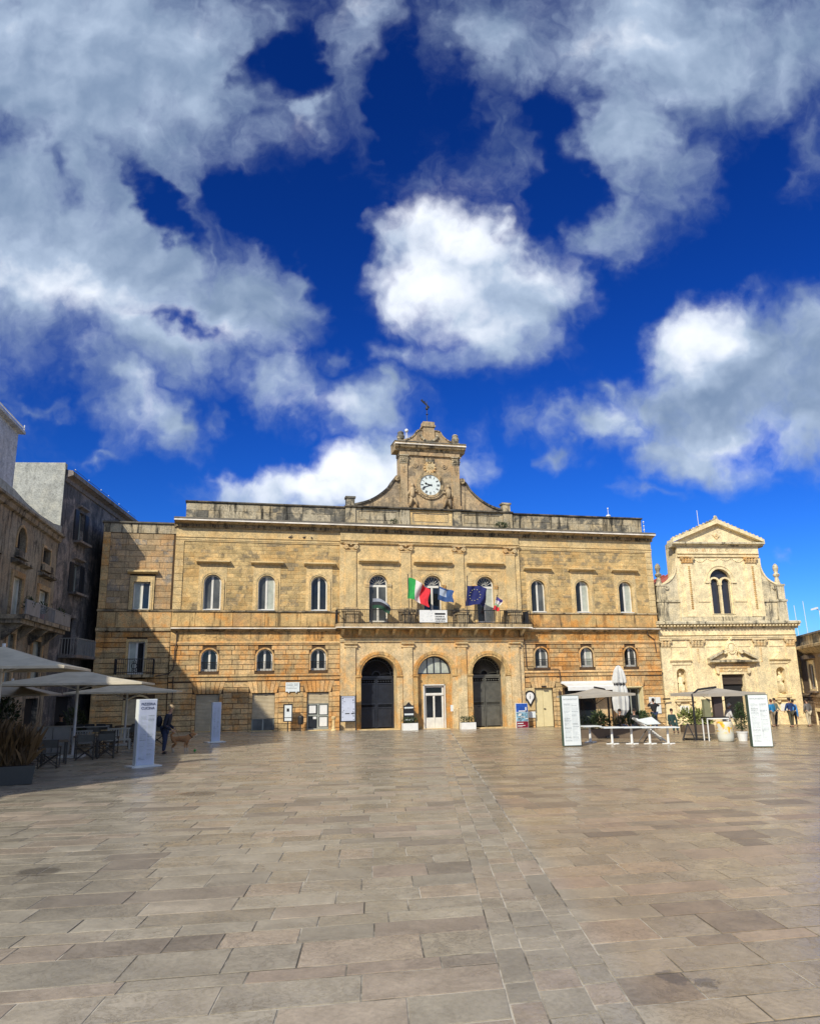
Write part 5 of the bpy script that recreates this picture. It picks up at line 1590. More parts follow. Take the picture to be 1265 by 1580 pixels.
for (cx, z0, w, h, ar) in hh2:
    if ar:
        MB().prism(archp(cx, w, z0, z0 + .4), .25, .28).build('window_pane', M['dark'], LL)
        MB().ring(cx, z0 + .4, w / 2, w / 2 + .12, -.05, 0, 0, 180, 12).box(cx - w / 2 - .12, cx - w / 2, -.05, 0, z0, z0 + .4).box(cx + w / 2, cx + w / 2 + .12, -.05, 0, z0, z0 + .4).build('window_surround', M['annexup'], LL)
    else:
        MB().box(cx - w / 2, cx + w / 2, .25, .28, z0, z0 + h).build('window_pane', M['dark'], LL)
        MB().wall(rect(cx - w / 2 - .12, cx + w / 2 + .12, z0 - .1, z0 + h + .12), [rect(cx - w / 2, cx + w / 2, z0, z0 + h)], -.05, 0).build('window_surround', M['annexup'], LL)
    MB().box(cx - w / 2 - .1, cx + w / 2 + .1, -.2, 0, z0 - .42, z0 - .1).build('window_apron', M['slum'], LL)
    MB().sweep([(0, z0 - .75), (-.3, z0 - .68), (-.3, z0 - .58), (0, z0 - .5)], cx - w / 2 - .5, cx + w / 2 + .5).build('moulding', M['slum'], LL)
for (cx, z0, w, h) in ((-5.87, 5.85, 1.35, 1.75), (-1.9, 5.85, 1.6, 1.65), (-10.0, 5.85, 1.2, 1.75), (-6.05, 2.9, .9, 2.2), (-2.15, 2.9, 1.5, 2.1)):
    wr, hh_ = window_arched(w, h, .12, False)
    place_window(LL, cx, z0, wr, hh_, .12, ('glassblue', 'paleglass'), fmat='greyframe' if z0 < 4 else 'frame', name='balcony_door')
    MB().wall(rect(cx - w / 2 - .22, cx + w / 2 + .22, z0, z0 + h + .25), [rect(cx - w / 2, cx + w / 2, z0 + .01, z0 + h)], -.08, 0).build('door_surround', M['annexup'], LL)
lbal = MB().box(-7.6, -.2, -1.0, 0, 5.62, 5.80).box(-7.5, -.3, -.8, 0, 5.45, 5.62).build('long_balcony', M['slum'], LL)
for x in (-7.1, -5.2, -3.3, -1.4): MB().prism([(0, 0), (.8, .7), (0, .7)], -.12, .12).xf(Matrix.Translation((x, 0, 4.75)) @ Matrix.Rotation(R(-90), 4, 'Z')).build('bracket', M['slum'], lbal)
pg = simple('grey_balcony_panel', (.22, .225, .23), .6, var=.15)
MB().box(-7.55, -5.6, -1.0, -.94, 5.82, 6.42).build('balcony_panel', pg, lbal)
MB().box(-3.2, -.25, -1.0, -.94, 5.82, 6.38).build('balcony_panel', pg, lbal)
rl = MB()
for i in range(20): rl.tube([(-5.6 + i * .12, -.97, 5.8), (-5.6 + i * .12, -.97, 6.4)], .012, 4, False)
rl.tube([(-7.6, -.97, 6.42), (-.2, -.97, 6.42)], .03, 5)
rl.build('balcony_railing', pg, lbal)
for (a, b, zt) in ((-7.0, -5.2, 2.3), (-3.0, -1.0, 2.3), (-12, -9.5, 2.4)):
    MB().box(a, b, .25, .3, -.1, zt).build('shop_door', M['dark'], LL)
wb = thing('rooftop_house', 'whitewashed upper storey set on top of the low house at the left edge', 'house', (-21.57, -4, 0), R(86.9))
MB().wall(rect(-20, -7.85, 11.2, 13.75), [rect(-11.6, -10.8, 12.0, 13.0)], -.05, .3).build('front_wall', M['whitewash'], wb)
MB().box(-20, -7.85, .3, 4.5, 11.2, 13.7).build('building_body', M['whitewash'], wb)
MB().box(-11.6, -10.8, .2, .25, 12.0, 13.0).build('window_pane', M['glassblue'], wb)
MB().box(-20, -7.7, -.3, 4.6, 13.7, 13.82).build('roof_slab', M['whitewash'], wb)
MB().tube([(-20, -.25, 13.95), (-7.75, -.25, 13.95)], .03, 5).tube([(-7.8, -.25, 13.8), (-7.8, -.25, 14.1)], .02, 5).build('roof_rail', M['white'], wb)

# unseen house row past the left edge, heights set for the shade it casts
sb = thing('shade_house', 'plain unseen house past the left edge, shaped to shade the pizzeria terrace', 'house', (-22.2, -30, 0), R(90))
MB().box(-2, 12, .3, 8, -.3, 9.4).build('wall', M['slum'], sb)
MB().box(-26, -2, .3, 8, -.3, 5.8).build('lower_wing', M['slum'], sb)

# ================================================================== brown building at the right edge
RB = thing('brown_building', 'low brown building with heavy cornice at the right edge past the church', 'building', (28.26, 2, 0), R(-119))
# local x runs from the church towards the viewer; outside is local -y
hl = [rect(3.9, 5.4, 1.95, 3.6), rect(9, 10.6, 1.95, 3.6), rect(4.6, 5.9, -1.2, .5)]
MB().wall(rect(-3, 22, -1.2, 4.4), hl, 0, .3).build('front_wall', M['brownstone'], RB)
MB().box(-3, 22, .31, 10, -1.2, 5.3).build('building_body', M['brownstone'], RB)
MB().sweep([(0, 4.25), (-.15, 4.3), (-.5, 4.6), (-.62, 4.62), (-.62, 4.78), (-.5, 4.84), (.3, 4.86), (.3, 4.25)], -3, 22).build('cornice', M['cornice'], RB)
MB().box(-3, 22, -.02, .3, 4.86, 5.52).build('parapet', M['parapet'], RB)
MB().box(-3.1, 22, -.12, .4, 5.52, 5.64).build('coping', M['slum2'], RB)
MB().sweep([(0, 1.4), (-.12, 1.42), (-.12, 1.56), (0, 1.6)], -3, 22).build('belt_course', M['brownstone'], RB)
qo = []
for k in range(9): qo.append((.75 - .06 * (k % 2), 1.45 + .06 * (k % 2), 1.65 + k * .285, 1.92 + k * .285, -.06))
lay_stones(qo, .07, M['smooth'], RB, 'quoin_stone', 9)
for (a, b) in ((3.9, 5.4), (9, 10.6)):
    wr, hh_ = window_arched(b - a, 1.65, .12, False)
    place_window(RB, (a + b) / 2, 1.95, wr, hh_, .12, ('glassblue', 'glass'))
    MB().wall(rect(a - .25, b + .25, 1.8, 3.85), [rect(a, b, 1.95, 3.6)], -.06, 0).build('window_surround', M['church'], RB)
    MB().prism([(a - .6, 3.95), (b + .6, 3.95), (b + .4, 4.12), ((a + b) / 2, 4.25), (a - .4, 4.12)], -.35, 0).build('window_hood', M['slum2'], RB)
    MB().box(a - .35, b + .35, -.2, 0, 1.72, 1.82).build('window_sill', M['slum2'], RB)
lay_stones(courses(-3, 22, -1.1, 1.38, .4, .9, [inter_rect(4.4, 6.1, -2, .7)], .03, seed=3, y0=-.04), .05, M['brownstone'], RB, 'stone_block', 20)
MB().wall(rect(4.4, 6.1, -1.1, .7), [rect(4.6, 5.9, -1.09, .5)], -.08, 0).build('door_surround', M['church'], RB)
MB().box(4.6, 5.9, .2, .25, -1.2, .5).build('door_leaf', M['frame'], RB)

# ================================================================== helpers for the living things
_pending = []


def skin(name, chains, mat, parent=None, sub=1, loc=None, rz=0.0, label=None):
    """continuous tapered body grown over a skeleton; chains = {vertex: (pos, radius)}, edges"""
    verts, edges = chains
    keys = list(verts)
    me = bpy.data.meshes.new(name)
    me.from_pydata([verts[k][0] for k in keys], [(keys.index(a), keys.index(b)) for a, b in edges], [])
    o = bpy.data.objects.new(name, me)
    col.objects.link(o)
    md = o.modifiers.new('skin', 'SKIN')
    me.skin_vertices[0].data
    for i, k in enumerate(keys):
        r = verts[k][1]
        me.skin_vertices[0].data[i].radius = (r, r) if not isinstance(r, tuple) else r
    me.skin_vertices[0].data[0].use_root = True
    if sub:
        sb_ = o.modifiers.new('sub', 'SUBSURF'); sb_.levels = sub; sb_.render_levels = sub
    _pending.append((o, mat))
    if parent: o.parent = parent
    if loc is not None: o.location = loc
    o.rotation_euler.z = rz
    if label: o['label'] = label
    return o


def finish_skins():
    dg = bpy.context.evaluated_depsgraph_get()
    dg.update()
    done = []
    for o, mat in _pending:
        me = bpy.data.meshes.new_from_object(o.evaluated_get(dg))
        done.append((o, mat, me))
    for o, mat, me in done:
        o.modifiers.clear()
        o.data = me
        me.materials.clear(); me.materials.append(mat)
        for p in me.polygons: p.use_smooth = True
    _pending.clear()


def cloth(name, c, var=.12):
    k = 'cloth_' + name
    if k not in M: M[k] = simple(name, c, .85, var=var, vscale=6, bump=.3, bscale=30)
    return M[k]


M['skin'] = simple('skin', (.42, .24, .16), .6)
M['shoe'] = simple('dark_shoe_leather', (.02, .016, .014), .5)


def person(label, loc, rz, h=1.68, top=('navy cloth', (.02, .03, .06)), legs=('dark trousers', (.03, .032, .04)), hair=('dark hair', (.02, .014, .01)), arms=((-.25, -.02, .62), (.25, -.02, .62)), elbows=None, lean=0.0, sit=False, cap=None, bag=None, group=None, stride=.06, cut=None):
    """arms: wrist positions (metres for a 1.7 m figure); the figure faces its own -y"""
    s = h / 1.70
    root = thing('person', label, 'person', loc, rz, group)
    hipz = .50 if sit else .93
    L = lean
    P_ = {}
    P_['pelvis'] = ((0, 0, hipz), (.115, .15))
    P_['waist'] = ((0, -.02 - L * .3, hipz + .16), (.10, .125))
    P_['chest'] = ((0, -.03 - L * .7, hipz + .36), (.115, .155))
    P_['neck0'] = ((0, -.02 - L, hipz + .51), (.06, .075))
    P_['neck1'] = ((0, -.03 - L * 1.15, hipz + .59), (.05, .05))
    P_['head0'] = ((0, -.05 - L * 1.25, hipz + .66), (.075, .065))
    P_['head1'] = ((0, -.045 - L * 1.3, hipz + .75), (.088, .072))
    E_ = [('pelvis', 'waist'), ('waist', 'chest'), ('chest', 'neck0'), ('neck0', 'neck1'), ('neck1', 'head0'), ('head0', 'head1')]
    for i, sg in enumerate((-1, 1)):
        n = 'lr'[i]
        sh = (sg * .175, -.02 - L * .9, hipz + .46)
        wr = Vector(arms[i]); wr.z += hipz - .93 + (0 if not sit else .0)
        if elbows: el = Vector(elbows[i]); el.z += hipz - .93
        else: el = (Vector(sh) + wr) / 2 + Vector((sg * .05, .07, -.02))
        P_[n + 'sh'] = (sh, .062); P_[n + 'el'] = (tuple(el), .044); P_[n + 'wr'] = (tuple(wr), .030)
        d = (wr - el).normalized()
        pm = wr + d * .07
        P_[n + 'pm'] = (tuple(pm), (.034, .018))
        side = Vector((0, 1, 0)).cross(d)
        if side.length < .2: side = Vector((1, 0, 0)).cross(d)
        side.normalize()
        for k in range(4):
            o = side * ((k - 1.5) * .019)
            ln = (.062, .075, .07, .055)[k]
            P_[n + 'f%d' % k] = (tuple(pm + o + d * .045), .0095); P_[n + 'g%d' % k] = (tuple(pm + o + d * (.045 + ln * .6) + Vector((0, -.012, 0))), .008)
            E_ += [(n + 'pm', n + 'f%d' % k), (n + 'f%d' % k, n + 'g%d' % k)]
        P_[n + 'th'] = (tuple(wr + d * .03 + side * .04), .011); P_[n + 'ti'] = (tuple(wr + d * .075 + side * .055), .009)
        E_ += [('chest', n + 'sh'), (n + 'sh', n + 'el'), (n + 'el', n + 'wr'), (n + 'wr', n + 'pm'), (n + 'wr', n + 'th'), (n + 'th', n + 'ti')]
        P_[n + 'hip'] = ((sg * .09, 0, hipz - .05), .10)
        st = stride * sg
        if sit:
            P_[n + 'kn'] = ((sg * .11, -.42, hipz - .02), .062); P_[n + 'an'] = ((sg * .11, -.44, .09), .042)
        else:
            P_[n + 'kn'] = ((sg * .10, -.02 + st * .6, .50), .062); P_[n + 'an'] = ((sg * .10, .02 + st, .09), .042)
        an = P_[n + 'an'][0]
        P_[n + 'he'] = ((an[0], an[1] + .03, .045), .04); P_[n + 'to'] = ((an[0] + sg * .02, an[1] - .15, .03), (.035, .025))
        E_ += [('pelvis', n + 'hip'), (n + 'hip', n + 'kn'), (n + 'kn', n + 'an'), (n + 'an', n + 'he'), (n + 'he', n + 'to')]

    def sc(keys, grow, edges=None):
        vv = {}
        for k in keys:
            p, r = P_[k]
            r = r if isinstance(r, tuple) else (r, r)
            vv[k] = (tuple(q * s for q in p), tuple(q * s + grow * s for q in r))
        return vv, [e for e in E_ if e[0] in vv and e[1] in vv]
    body = skin('body', sc(list(P_), 0), M['skin'], root, 1)
    skin('trousers', sc(['pelvis', 'lhip', 'rhip', 'lkn', 'rkn', 'lan', 'ran'], .016), cloth(*legs), root, 1)
    v, e = sc(['waist', 'pelvis', 'chest', 'neck0', 'lsh', 'rsh', 'lel', 'rel', 'lwr', 'rwr'], .020)
    skin('jacket', (v, e), cloth(*top), root, 1)
    for n in 'lr':
        skin('shoe', sc([n + 'he', n + 'to'], .012), M['shoe'], root, 1)
    hp = Vector(P_['head1'][0]) * s
    hb = MB().ball((hp.x, hp.y + .012, hp.z + .022), .094 * s, .105 * s, .095 * s, 10, 7)
    hb.ball((hp.x, hp.y + .05 * s, hp.z - .03 * s), .08 * s, .06 * s, .08 * s, 8, 5)
    hb.build('cap' if cap else 'hair', cloth(*(cap or hair)), root, smooth=True)
    if cap: MB().ball((hp.x, hp.y - .09 * s, hp.z + .02), .07 * s, .07 * s, .012, 8, 4).build('cap_peak', cloth(*cap), root, smooth=True)
    fc = MB().ball((hp.x, hp.y - .092 * s, hp.z - .035 * s), .014, .02, .022, 6, 4)
    for sg in (-1, 1): fc.ball((hp.x + sg * .086 * s, hp.y, hp.z - .03 * s), .014, .02, .03, 6, 4)
    fc.build('nose_and_ears', M['skin'], root, smooth=True, kind='stuff')
    ey = MB()
    for sg in (-1, 1): ey.ball((hp.x + sg * .032 * s, hp.y - .078 * s, hp.z - .012 * s), .010, .008, .007, 6, 4)
    ey.box(hp.x - .022, hp.x + .022, hp.y - .086 * s, hp.y - .078 * s, hp.z - .074 * s, hp.z - .068 * s)
    ey.build('face_features', M['black'], root, kind='stuff')
    if bag:
        MB().ball((bag[0][0] * s, bag[0][1] * s, bag[0][2] * s), .15, .12, .22, 10, 7).build('bag', cloth(*bag[1]), root, smooth=True)
    return root


def leaf_mat(name, c, var=.45):
    mt, t, b = new_mat(name)
    ri = t.n('ShaderNodeNewGeometry').outputs['Random Per Island']
    f = t.ramp(ri, 0, 1, 1 - var, 1 + var, False)
    cc = t.mix(1.0, c4(c), t.comb(f, f, t.m('MULTIPLY', f, .9)), 'MULTIPLY')
    t.put(b.inputs['Base Color'], cc)
    b.inputs['Roughness'].default_value = .55
    return mt


M['leaf'] = leaf_mat('dark_green_leaf', (.035, .060, .020))
M['leafy'] = leaf_mat('variegated_leaf', (.20, .22, .07), .6)
M['dry'] = leaf_mat('dry_grass_blade', (.11, .066, .028), .6)
M['soil'] = simple('soil', (.03, .02, .014), .9)


def leaves(mb, c, rad, n, size, rr, shell=.35, up=.3, asp=.42):
    for i in range(n):
        while True:
            p = Vector((rr.uniform(-1, 1), rr.uniform(-1, 1), rr.uniform(-1, 1)))
            if shell < p.length <= 1: break
        lump = .78 + .35 * mnoise.noise(p * 2.2 + Vector(c))
        q = Vector((c[0] + p.x * rad[0] * lump, c[1] + p.y * rad[1] * lump, c[2] + p.z * rad[2] * lump))
        d = (p.normalized() + Vector((rr.uniform(-.8, .8), rr.uniform(-.8, .8), rr.uniform(-.4, .6) + up))).normalized()
        sd_ = d.cross(Vector((rr.uniform(-1, 1), rr.uniform(-1, 1), rr.uniform(-1, 1)))).normalized()
        L = size * rr.uniform(.6, 1.3); w = L * asp
        up_ = d.cross(sd_) * L * .12
        mb.add([q, q + d * L * .5 + sd_ * w * .5 + up_, q + d * L, q + d * L * .5 - sd_ * w * .5 + up_], [(0, 1, 2, 3)])
    return mb


def plant(label, loc, rad, n, size, seed, mat='leaf', trunk=None, cat='plant', name='shrub', group=None, base=0.0):
    rr = random.Random(seed)
    root = thing(name, label, cat, loc, 0, group)
    z = base + rad[2]
    st = MB()
    for i in range(6):
        a = rr.uniform(0, 6.28); k = rr.uniform(.3, .7)
        st.tube([(0, 0, base - .02), (math.cos(a) * rad[0] * k * .5, math.sin(a) * rad[1] * k * .5, base + rad[2] * .7), (math.cos(a) * rad[0] * k, math.sin(a) * rad[1] * k, base + rad[2] * 1.5)], [.014, .01, .005], 4)
    st.build('stem', M['soil'], root)
    leaves(MB(), (0, 0, z), rad, n, size, rr).build('foliage', M[mat], root)
    return root


# ================================================================== flags on the balcony
def waved(name, p0, du, dv, nx, nz, amp, seed, colf, parent, sag=.3):
    """hanging cloth: p0 hoist top, du along the fly, dv down the hoist; colf(i/nx) -> material key"""
    groups = {}
    def pt(i, j):
        u, v = i / nx, j / nz
        w = amp * u * (math.sin(u * 8 + seed + v * 2.4) + .5 * math.sin(u * 15 + v * 5 + seed * 2))
        return Vector(p0) + Vector(du) * u + Vector(dv) * v * (1 - .12 * u) + Vector((.06 * math.sin(v * 6 + seed) * u, w, -sag * u * u + .05 * math.sin(u * 6 + seed)))
    for i in range(nx):
        for j in range(nz):
            groups.setdefault(colf((i + .5) / nx, (j + .5) / nz), []).append((i, j))
    out = []
    for k, cells in groups.items():
        mb = MB()
        for (i, j) in cells:
            q = [pt(i, j), pt(i, j + 1), pt(i + 1, j + 1), pt(i + 1, j)]
            mb.add([tuple(x) for x in q] + [tuple(x + Vector((0, .012, 0))) for x in q], [(0, 1, 2, 3), (7, 6, 5, 4)] + [(a, (a + 1) % 4, (a + 1) % 4 + 4, a + 4) for a in range(4)])
        o = mb.build(name, cloth(*k), parent, smooth=False)
        out.append(o)
    return out, pt


GR_, WH_, RE_, BL_, LB_ = ('flag green', (.02, .30, .06)), ('flag white', (.62, .56, .52)), ('flag red', (.55, .02, .03)), ('flag deep blue', (.008, .014, .10)), ('flag mid blue', (.03, .08, .22))


def flagpole(root, base, top):
    MB().tube([base, top], .025, 6).ball(top, .04).build('flag_pole', M['iron'], root)


f1 = thing('national_flag', 'large green white and red flag blowing over the middle of the balcony', 'flag', (-1.80, -1.02, 6.36), 0, 'flags on the town hall balcony')
flagpole(f1, (0, 0, 0), (-.05, 0, 3.02))
waved('flag_cloth', (0, 0, 2.80), (1.28, -.1, -.10), (-.1, 0, -1.32), 24, 14, .20, 1.0, lambda u, v: GR_ if u < .33 else (WH_ if u < .62 else RE_), f1, .62)
f2 = thing('blue_flag', 'small blue flag with a pale square emblem in front of the middle balcony door', 'flag', (.10, -1.02, 6.36), 0, 'flags on the town hall balcony')
flagpole(f2, (0, 0, 0), (.05, 0, 2.55))
_, pt = waved('flag_cloth', (.03, 0, 2.30), (.95, 0, -.1), (-.06, 0, -.85), 12, 8, .08, 2.2, lambda u, v: LB_ if not (.12 < u < .55 and .15 < v < .68) else ('emblem grey', (.36, .42, .50)), f2, .22)
f3 = thing('union_flag', 'dark blue flag with a ring of yellow stars by the right balcony door', 'flag', (1.95, -1.02, 6.36), 0, 'flags on the town hall balcony')
flagpole(f3, (0, 0, 0), (.08, 0, 3.0))
_, pt = waved('flag_cloth', (.06, 0, 2.42), (1.30, 0, .02), (-.14, 0, -1.28), 24, 12, .17, 3.9, lambda u, v: BL_, f3, .22)
for i in range(12):
    a = 2 * math.pi * i / 12
    c = pt(24 * (.42 + .26 * math.cos(a)), 12 * (.48 + .30 * math.sin(a)))
    sm_ = MB()
    sm_.prism([((.038 if k % 2 == 0 else .016) * math.cos(R(90 + 36 * k)), (.038 if k % 2 == 0 else .016) * math.sin(R(90 + 36 * k))) for k in range(10)], -.012, 0)
    sm_.build('star', cloth('star yellow', (.60, .55, .30)), f3, loc=(c.x, c.y - .008, c.z))
f4 = thing('small_flag', 'little blue, white, green and red striped flag hanging right of the dark blue one', 'flag', (3.75, -1.02, 6.36), 0, 'flags on the town hall balcony')
flagpole(f4, (0, 0, 0), (.26, 0, 1.80))
waved('flag_cloth', (.20, 0, 1.66), (.38, 0, -.08), (-.26, 0, -.82), 6, 12, .07, .5, lambda u, v: ('flag violet', (.07, .05, .22)) if v < .25 else (WH_ if v < .5 else (('pale green', (.30, .40, .22)) if v < .68 else RE_)), f4, .05)
f5 = thing('striped_flag', 'white, black and green flag drooping over the left balcony door', 'flag', (-4.15, -1.02, 6.36), 0, 'flags on the town hall balcony')
flagpole(f5, (0, 0, 0), (.05, 0, 1.75))
waved('flag_cloth', (.04, 0, 1.55), (1.15, 0, -.1), (-.05, 0, -.62), 12, 6, .08, 5.2, lambda u, v: ('flag grey', (.30, .32, .36)) if v < .34 else (('flag black', (.02, .02, .025)) if v < .6 else ('flag dark green', (.015, .06, .03))), f5, .30)
bn = thing('balcony_banner', 'white printed banner with a black text block tied to the balcony rail', 'banner', (-1.16, -1.06, 6.42))
MB().box(0, 1.78, -.012, 0, 0, .76).build('banner_cloth', M['white'], bn)
MB().box(.98, 1.66, -.018, -.012, .47, .58).build('print_bar', M['black'], bn)
lt_ = MB(); rr = random.Random(14)
for z in (.34, .25, .16, .05):
    x = 1.0
    while x < 1.60:
        q = rr.uniform(.03, .12); lt_.box(x, min(x + q, 1.66), -.018, -.012, z, z + (.06 if z != .25 else .035)); x += q + .03
lt_.build('banner_letter_block', M['black'], bn, kind='stuff')
pr_ = MB(); rr = random.Random(4)
for k in range(26):
    x = rr.uniform(.06, .80); z = rr.uniform(.06, .68)
    pr_.box(x, x + rr.uniform(.02, .12), -.016, -.012, z, z + .014)
pr_.build('banner_print', simple('pale_grey_print', (.42, .46, .50), .7), bn, kind='stuff')

# ================================================================== things on the roofs
wv = thing('weather_vane', 'thin black weather vane on top of the clock gable', 'weather vane', (-.04, .2, 19.98))
MB().tube([(0, 0, 0), (0, 0, 1.55)], .022, 6).ball((0, 0, .62), .09, .09, .04).ball((0, 0, 1.05), .11, .11, .13).build('pole', M['iron'], wv)
MB().prism([(-.42, 1.62), (-.36, 1.52), (.02, 1.20), (.16, 1.06), (.20, 1.16), (.06, 1.30), (-.12, 1.48), (-.10, 1.60), (-.22, 1.56), (-.32, 1.70)], -.012, .012).build('vane', M['iron'], wv)
lg = thing('globe_lamp', 'white globe lamp behind the left urn of the clock gable', 'lamp', (-1.45, .35, 18.46))
MB().tube([(0, 0, 0), (0, 0, .8)], .03, 6).build('lamp_post', M['white'], lg)
MB().ball((0, 0, .93), .13, .13, .13, 12, 8).build('globe', M['white'], lg, smooth=True)
ra = thing('roof_siren', 'small white pole with balls on the parapet near the right end of the town hall', 'antenna', (13.0, .3, 13.88))
MB().tube([(0, 0, 0), (0, 0, .62)], .018, 5).ball((0, 0, .66), .06).ball((0, 0, .12), .17, .17, .10, 10, 5).build('mast', M['white'], ra)
ra = thing('roof_mast', 'short mast with white knobs at the right corner of the town hall roof', 'antenna', (15.7, .3, 12.82))
MB().tube([(0, 0, 0), (0, 0, .9)], .015, 5).ball((0, 0, .85), .06).ball((0, 0, .55), .06).ball((0, 0, .25), .06).build('mast', M['white'], ra)
an = thing('church_aerial', 'thin pale rod standing behind the church pediment', 'antenna', (21.0, 1.5, 11.9))
MB().tube([(0, 0, 0), (-.05, 0, 3.1)], .02, 5).build('rod', M['white'], an)
for i, (x, z0, z1, lb) in enumerate(((32.3, 5.3, 8.5, 'leftmost of the thin aerials on the brown building roof'), (33.2, 5.3, 8.85, 'taller thin aerial right of the first one on the brown building roof'))):
    an = thing('roof_aerial', lb, 'antenna', (x, 6, z0), 0, 'aerials on the brown building')
    MB().tube([(0, 0, 0), (-.1, 0, z1 - z0)], .022, 5).build('rod', M['white'], an)
sl_ = thing('street_lamp', 'white roof lamp on a short pole at the right edge above the brown building', 'lamp', (34.6, 6, 5.3))
MB().tube([(0, 0, 0), (0, 0, 2.8), (-.3, 0, 2.95)], .04, 6).build('pole', M['white'], sl_)
MB().prism([(-.75, 2.82), (-.2, 2.95), (-.2, 3.08), (-.7, 2.95)], -.12, .12).build('lamp_head', M['white'], sl_)
for i, (x, z, lb) in enumerate(((-9.12, 11.66, 'leftmost of three pigeons sitting on the town hall ledge'), (-8.25, 11.66, 'middle of three pigeons sitting on the town hall ledge'), (-7.78, 11.66, 'rightmost of three pigeons sitting on the town hall ledge'))):
    pg_ = thing('pigeon', lb, 'pigeon', (x, -.07, z), R(70 + 50 * i), 'pigeons on the ledge')
    skin('body', ({'b': ((0, 0, .09), (.055, .05)), 't': ((0, .12, .07), (.025, .02)), 'c': ((0, -.07, .11), .045), 'n': ((0, -.10, .17), .025), 'h': ((0, -.12, .20), .025), 'k': ((0, -.155, .195), .006)},
                  [('b', 't'), ('b', 'c'), ('c', 'n'), ('n', 'h'), ('h', 'k')]), simple('pigeon_grey', (.05, .05, .06), .7), pg_, 1)
    MB().tube([(-.02, 0, 0), (-.02, 0, .06)], .006, 4).build('leg', M['orange'], pg_)
    MB().tube([(.02, 0, 0), (.02, 0, .06)], .006, 4).build('leg', M['orange'], pg_)
plant('small dark weed growing on the cornice left below the clock gable', (-2.55, -.42, 12.66), (.28, .15, .22), 160, .10, 3, cat='weed', name='weed_tuft')
plant('broad dark weed hanging over the cornice right of the clock gable', (4.75, -.44, 12.62), (.62, .20, .26), 420, .11, 4, cat='weed', name='weed_tuft')

# ================================================================== awning, umbrellas
M['canvas'] = simple('cream_canvas', (.56, .50, .37), .85, var=.12, vscale=2)
M['canvaswhite'] = simple('white_canvas', (.55, .55, .52), .85, var=.08)
M['canvasgrey'] = simple('taupe_canvas', (.38, .34, .27), .85, var=.08, vscale=2)
aw = thing('shop_awning', 'white folded shop awning fixed over the cafe front of the town hall', 'awning', (10.42, -.02, 2.2))
MB().sweep([(0, .42), (-.35, .40), (-.95, .22), (-1.0, .16), (-.95, .16), (-.33, .34), (0, .36)], -1.92, 1.92).build('awning_cloth', M['white'], aw)
MB().box(-1.92, 1.92, -1.03, -.99, -.06, .18).build('valance', M['white'], aw)
MB().box(-1.95, 1.95, -.2, 0, .38, .52).build('cassette', M['white'], aw)
for s in (-1, 1): MB().tube([(s * 1.8, 0, .1), (s * 1.7, -.5, .12), (s * 1.8, -.96, .14)], .02, 5).build('awning_arm', M['iron'], aw)


def parasol(label, loc, half, ez, az, mat='canvas', pole=(0, 0), rot=0.0, valance=.07, frame='white', tilt=(0, 0), side=None, group='open square parasols'):
    """square parasol: ez edge height, az apex height above its foot"""
    t = thing('parasol', label, 'parasol', loc, rot, group)
    hx, hy = half if isinstance(half, tuple) else (half, half)
    c = [(-hx, -hy), (hx, -hy), (hx, hy), (-hx, hy)]
    zz = [ez + p[0] * tilt[0] + p[1] * tilt[1] for p in c]
    for i in range(4):
        a, b = c[i], c[(i + 1) % 4]
        za, zb = zz[i], zz[(i + 1) % 4]
        n = 6
        mb = MB()
        rows = []
        for k in range(n + 1):
            u = k / n
            e = (a[0] + (b[0] - a[0]) * u, a[1] + (b[1] - a[1]) * u, za + (zb - za) * u - .07 * math.sin(math.pi * u) * 0)
            mid = (e[0] * .5, e[1] * .5, az + (e[2] - az) * .5 - .05)
            rows.append([e, mid])
        V = [r[0] for r in rows] + [r[1] for r in rows] + [(0, 0, az)]
        F = [(k, k + 1, n + 2 + k, n + 1 + k) for k in range(n)] + [(n + 1 + k, n + 2 + k, 2 * n + 2) for k in range(n)]
        V2 = [(x, y, z - .012) for x, y, z in V]; o = len(V)
        mb.add(V + V2, F + [tuple(i_ + o for i_ in f)[::-1] for f in F])
        mb.build('canopy_panel', M[mat], t)
        mb = MB()
        d = Vector((b[0] - a[0], b[1] - a[1], 0)).normalized(); nrm = Vector((d.y, -d.x, 0)) * .006
        q = [Vector((a[0], a[1], za)), Vector((b[0], b[1], zb)), Vector((b[0], b[1], zb - valance)), Vector((a[0], a[1], za - valance))]
        mb.add([x - nrm for x in q] + [x + nrm for x in q], [(0, 3, 2, 1), (4, 5, 6, 7), (0, 1, 5, 4), (2, 3, 7, 6)])
        mb.build('valance', M[mat], t)
        MB().tube([(0, 0, az - .12), (a[0], a[1], za - .02)], .018, 4).build('rib', M[frame], t)
        MB().tube([(pole[0] * 0, 0, az - .75), (a[0] * .5, a[1] * .5, (az + za) / 2 - .06)], .014, 4).build('strut', M[frame], t)
    if side is None:
        MB().tube([(0, 0, 0), (0, 0, az + .08)], .05, 10).build('pole', M[frame], t)
        MB().box(-.4, .4, -.4, .4, 0, .08).build('base', M[frame], t)
    else:
        sx, sy = side
        MB().tube([(sx, sy, 0), (sx, sy, az - .28), (sx * .75, sy * .75, az - .06), (0, 0, az + .04)], .05, 8).build('pole', M[frame], t)
        MB().box(sx - .45, sx + .45, sy - .45, sy + .45, 0, .09).build('base', M[frame], t)
    return t


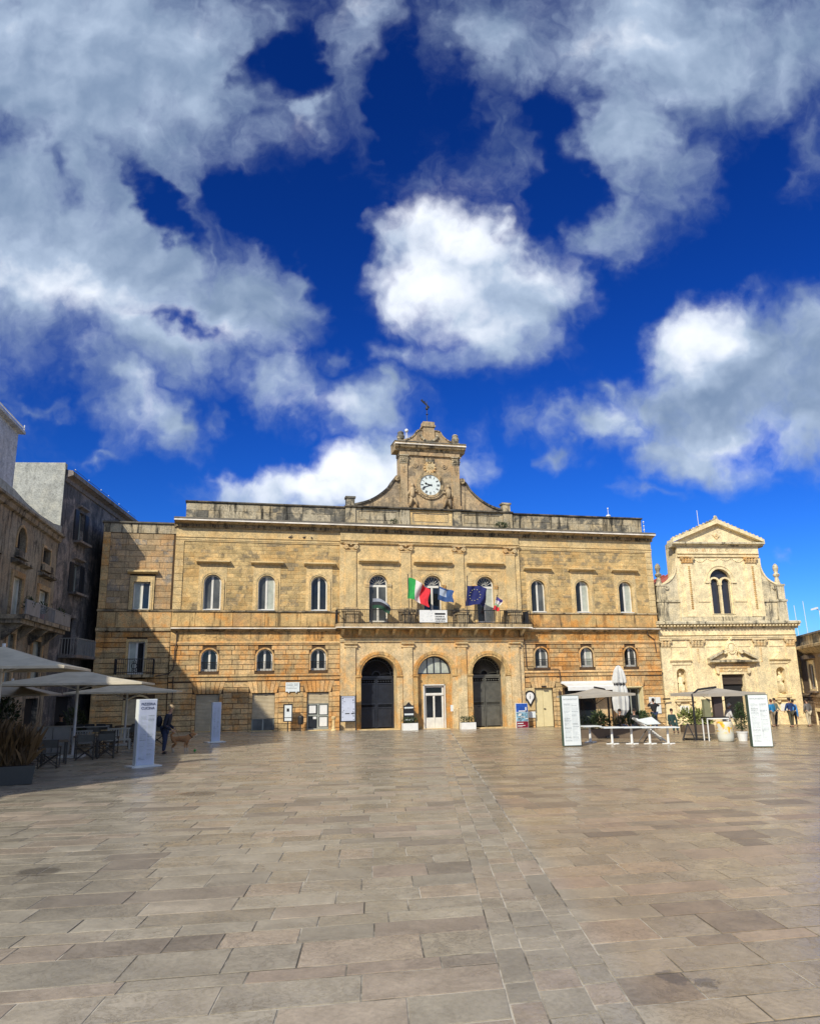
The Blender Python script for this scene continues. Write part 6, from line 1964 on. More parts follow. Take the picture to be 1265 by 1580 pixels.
G_ = lambda x, y: (x, y, gz(x))
parasol('big cream parasol nearest the viewer at the left edge', G_(-18.9, -22.3), 2.05, 2.98, 3.60)
parasol('cream parasol in the second place from the front, pole behind the dry grass planter', G_(-18.0, -15.6), 2.5, 2.60, 3.12)
parasol('cream parasol third from the front, reaching toward the town hall shutters', G_(-16.95, -9.6), 2.25, 2.30, 2.72)
parasol('lower greyish parasol behind the others at the left edge', G_(-21.0, -12.5), (1.5, 2.0), 2.2, 2.75, 'canvasgrey')
parasol('flat taupe parasol over the cafe tables left of the closed one', G_(4.75, -12.0), 1.38, 2.10, 2.40, 'canvasgrey', frame='iron', tilt=(.035, 0), side=(1.2, 1.0), valance=.10)
parasol('taupe side-pole parasol in front of the church door', G_(10.75, -13.0), 1.55, 2.16, 2.40, 'canvasgrey', frame='iron', side=(-1.55, -.3), valance=.14)
cl = thing('closed_parasol', 'tall closed white parasol standing right of the shop awning', 'parasol', G_(8.3, -8.0))
fold = MB()
prof = [(0.12, .95), (.34, 1.25), (.38, 1.8), (.33, 2.3), (.26, 2.62), (.33, 2.72), (.30, 3.0), (.22, 3.35), (.10, 3.58), (.02, 3.62)]
n = 20
for (r, z) in prof:
    for k in range(n):
        a = 2 * math.pi * k / n; q = r * (1 + (.22 if k % 2 else -.16))
        fold.v.append((q * math.cos(a), q * math.sin(a), z))
for i in range(len(prof) - 1):
    for k in range(n):
        fold.f.append((i * n + k, i * n + (k + 1) % n, (i + 1) * n + (k + 1) % n, (i + 1) * n + k))
fold.build('folded_canopy', M['canvaswhite'], cl)
MB().ring(0, 0, .27, .32, -.05, .05, 0, 360, 16).xf(Matrix.Translation((0, 0, 2.62)) @ Matrix.Rotation(R(90), 4, 'X')).build('strap', M['iron'], cl)
MB().tube([(0, 0, 0), (0, 0, 1.2)], .05, 8).box(-.45, .45, -.45, .45, 0, .10).build('pole', M['white'], cl)

# ================================================================== menu boards
M['printgrey'] = simple('grey_print', (.30, .34, .35), .7)
M['printlight'] = simple('faint_print', (.50, .55, .55), .7)
M['navyprint'] = simple('navy_print', (.06, .07, .13), .7)
M['boardwhite'] = simple('menu_board_white', (.70, .74, .72), .5, var=.04)
M['boardblue'] = simple('menu_board_bluish', (.52, .56, .66), .5, var=.05)
M['boardgreen'] = simple('board_side_green', (.05, .09, .065), .5)


def board(label, loc, rz, w, h, d, title, tmat, face='boardwhite', side='boardwhite', foot=None, lean=0.0, seed=1, tsize=.12, twocol=True, group='menu boards on the square'):
    t = thing('menu_board', label, 'menu board', loc, rz, group)
    MB().box(-w / 2, w / 2, -d / 2, d / 2, .03, h).build('board_body', M[side], t)
    MB().box(-w / 2 + .02, w / 2 - .02, -d / 2 - .012, -d / 2, .06, h - .02).build('printed_panel', M[face], t)
    for k, tx in enumerate(title):
        text_obj(tx, tsize, M[tmat], t, (-w / 2 + .07, -d / 2 - .016, h - .17 - k * tsize * 1.12 - .02))
    rr = random.Random(seed)
    z = h - .20 - len(title) * tsize * 1.15 - .06
    for pm in ('printgrey', 'printlight'):
        mb = MB(); zz = z
        while zz > .22:
            for cx in ((-w / 2 + .08, -.02), (.03, w / 2 - .08)):
                head = rr.random() < .12
                if (pm == 'printgrey') != head and not (pm == 'printgrey' and rr.random() < .12): 
                    if pm == 'printgrey': continue
                x = cx[0]
                while x < cx[1] - .03:
                    q = rr.uniform(.03, .10)
                    mb.box(x, min(x + q, cx[1]), -d / 2 - .0165, -d / 2 - .012, zz, zz + (.020 if head else .012))
                    x += q + .018
                    if rr.random() < .12: break
            zz -= .036
        mb.build('menu_print', M[pm], t, kind='stuff')
    if foot: MB().box(-foot[0] / 2, foot[0] / 2, -foot[1] / 2, foot[1] / 2, 0, .04).build('foot_plate', M['white'], t)
    return t


board('tall pizzeria menu board on a white foot plate near the man with the dog', G_(-15.12, -19.95), R(27), .60, 2.08, .24, ['PIZZERIA', 'CUCINA'], 'navyprint', 'boardblue', 'boardwhite', (.95, .70), seed=2, tsize=.115)
board('narrow grey menu board on a foot plate in front of the left roller shutter', G_(-13.05, -8.9), R(20), .42, 1.80, .16, [], 'printgrey', 'boardblue', 'boardwhite', (.85, .5), seed=3, tsize=.10)
board('white bistrot menu board standing left of the row of white tables', G_(1.62, -15.75), R(-4), .78, 2.10, .22, ['PATIUM BISTROT'], 'printgrey', 'boardwhite', 'boardgreen', seed=4, tsize=.082)
board('white bistrot menu board with green side right of the potted bush', G_(8.95, -18.2), R(-22), .80, 2.12, .36, ['PATIUM BISTROT'], 'printgrey', 'boardwhite', 'boardgreen', seed=5, tsize=.084)

# ================================================================== against the town hall front
ms = thing('map_board', 'white information board with black marks on two black posts', 'sign', (-5.54, -.62, gz(-5.5)))
for s in (-1, 1): MB().tube([(s * .47, 0, 0), (s * .47, 0, 2.05)], .035, 6).build('post', M['iron'], ms)
MB().box(-.44, .44, -.03, .03, .50, 2.0).build('board_frame', M['iron'], ms)
MB().box(-.40, .40, -.045, -.03, .56, 1.97).build('board_panel', M['boardblue'], ms)
mk = MB(); rr = random.Random(12)
for k in range(34):
    x = rr.choice([-.36, -.36, .28, .33, .30, rr.uniform(-.3, .3)]); z = rr.uniform(.6, 1.88)
    mk.box(x, x + rr.uniform(.02, .07), -.05, -.045, z, z + rr.uniform(.012, .04))
mk.box(-.36, .34, -.05, -.045, 1.90, 1.915).box(-.18, .08, -.05, -.045, .95, 1.0).box(.18, .34, -.05, -.045, .94, 1.0)
mk.build('map_marks', M['black'], ms, kind='stuff')
pm_ = thing('poster_case', 'black framed white poster case on one pole left of the grey shop door', 'sign', (-9.07, -.6, gz(-9)))
MB().tube([(0, 0, 0), (0, 0, .7)], .035, 6).build('pole', M['iron'], pm_)
MB().box(-.27, .27, -.05, .05, .55, 1.55).build('case', M['iron'], pm_)
MB().box(-.20, .20, -.06, -.05, .80, 1.48).build('poster', M['boardwhite'], pm_)
MB().box(-.20, .20, -.06, -.05, .60, .76).build('poster', M['boardwhite'], pm_)
MB().box(-.08, .06, -.065, -.06, 1.12, 1.30).build('printed_picture', M['black'], pm_)
bn_ = thing('litter_bin', 'small black bin on a post right of the framed poster case', 'bin', (-8.33, -.6, gz(-8.3)))
MB().tube([(0, 0, 0), (0, 0, .9)], .03, 6).build('post', M['iron'], bn_)
MB().lathe([(.13, .38), (.17, .5), (.18, .8), (.15, .86), (.08, .9)], (0, 0, 0), 12).build('bucket', M['iron'], bn_)
ft = thing('stone_post', 'small pale fluted stone post beside the information board', 'bollard', (-6.42, -.75, gz(-6.4)))
MB().lathe([(.17, 0), (.17, .06), (.11, .12), (.08, .3), (.08, .62), (.13, .70), (.15, .78), (.08, .84)], (0, 0, 0), 10).build('shaft', M['smooth'], ft)
pq = thing('marble_plaque', 'white marble plaque with engraved lines on the town hall wall', 'plaque', (-8.79, -.03, 2.38))
MB().box(-.41, .41, -.05, 0, 0, .54).build('slab', M['boardwhite'], pq)
for s in (-1, 1): MB().box(s * .22 - .03, s * .22 + .03, -.06, 0, -.07, 0).build('bracket', M['boardwhite'], pq)
lt_ = MB(); rr = random.Random(15)
for z, hh in ((.45, .025), (.35, .065), (.26, .025), (.18, .03)):
    x = -.35
    while x < .30:
        q = rr.uniform(.03, .10) if hh < .05 else rr.uniform(.03, .05); lt_.box(x, min(x + q, .35), -.055, -.05, z, z + hh); x += q + .014 + (.05 if rr.random() < .15 else 0)
lt_.build('engraved_lines', M['printgrey'], pq, kind='stuff')
for i, (x, lb, f) in enumerate(((-1.88, 'low white planter box with dark shrubs left of the entrance door', 1), (1.75, 'low white planter box with dark shrubs right of the entrance door', 0))):
    px = thing('planter_box', lb, 'planter', (x, -1.05, gz(x)), 0, 'white planter boxes by the entrance')
    MB().box(-.46, .46, -.2, .2, 0, .40).build('box', M['white'], px)
    MB().box(-.43, .43, -.17, .17, .38, .415).build('soil', M['soil'], px)
    rr = random.Random(i + 30)
    mb = MB()
    for k in range(5): leaves(mb, (-.34 + k * .17, 0, .55), (.16, .17, .22), 90, .09, rr)
    mb.build('foliage', M['leaf'], px)
    MB().tube([(-.5, .2, 0), (-.5, .2, 1.25), (.38, .2, 1.25), (.5, .2, .4)], .018, 5).build('iron_hoop', M['pipe'], px)
mn = thing('menu_stand', 'dark house shaped notice stand behind the left white planter box', 'sign', (-1.86, -.74, gz(-1.8)))
MB().box(-.33, .33, -.03, .03, .40, 1.42).prism([(-.20, 1.42), (.20, 1.42), (0, 1.62)], -.03, .03).build('panel', M['iron'], mn)
for z in (1.28, .90, .58): MB().box(-.28, .28, -.045, -.03, z - .05, z + .05).build('notice', M['boardwhite'], mn)
for s in (-1, 1): MB().tube([(s * .28, 0, 0), (s * .28, 0, .5)], .025, 5).build('leg', M['iron'], mn)
nt = thing('wall_notice', 'white paper notice on the stained wall right of the entrance door', 'notice', (1.14, -.135, 1.02))
MB().box(-.19, .19, -.012, 0, 0, .38).build('paper', M['boardwhite'], nt)
# information pin
pn = thing('information_pin', 'black and white map pin sign with the letter i', 'sign', (6.28, -.06, 1.70))
mb = MB()
n = 22
ang = [R(-52 + i * 284 / n) for i in range(n + 1)]
mb.prism([(.37 * math.cos(a), .12 + .37 * math.sin(a)) for a in ang] + [(0, -.56)], -.03, 0)
mb.build('pin', M['black'], pn)
MB().prism([(.26 * math.cos(a), .12 + .26 * math.sin(a)) for a in ang] + [(0, -.36)], -.042, -.03).build('pin_face', M['white'], pn)
text_obj('i', .42, M['black'], pn, (-.055, -.046, -.03), ext=.004)
wp_ = thing('white_panel', 'white wall panel behind the map pin sign', 'sign', (6.22, -.02, 0))
MB().box(-.42, .40, -.03, 0, .95, 2.35).build('panel', M['smooth'], wp_)
MB().box(-.15, .38, -.045, -.03, .50, .88).build('notice', M['boardwhite'], wp_)
ps = thing('poster_totem', 'free standing tourist poster with blue sky, boats and a red foot', 'poster', (5.42, -.66, gz(5.4)))
MB().box(-.40, .40, -.06, .06, 0, 1.5).build('board', M['boardwhite'], ps)
M['posterblue'] = simple('poster_blue', (.02, .08, .36), .4, var=.3)
M['postersea'] = simple('poster_sea', (.18, .33, .42), .4, var=.6, vscale=8)
M['posterred'] = simple('poster_red', (.20, .012, .03), .4, var=.3)
MB().box(-.38, .38, -.072, -.06, .98, 1.48).build('sky_picture', M['posterblue'], ps)
MB().box(-.38, .38, -.072, -.06, .42, .95).build('sea_picture', M['postersea'], ps)
MB().box(-.38, .38, -.072, -.06, .02, .40).build('red_panel', M['posterred'], ps)
bt = MB(); rr = random.Random(8)
for k in range(9):
    x = rr.uniform(-.34, .2); z = rr.uniform(.46, .85); bt.prism([(x, z), (x + .16, z), (x + .20, z + .05), (x - .02, z + .04)], -.078, -.072)
bt.box(-.22, .30, -.078, -.072, 1.0, 1.06).box(.22, .3, -.078, -.072, 1.0, 1.26).build('boats_print', M['white'], ps, kind='stuff')
lt_ = MB().box(-.33, .05, -.078, -.072, .26, .31).box(-.33, .18, -.078, -.072, .14, .17)
lt_.box(-.33, -.02, -.078, -.072, .08, .10).build('poster_print', M['boardwhite'], ps, kind='stuff')
lt = thing('wall_lantern', 'dark wrought iron lantern beside the shop awning', 'lantern', (8.28, -.05, 1.95))
MB().tube([(0, 0, .28), (0, -.18, .26), (0, -.2, .16)], .015, 5).build('bracket', M['iron'], lt)
MB().lathe([(.03, -.16), (.10, -.08), (.12, .10), (.05, .18)], (0, -.2, 0), 6).build('lantern_case', M['pipe'], lt)
w2 = thing('wall_posters', 'cluster of white posters on the wall between the pale door and the church', 'poster', (15.15, -.03, 0))
for (x0, x1, z0, z1) in ((-.42, .0, .95, 1.62), (.05, .42, 1.2, 1.6), (-.05, .42, .55, 1.12)): MB().box(x0, x1, -.03, 0, z0, z1).build('poster', M['boardwhite'], w2)
sg_ = thing('street_sign', 'thin black name bar fixed to the wall beside the white posters', 'sign', (15.95, -.16, 1.42))
MB().box(-.28, .28, -.03, 0, 0, .10).build('plate', M['black'], sg_)

# ================================================================== cafe on the right
wt = M['white']
for i, (x, y) in enumerate(((3.95, -14.9), (4.82, -15.05), (5.60, -15.22), (6.38, -15.42))):
    lb = ['leftmost white pedestal table of the row behind the bistrot board', 'second white pedestal table from the left in the row', 'third white pedestal table, just left of the leaning slatted chair', 'rightmost white pedestal table of the row'][i]
    t = thing('cafe_table', lb, 'table', G_(x, y), R(-11), 'white pedestal tables in a row')
    MB().box(-.43, .43, -.36, .36, .69, .73).build('table_top', M['boardwhite'], t)
    MB().lathe([(.055, .03), (.05, .69)], (0, 0, 0), 10).build('leg', wt, t)
    MB().box(-.28, .28, -.04, .04, 0, .04).box(-.04, .04, -.28, .28, 0, .045).build('foot', wt, t)
t = thing('cafe_table', 'white pedestal table standing alone behind the left end of the row', 'table', G_(3.55, -13.6), 0, 'white pedestal tables in a row')
MB().box(-.43, .43, -.36, .36, .69, .73).build('table_top', M['boardwhite'], t)
MB().lathe([(.055, .03), (.05, .69)], (0, 0, 0), 10).build('leg', wt, t)
MB().box(-.28, .28, -.04, .04, 0, .04).box(-.04, .04, -.28, .28, 0, .045).build('foot', wt, t)
# folded slatted stack
fsx = thing('folded_lounger', 'white slatted folding lounger leaning over the table row', 'lounger', G_(6.15, -14.1), R(-10))
for s in (-1, 1): MB().tube([(-.55, s * .28, 1.05), (.75, s * .28, .02)], .025, 5).build('side_rail', wt, fsx)
for i in range(13):
    u = (i + .5) / 13
    MB().box(-.04, .04, -.30, .30, -.012, .012).xf(Matrix.Translation((-.55 + 1.3 * u, 0, 1.08 - 1.03 * u)) @ Matrix.Rotation(R(38), 4, 'Y')).build('slat', wt, fsx)
MB().prism([(-.6, 1.0), (.15, 1.12), (.55, .80), (-.1, .78)], -.34, -.30).build('side_panel', M['boardwhite'], fsx)
for s in (-1, 1): MB().tube([(-.3, s * .3, .02), (.45, s * .3, .98)], .022, 5).build('cross_leg', M['iron'], fsx)
for i in range(5):
    MB().tube([(.05 + i * .07, -.3, 1.10), (.45 + i * .07, -.3, .72)], .014, 4).build('striped_arm', M['iron'], fsx)
brn = simple('brown_planter', (.13, .095, .062), .7)
tpl = thing('long_planter', 'long brown trough with dark green shrubs behind the white tables', 'planter', G_(6.2, -11.2), R(-12))
MB().box(-2.3, 1.8, -.25, .25, 0, .45).build('trough', brn, tpl)
MB().box(-2.25, 1.75, -.22, .22, .43, .46).build('soil', M['soil'], tpl)
rr = random.Random(44); mb = MB()
for k in range(11): leaves(mb, (-2.1 + k * .38, 0, .72 + .1 * math.sin(k * 2.1)), (.27, .26, .34), 120, .16, rr, asp=.25, up=.7)
mb.build('foliage', M['leaf'], tpl)
tp2 = thing('square_planter', 'brown trough with large variegated leaves in front of the church', 'planter', G_(12.9, -7.9), R(-8))
MB().box(-.85, .85, -.3, .3, 0, .42).build('trough', brn, tp2)
MB().box(-.82, .82, -.27, .27, .40, .43).build('soil', M['soil'], tp2)
mb = MB()
for k in range(5): leaves(mb, (-.7 + k * .35, 0, .82), (.36, .34, .46), 95, .26, rr, asp=.38, up=.4)
mb.build('foliage', M['leafy'], tp2)
for i, (x, y, lb) in enumerate(((10.6, -6.0, 'dark bush left of the seated figure near the church'), (14.6, -5.6, 'dark bush between the variegated planter and the church wall'), (9.3, -6.6, 'dark spiky bush under the closed white parasol'), (8.45, -5.0, 'low dark bush against the wall beside the cafe glass'))):
    plant(lb, G_(x, y), (.55, .4, .5), 360, .20, 60 + i, group='dark bushes round the cafe', base=.15)
db = plant('small round dark bush at the wall corner right of the cream door', G_(8.15, -1.0), (.24, .24, .42), 260, .10, 70, group='dark bushes round the cafe')
# tall potted bush
pb = thing('potted_bush', 'tall dark clipped bush in a white pot left of the green sided board', 'plant', G_(10.75, -14.6))
MB().lathe([(.19, 0), (.24, .36), (.27, .38), (.27, .42), (.20, .42)], (0, 0, 0), 14).build('pot', wt, pb)
MB().tube([(0, 0, .4), (.02, 0, 1.0), (0, .02, 1.6)], [.03, .025, .01], 6).build('trunk', M['pipe'], pb)
rr = random.Random(9); mb = MB()
leaves(mb, (0, 0, .95), (.36, .36, .55), 900, .085, rr); leaves(mb, (.02, 0, 1.45), (.24, .24, .35), 400, .08, rr)
mb.build('foliage', M['leaf'], pb)
# yellow drum and the high table
dm, dt, dbs = new_mat('yellow_map_print')
pos = dt.n('ShaderNodeNewGeometry').outputs['Position']
nz = dt.noise(pos, 2.6, 5, .6, .8)
zc = dt.sep(pos)[2]
f = dt.m('MULTIPLY', dt.ramp(nz, .46, .56), dt.ramp(zc, .15, .35))
dt.put(dbs.inputs['Base Color'], dt.mix(f, (.62, .62, .52, 1), dt.mix(dt.ramp(dt.noise(pos, 5, 3), .45, .6), (.70, .52, .02, 1), (.75, .30, .01, 1))))
dbs.inputs['Roughness'].default_value = .45
dr_ = thing('yellow_drum', 'white barrel printed with yellow and orange map shapes', 'barrel', G_(9.78, -14.72))
MB().lathe([(.30, 0), (.345, .03), (.355, .2), (.36, .45), (.355, .75), (.34, .86), (.32, .88)], (0, 0, 0), 24).build('barrel', dm, dr_, smooth=True)
ht = thing('high_table', 'high dark topped bar table with thin white legs behind the yellow barrel', 'table', G_(9.75, -14.1), R(-10))
MB().box(-.55, .55, -.3, .3, 1.03, 1.08).build('table_top', M['black'], ht)
for (x, y) in ((-.5, -.26), (-.5, .26), (.5, -.26), (.5, .26)): MB().box(x - .022, x + .022, y - .022, y + .022, 0, 1.03).build('leg', wt, ht)
MB().box(-.53, .53, -.31, -.29, .98, 1.03).build('apron', wt, ht)
bd = simple('brown_menu_stand', (.07, .05, .045), .6)
for i, (x, w, h, lb, mt_) in enumerate(((9.35, .30, .80, 'narrow pale green display box on the high bar table', simple('olive_box', (.20, .20, .11), .6)), (9.95, .42, 1.02, 'tall brown display stand on the high bar table', bd))):
    q = thing('display_box', lb, 'box', (x, -14.1, gz(9.75) + 1.08), R(-10), 'boxes on the bar table')
    MB().box(-w / 2, w / 2, -.12, .12, 0, h).box(-w / 2 - .01, w / 2 + .01, -.13, .13, h - .06, h).build('box', mt_, q)
ab_ = thing('a_frame_sign', 'dark folding sign lying open under the right parasol', 'sign', G_(8.6, -13.6), R(-30))
MB().prism([(-.3, 0), (-.26, 0), (.02, .75), (-.02, .75)], -.25, .25).prism([(.3, 0), (.26, 0), (-.02, .75), (.02, .75)], -.25, .25).build('panels', M['iron'], ab_)

# ================================================================== terrace on the left
mtl = simple('grey_planter_metal', (.05, .052, .045), .5)
gp = thing('grass_planter', 'dark metal trough of tall dry grass at the left edge', 'planter', G_(-18.55, -23.9), R(12))
MB().prism([(-1.6, 0), (1.05, 0), (1.1, .45), (-1.6, .45)], -.45, .45).build('trough', mtl, gp)
MB().box(-1.55, 1.05, -.4, .4, .43, .46).build('soil', M['soil'], gp)
rr = random.Random(21); mb = MB()
for i in range(2200):
    x, y = rr.uniform(-1.5, .95), rr.uniform(-.35, .35)
    hgt = rr.uniform(.5, 1.35) * (1 - .25 * abs(x) / 1.5); a = rr.uniform(0, 6.28); l = rr.uniform(.05, .45)
    b0 = Vector((x, y, .43)); b1 = b0 + Vector((math.cos(a) * l * .3, math.sin(a) * l * .3, hgt * .6)); b2 = b0 + Vector((math.cos(a) * l, math.sin(a) * l, hgt * .95))
    w = Vector((-math.sin(a), math.cos(a), 0)) * .005
    mb.add([b0 - w, b0 + w, b1 + w, b2, b1 - w], [(0, 1, 2, 3, 4)])
mb.build('dry_grass', M['dry'], gp)
mb = leaves(MB(), (.7, 0, .95), (.75, .4, .25), 260, .09, rr, up=.6); mb.build('dry_leaves', M['dry'], gp)
cnv = cloth('grey sling fabric', (.10, .10, .085))
wdk = simple('dark_chair_wood', (.05, .045, .038), .6)


def director_chair():
    t = thing('folding_chair', 'grey director chair', 'chair', (0, 0, 0), 0, 'grey folding director chairs on the terrace')
    for sx in (-1, 1):
        MB().box(sx * .27 - .015, sx * .27 + .015, .20, .235, 0, .86).build('back_post', wdk, t)
        MB().box(sx * .27 - .015, sx * .27 + .015, -.235, -.20, 0, .62).build('front_post', wdk, t)
        MB().box(sx * .27 - .03, sx * .27 + .03, -.27, .25, .62, .645).build('armrest', wdk, t)
        MB().box(sx * .27 - .015, sx * .27 + .015, -.235, .235, .0, .035).build('foot_rail', wdk, t)
    MB().box(-.27, .27, .205, .222, .62, .86).build('backrest', cnv, t)
    MB().sweep([(-.22, .44), (0, .415), (.22, .44), (.22, .45), (0, .425), (-.22, .45)], -.25, .25).build('seat', cnv, t)
    for y in (-.2, .2):
        MB().tube([(-.26, y, .05), (.26, y, .43)], .014, 4).build('cross_leg', wdk, t)
        MB().tube([(.26, y, .05), (-.26, y, .43)], .014, 4).build('cross_leg', wdk, t)
    return t


dc = director_chair()
spots = [(-17.95, -19.7, 160, 'grey director chair turned away nearest the dry grass planter'), (-18.75, -20.2, 200, 'grey director chair half hidden behind the dry grass'), (-17.35, -17.0, 168, 'grey director chair left of a pair beside the wooden table'),
         (-16.75, -16.5, 172, 'grey director chair nearest the pizzeria board'), (-18.9, -17.4, 20, 'grey director chair behind the wooden table facing the square'), (-16.3, -11.0, 150, 'dark director chair behind the man and dog'), (-15.5, -10.4, 165, 'dark director chair just left of the dog, by the wall'), (-18.2, -10.6, 190, 'dark director chair under the third parasol'),
         (-16.9, -14.6, 150, 'grey director chair beyond the pair, beside the second wooden table'), (-17.9, -8.4, 160, 'dark director chair against the side wing, behind the seated figure'), (-16.7, -8.2, 200, 'dark director chair in front of the arched roller shutter'), (-20.0, -16.4, 30, 'grey director chair by the low house doors'), (-19.9, -18.9, 60, 'grey director chair behind the dry grass at the left edge')]
for i, (x, y, a, lb) in enumerate(spots):
    o = dc if i == 0 else copy_tree(dc)
    o.location = G_(x, y); o.rotation_euler.z = R(a + 90 - 70); o['label'] = lb
wood = simple('terrace_table_wood', (.13, .10, .065), .6)


def terrace_table(x, y, lb, w=.8, mat=None):
    t = thing('terrace_table', lb, 'table', G_(x, y), R(15), 'tables on the left terrace')
    MB().box(-w / 2, w / 2, -w / 2, w / 2, .70, .74).build('table_top', mat or wood, t)
    for sx in (-1, 1):
        for sy in (-1, 1): MB().box(sx * (w / 2 - .05) - .025, sx * (w / 2 - .05) + .025, sy * (w / 2 - .05) - .025, sy * (w / 2 - .05) + .025, 0, .70).build('leg', wdk, t)


terrace_table(-18.1, -18.3, 'wooden table between the front director chairs')
terrace_table(-17.6, -15.6, 'second wooden terrace table beyond the pair of chairs')
terrace_table(-19.8, -17.6, 'wooden terrace table near the low house doors')
terrace_table(-17.2, -7.6, 'dark terrace table beside the side wing wall')
terrace_table(-16.5, -9.3, 'dark terrace table near the man with the dog')
terrace_table(-19.3, -10.6, 'dark terrace table where the seated figure rests')
pw_ = simple('dull_white_wood', (.40, .39, .34), .6)
sb_ = thing('service_counter', 'long dull white service counter behind the front chairs', 'counter', G_(-19.2, -14.6), R(8))
for k in range(4): MB().box(-1.5 + k * .6, -.92 + k * .6, -.25, .25, 0, 1.0).build('cabinet', pw_, sb_)
MB().box(-1.55, .95, -.3, .3, 1.0, 1.04).build('counter_top', pw_, sb_)
sv = thing('serving_rack', 'open pale serving rack with dark trays right of the counter', 'rack', G_(-17.9, -12.9), R(8))
for (x, y) in ((-.7, -.25), (.7, -.25), (-.7, .25), (.7, .25)): MB().box(x - .03, x + .03, y - .03, y + .03, 0, .95).build('leg', pw_, sv)
for z in (.45, .92): MB().box(-.74, .74, -.28, .28, z, z + .04).build('shelf', pw_, sv)
for k in range(3): MB().box(-.6 + k * .42, -.25 + k * .42, -.2, .2, .96, 1.04).build('tray', M['iron'], sv)
for i, (x, y, lb) in enumerate(((-16.85, -12.3, 'white slatted bench end showing right of the serving rack'), (-18.05, -14.0, 'white slatted bench half hidden by the grey chairs'))):
    bq = thing('slatted_bench', lb, 'bench', G_(x, y), R(12), 'white slatted benches')
    for k in range(9): MB().box(-.40 + k * .095, -.35 + k * .095, .20, .23, .30, .80).build('slat', pw_, bq)
    MB().box(-.43, .45, .19, .24, .78, .84).build('top_rail', pw_, bq)
    MB().box(-.43, .45, -.25, .24, .36, .41).build('seat', pw_, bq)
    for sx in (-.42, .40):
        for sy in (-.24, .19): MB().box(sx, sx + .05, sy, sy + .05, 0, .40).build('leg', pw_, bq)
plant('dark shrub on the terrace in front of the side wing', G_(-19.4, -7.6), (.6, .6, .75), 500, .16, 90, group=None, base=.2)
plant('dark shrub beside the low house doors', G_(-20.9, -13.6), (.7, .6, 1.1), 600, .16, 91, base=.2)

# ================================================================== people
NAVY = ('navy jacket cloth', (.010, .014, .030))
JEAN = ('blue jeans', (.018, .030, .075))
person('person in navy jacket, jeans and beige cap holding the dog lead', G_(-14.86, -15.0), R(72), 1.72, NAVY, JEAN, cap=('beige cap', (.38, .28, .16)), arms=((-.20, -.34, .86), (.22, -.26, .90)), elbows=((-.26, -.05, 1.02), (.27, -.04, 1.04)), lean=.12, bag=((-.02, .24, 1.18), NAVY), stride=.03)
person('person in black sitting at the terrace table under the parasols', G_(-19.6, -9.6), R(-20), 1.70, ('black cloth', (.012, .012, .014)), ('black cloth', (.012, .012, .014)), sit=True, arms=((-.2, -.30, .98), (.2, -.30, .98)))
person('person in black raising both arms to take a photo by the church wall', G_(12.6, -4.1), R(170), 1.72, ('black cloth', (.012, .012, .014)), JEAN, arms=((-.13, -.20, 1.50), (.13, -.20, 1.50)), elbows=((-.36, -.06, 1.33), (.36, -.06, 1.33)))
person('person in brown sitting left at the cafe table behind the trough', G_(7.6, -9.0), R(15), 1.68, ('brown cloth', (.06, .035, .025)), JEAN, sit=True, arms=((-.2, -.32, .98), (.2, -.32, .98)))
person('person in black sitting right at the cafe table behind the trough', G_(8.35, -9.2), R(-30), 1.70, ('black cloth', (.012, .012, .014)), JEAN, sit=True, arms=((-.2, -.32, .98), (.2, -.32, .98)))
person('person in dark teal sitting low beside the variegated planter', G_(11.55, -7.6), R(-10), 1.62, ('dark teal cloth', (.02, .05, .045)), ('dark teal cloth', (.02, .05, .045)), sit=True, arms=((-.18, -.28, .86), (.18, -.28, .86)))
person('person in grey shirt standing by the variegated planter', G_(14.1, -7.2), R(70), 1.70, ('grey shirt', (.20, .21, .20)), ('dark trousers', (.03, .032, .04)), arms=((-.2, -.22, .92), (.2, -.22, .92)))
person('person dressed all in white by the high bar table', G_(10.75, -13.6), R(80), 1.62, ('white clothes', (.62, .60, .58)), ('white clothes', (.62, .60, .58)), arms=((-.16, -.30, 1.0), (.2, -.1, .9)), lean=.10, cap=('white hat', (.6, .58, .55)))
GRP = 'people standing in front of the church'
person('person in bright blue jacket and tan trousers, back to the viewer', G_(21.35, -3.5), R(185), 1.62, ('bright blue jacket', (.02, .20, .42)), ('tan trousers', (.24, .19, .13)), hair=('auburn hair', (.09, .03, .015)), group=GRP, arms=((-.22, -.12, .92), (.22, -.12, .92)))
person('person in dark clothes half hidden at the left of the group', G_(20.95, -3.0), R(160), 1.60, ('dark blue coat', (.015, .02, .035)), ('dark trousers', (.03, .032, .04)), hair=('auburn hair', (.09, .03, .015)), group=GRP)
person('person in grey green jacket and jeans facing the viewer', G_(21.95, -3.0), R(10), 1.68, ('grey green jacket', (.16, .19, .16)), ('dark trousers', (.03, .032, .04)), group=GRP, arms=((-.16, -.26, 1.02), (.16, -.26, 1.02)))
person('person in navy blue jacket and olive trousers, back to the viewer', G_(22.05, -4.3), R(178), 1.72, ('royal navy jacket', (.012, .035, .13)), ('olive trousers', (.07, .065, .04)), group=GRP, arms=((-.34, -.08, 1.0), (.32, -.08, 1.0)), elbows=((-.34, .06, 1.18), (.34, .06, 1.18)))
person('person in light blue jacket right of the navy jacket', G_(22.85, -3.6), R(120), 1.60, ('light blue jacket', (.05, .22, .55)), ('dark trousers', (.03, .032, .04)), group=GRP)
person('person in grey hoodie and cream trousers standing alone at the right', G_(23.6, -4.0), R(178), 1.66, ('grey hoodie', (.13, .125, .12)), ('cream trousers', (.48, .42, .30)), group=None, arms=((-.20, .02, .92), (.22, -.10, .95)))

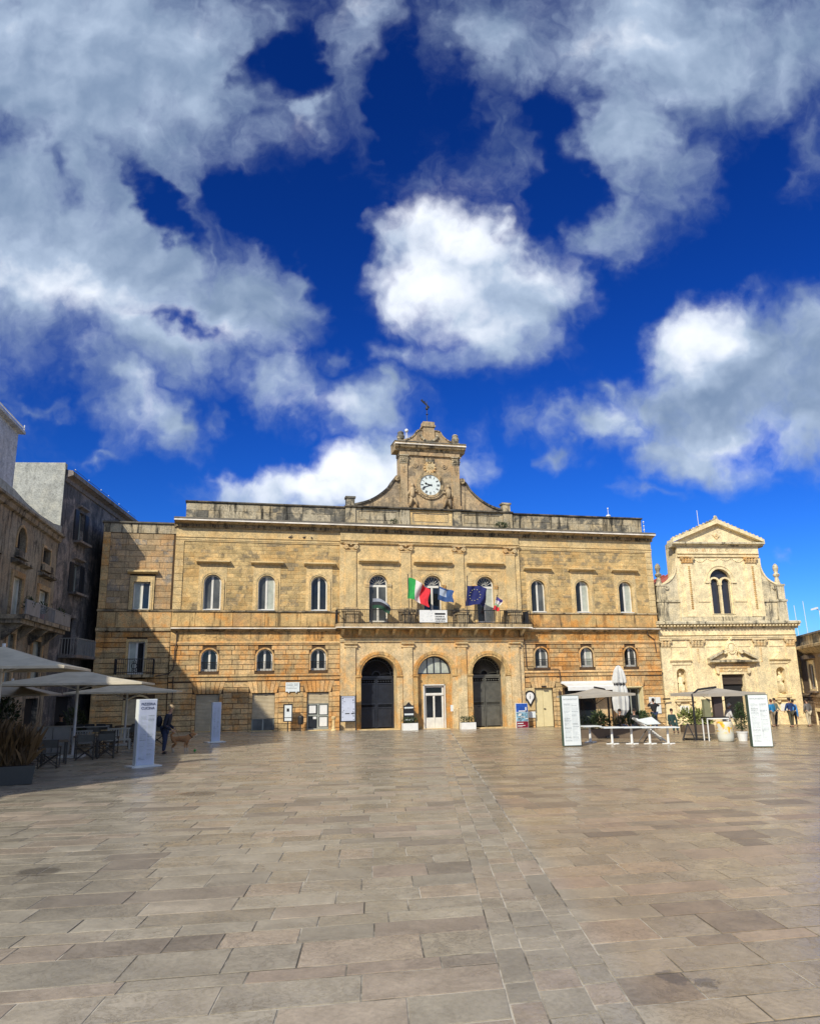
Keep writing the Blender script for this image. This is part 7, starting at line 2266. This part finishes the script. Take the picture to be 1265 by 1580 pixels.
# ================================================================== the dog
dmt, dtn, dbf = new_mat('tan_fur')
pos = dtn.n('ShaderNodeTexCoord').outputs['Object']
zz_ = dtn.sep(pos)
nz = dtn.noise(pos, 30, 4, .7)
low = dtn.ramp(dtn.m('ADD', zz_[2], dtn.m('MULTIPLY', dtn.m('SUBTRACT', nz, .5), .12)), .20, .10)
dtn.put(dbf.inputs['Base Color'], dtn.mix(low, dtn.mix(nz, (.30, .13, .05, 1), (.42, .22, .09, 1)), (.60, .53, .42, 1)))
dbf.inputs['Roughness'].default_value = .9
dg_ = thing('dog', 'tan and white dog with curled tail standing beside the person in the beige cap', 'dog', G_(-14.28, -14.25), R(82))
DV = {'pel': ((0, .30, .50), (.085, .10)), 'loin': ((0, .12, .50), (.085, .10)), 'rib': ((0, -.08, .48), (.105, .13)), 'chest': ((0, -.24, .49), (.10, .13)), 'neck': ((0, -.36, .60), (.075, .085)), 'skull': ((0, -.45, .68), (.075, .075)), 'muz': ((0, -.54, .655), (.04, .04)), 'nose': ((0, -.60, .65), (.025, .022)),
      't0': ((0, .38, .56), .045), 't1': ((0, .40, .66), .05), 't2': ((.02, .34, .72), .05), 't3': ((.04, .27, .69), .035)}
DE = [('pel', 'loin'), ('loin', 'rib'), ('rib', 'chest'), ('chest', 'neck'), ('neck', 'skull'), ('skull', 'muz'), ('muz', 'nose'), ('pel', 't0'), ('t0', 't1'), ('t1', 't2'), ('t2', 't3')]
for sx in (-1, 1):
    k = 'l' if sx < 0 else 'r'
    dy = .03 * sx
    DV.update({k + 'h0': ((sx * .07, .30, .44), .075), k + 'h1': ((sx * .08, .20 + dy, .32), .05), k + 'h2': ((sx * .08, .34 + dy, .18), .026), k + 'h3': ((sx * .08, .31 + dy, .035), .024), k + 'h4': ((sx * .08, .25 + dy, .02), .024),
               k + 'f0': ((sx * .07, -.22, .40), .055), k + 'f1': ((sx * .075, -.18 - dy, .28), .036), k + 'f2': ((sx * .075, -.20 - dy, .14), .025), k + 'f3': ((sx * .075, -.20 - dy, .035), .022), k + 'f4': ((sx * .075, -.26 - dy, .02), .024)})
    DE += [('pel', k + 'h0'), (k + 'h0', k + 'h1'), (k + 'h1', k + 'h2'), (k + 'h2', k + 'h3'), (k + 'h3', k + 'h4'), ('chest', k + 'f0'), (k + 'f0', k + 'f1'), (k + 'f1', k + 'f2'), (k + 'f2', k + 'f3'), (k + 'f3', k + 'f4')]
skin('body', (DV, DE), dmt, dg_, 2)
for sx in (-1, 1):
    MB().lathe([(.03, 0), (.022, .04), (.002, .085)], (sx * .045, -.43, .735), 5).build('ear', dmt, dg_)
MB().ball((0, -.565, .635), .032, .05, .025, 8, 5).ball((0, -.31, .50), .075, .07, .11, 8, 5).build('white_fur', M['white'] if False else simple('white_fur', (.58, .53, .45), .9), dg_, smooth=True)
MB().ring(0, 0, .085, .10, -.015, .015, 0, 360, 12).xf(Matrix.Translation((0, -.37, .60)) @ Matrix.Rotation(R(-40), 4, 'X')).build('collar', M['black'], dg_)
MB().ball((0, -.625, .652), .013, .013, .011, 6, 4).build('nose', M['black'], dg_)
ld = thing('dog_lead', 'thin dark lead hanging between the hand and the dog collar', 'lead', (-14.6, -14.7, 0))
MB().tube([(.07, -.05, .21 + 1.02), (.30, .20, .62), (.62, .42, .21 + .60)], .006, 4).build('strap', M['black'], ld)
gb = thing('green_ball', 'small green ball on the paving under the dog', 'ball', (-13.75, -14.35, gz(-13.75) + .05))
MB().ball((0, 0, 0), .05, .05, .05, 10, 7).build('ball', cloth('toy green', (.05, .35, .06)), gb, smooth=True)
# clutter on the long balcony of the low house (house frame: root of the low house)
for i, (u, lb) in enumerate(((-6.6, 'pot plant on the long balcony, leftmost of three'), (-4.6, 'pot plant on the long balcony between the two grey panels'), (-1.6, 'pot plant on the long balcony, rightmost of three'))):
    a_ = R(86.9); wx = -21.57 + u * math.cos(a_) + .8 * math.sin(a_); wy = -4 + u * math.sin(a_) - .8 * math.cos(a_)
    t_ = thing('pot_plant', lb, 'plant', (wx, wy, 5.80), 0, 'pot plants on the long balcony')
    MB().lathe([(.10, 0), (.15, .26), (.16, .28), (.12, .28)], (0, 0, 0), 10).build('pot', M['terracotta'], t_)
    leaves(MB(), (0, 0, .52), (.26, .26, .34), 160, .13, random.Random(i + 5)).build('foliage', M['leaf'], t_)
# parked dark bench-like kerb object at the right edge
bk = thing('dark_bench', 'low dark bench beside the brown building at the right edge', 'bench', (25.6, -4.4, gz(25.6)), R(-60))
MB().box(-1.2, 1.6, -.25, .25, .34, .42).build('seat', M['iron'], bk)
MB().box(-1.2, 1.6, .2, .25, .42, .72).build('backrest', M['iron'], bk)
for x in (-1.0, 1.4): MB().box(x - .04, x + .04, -.22, .22, 0, .34).build('leg', M['iron'], bk)
finish_skins()
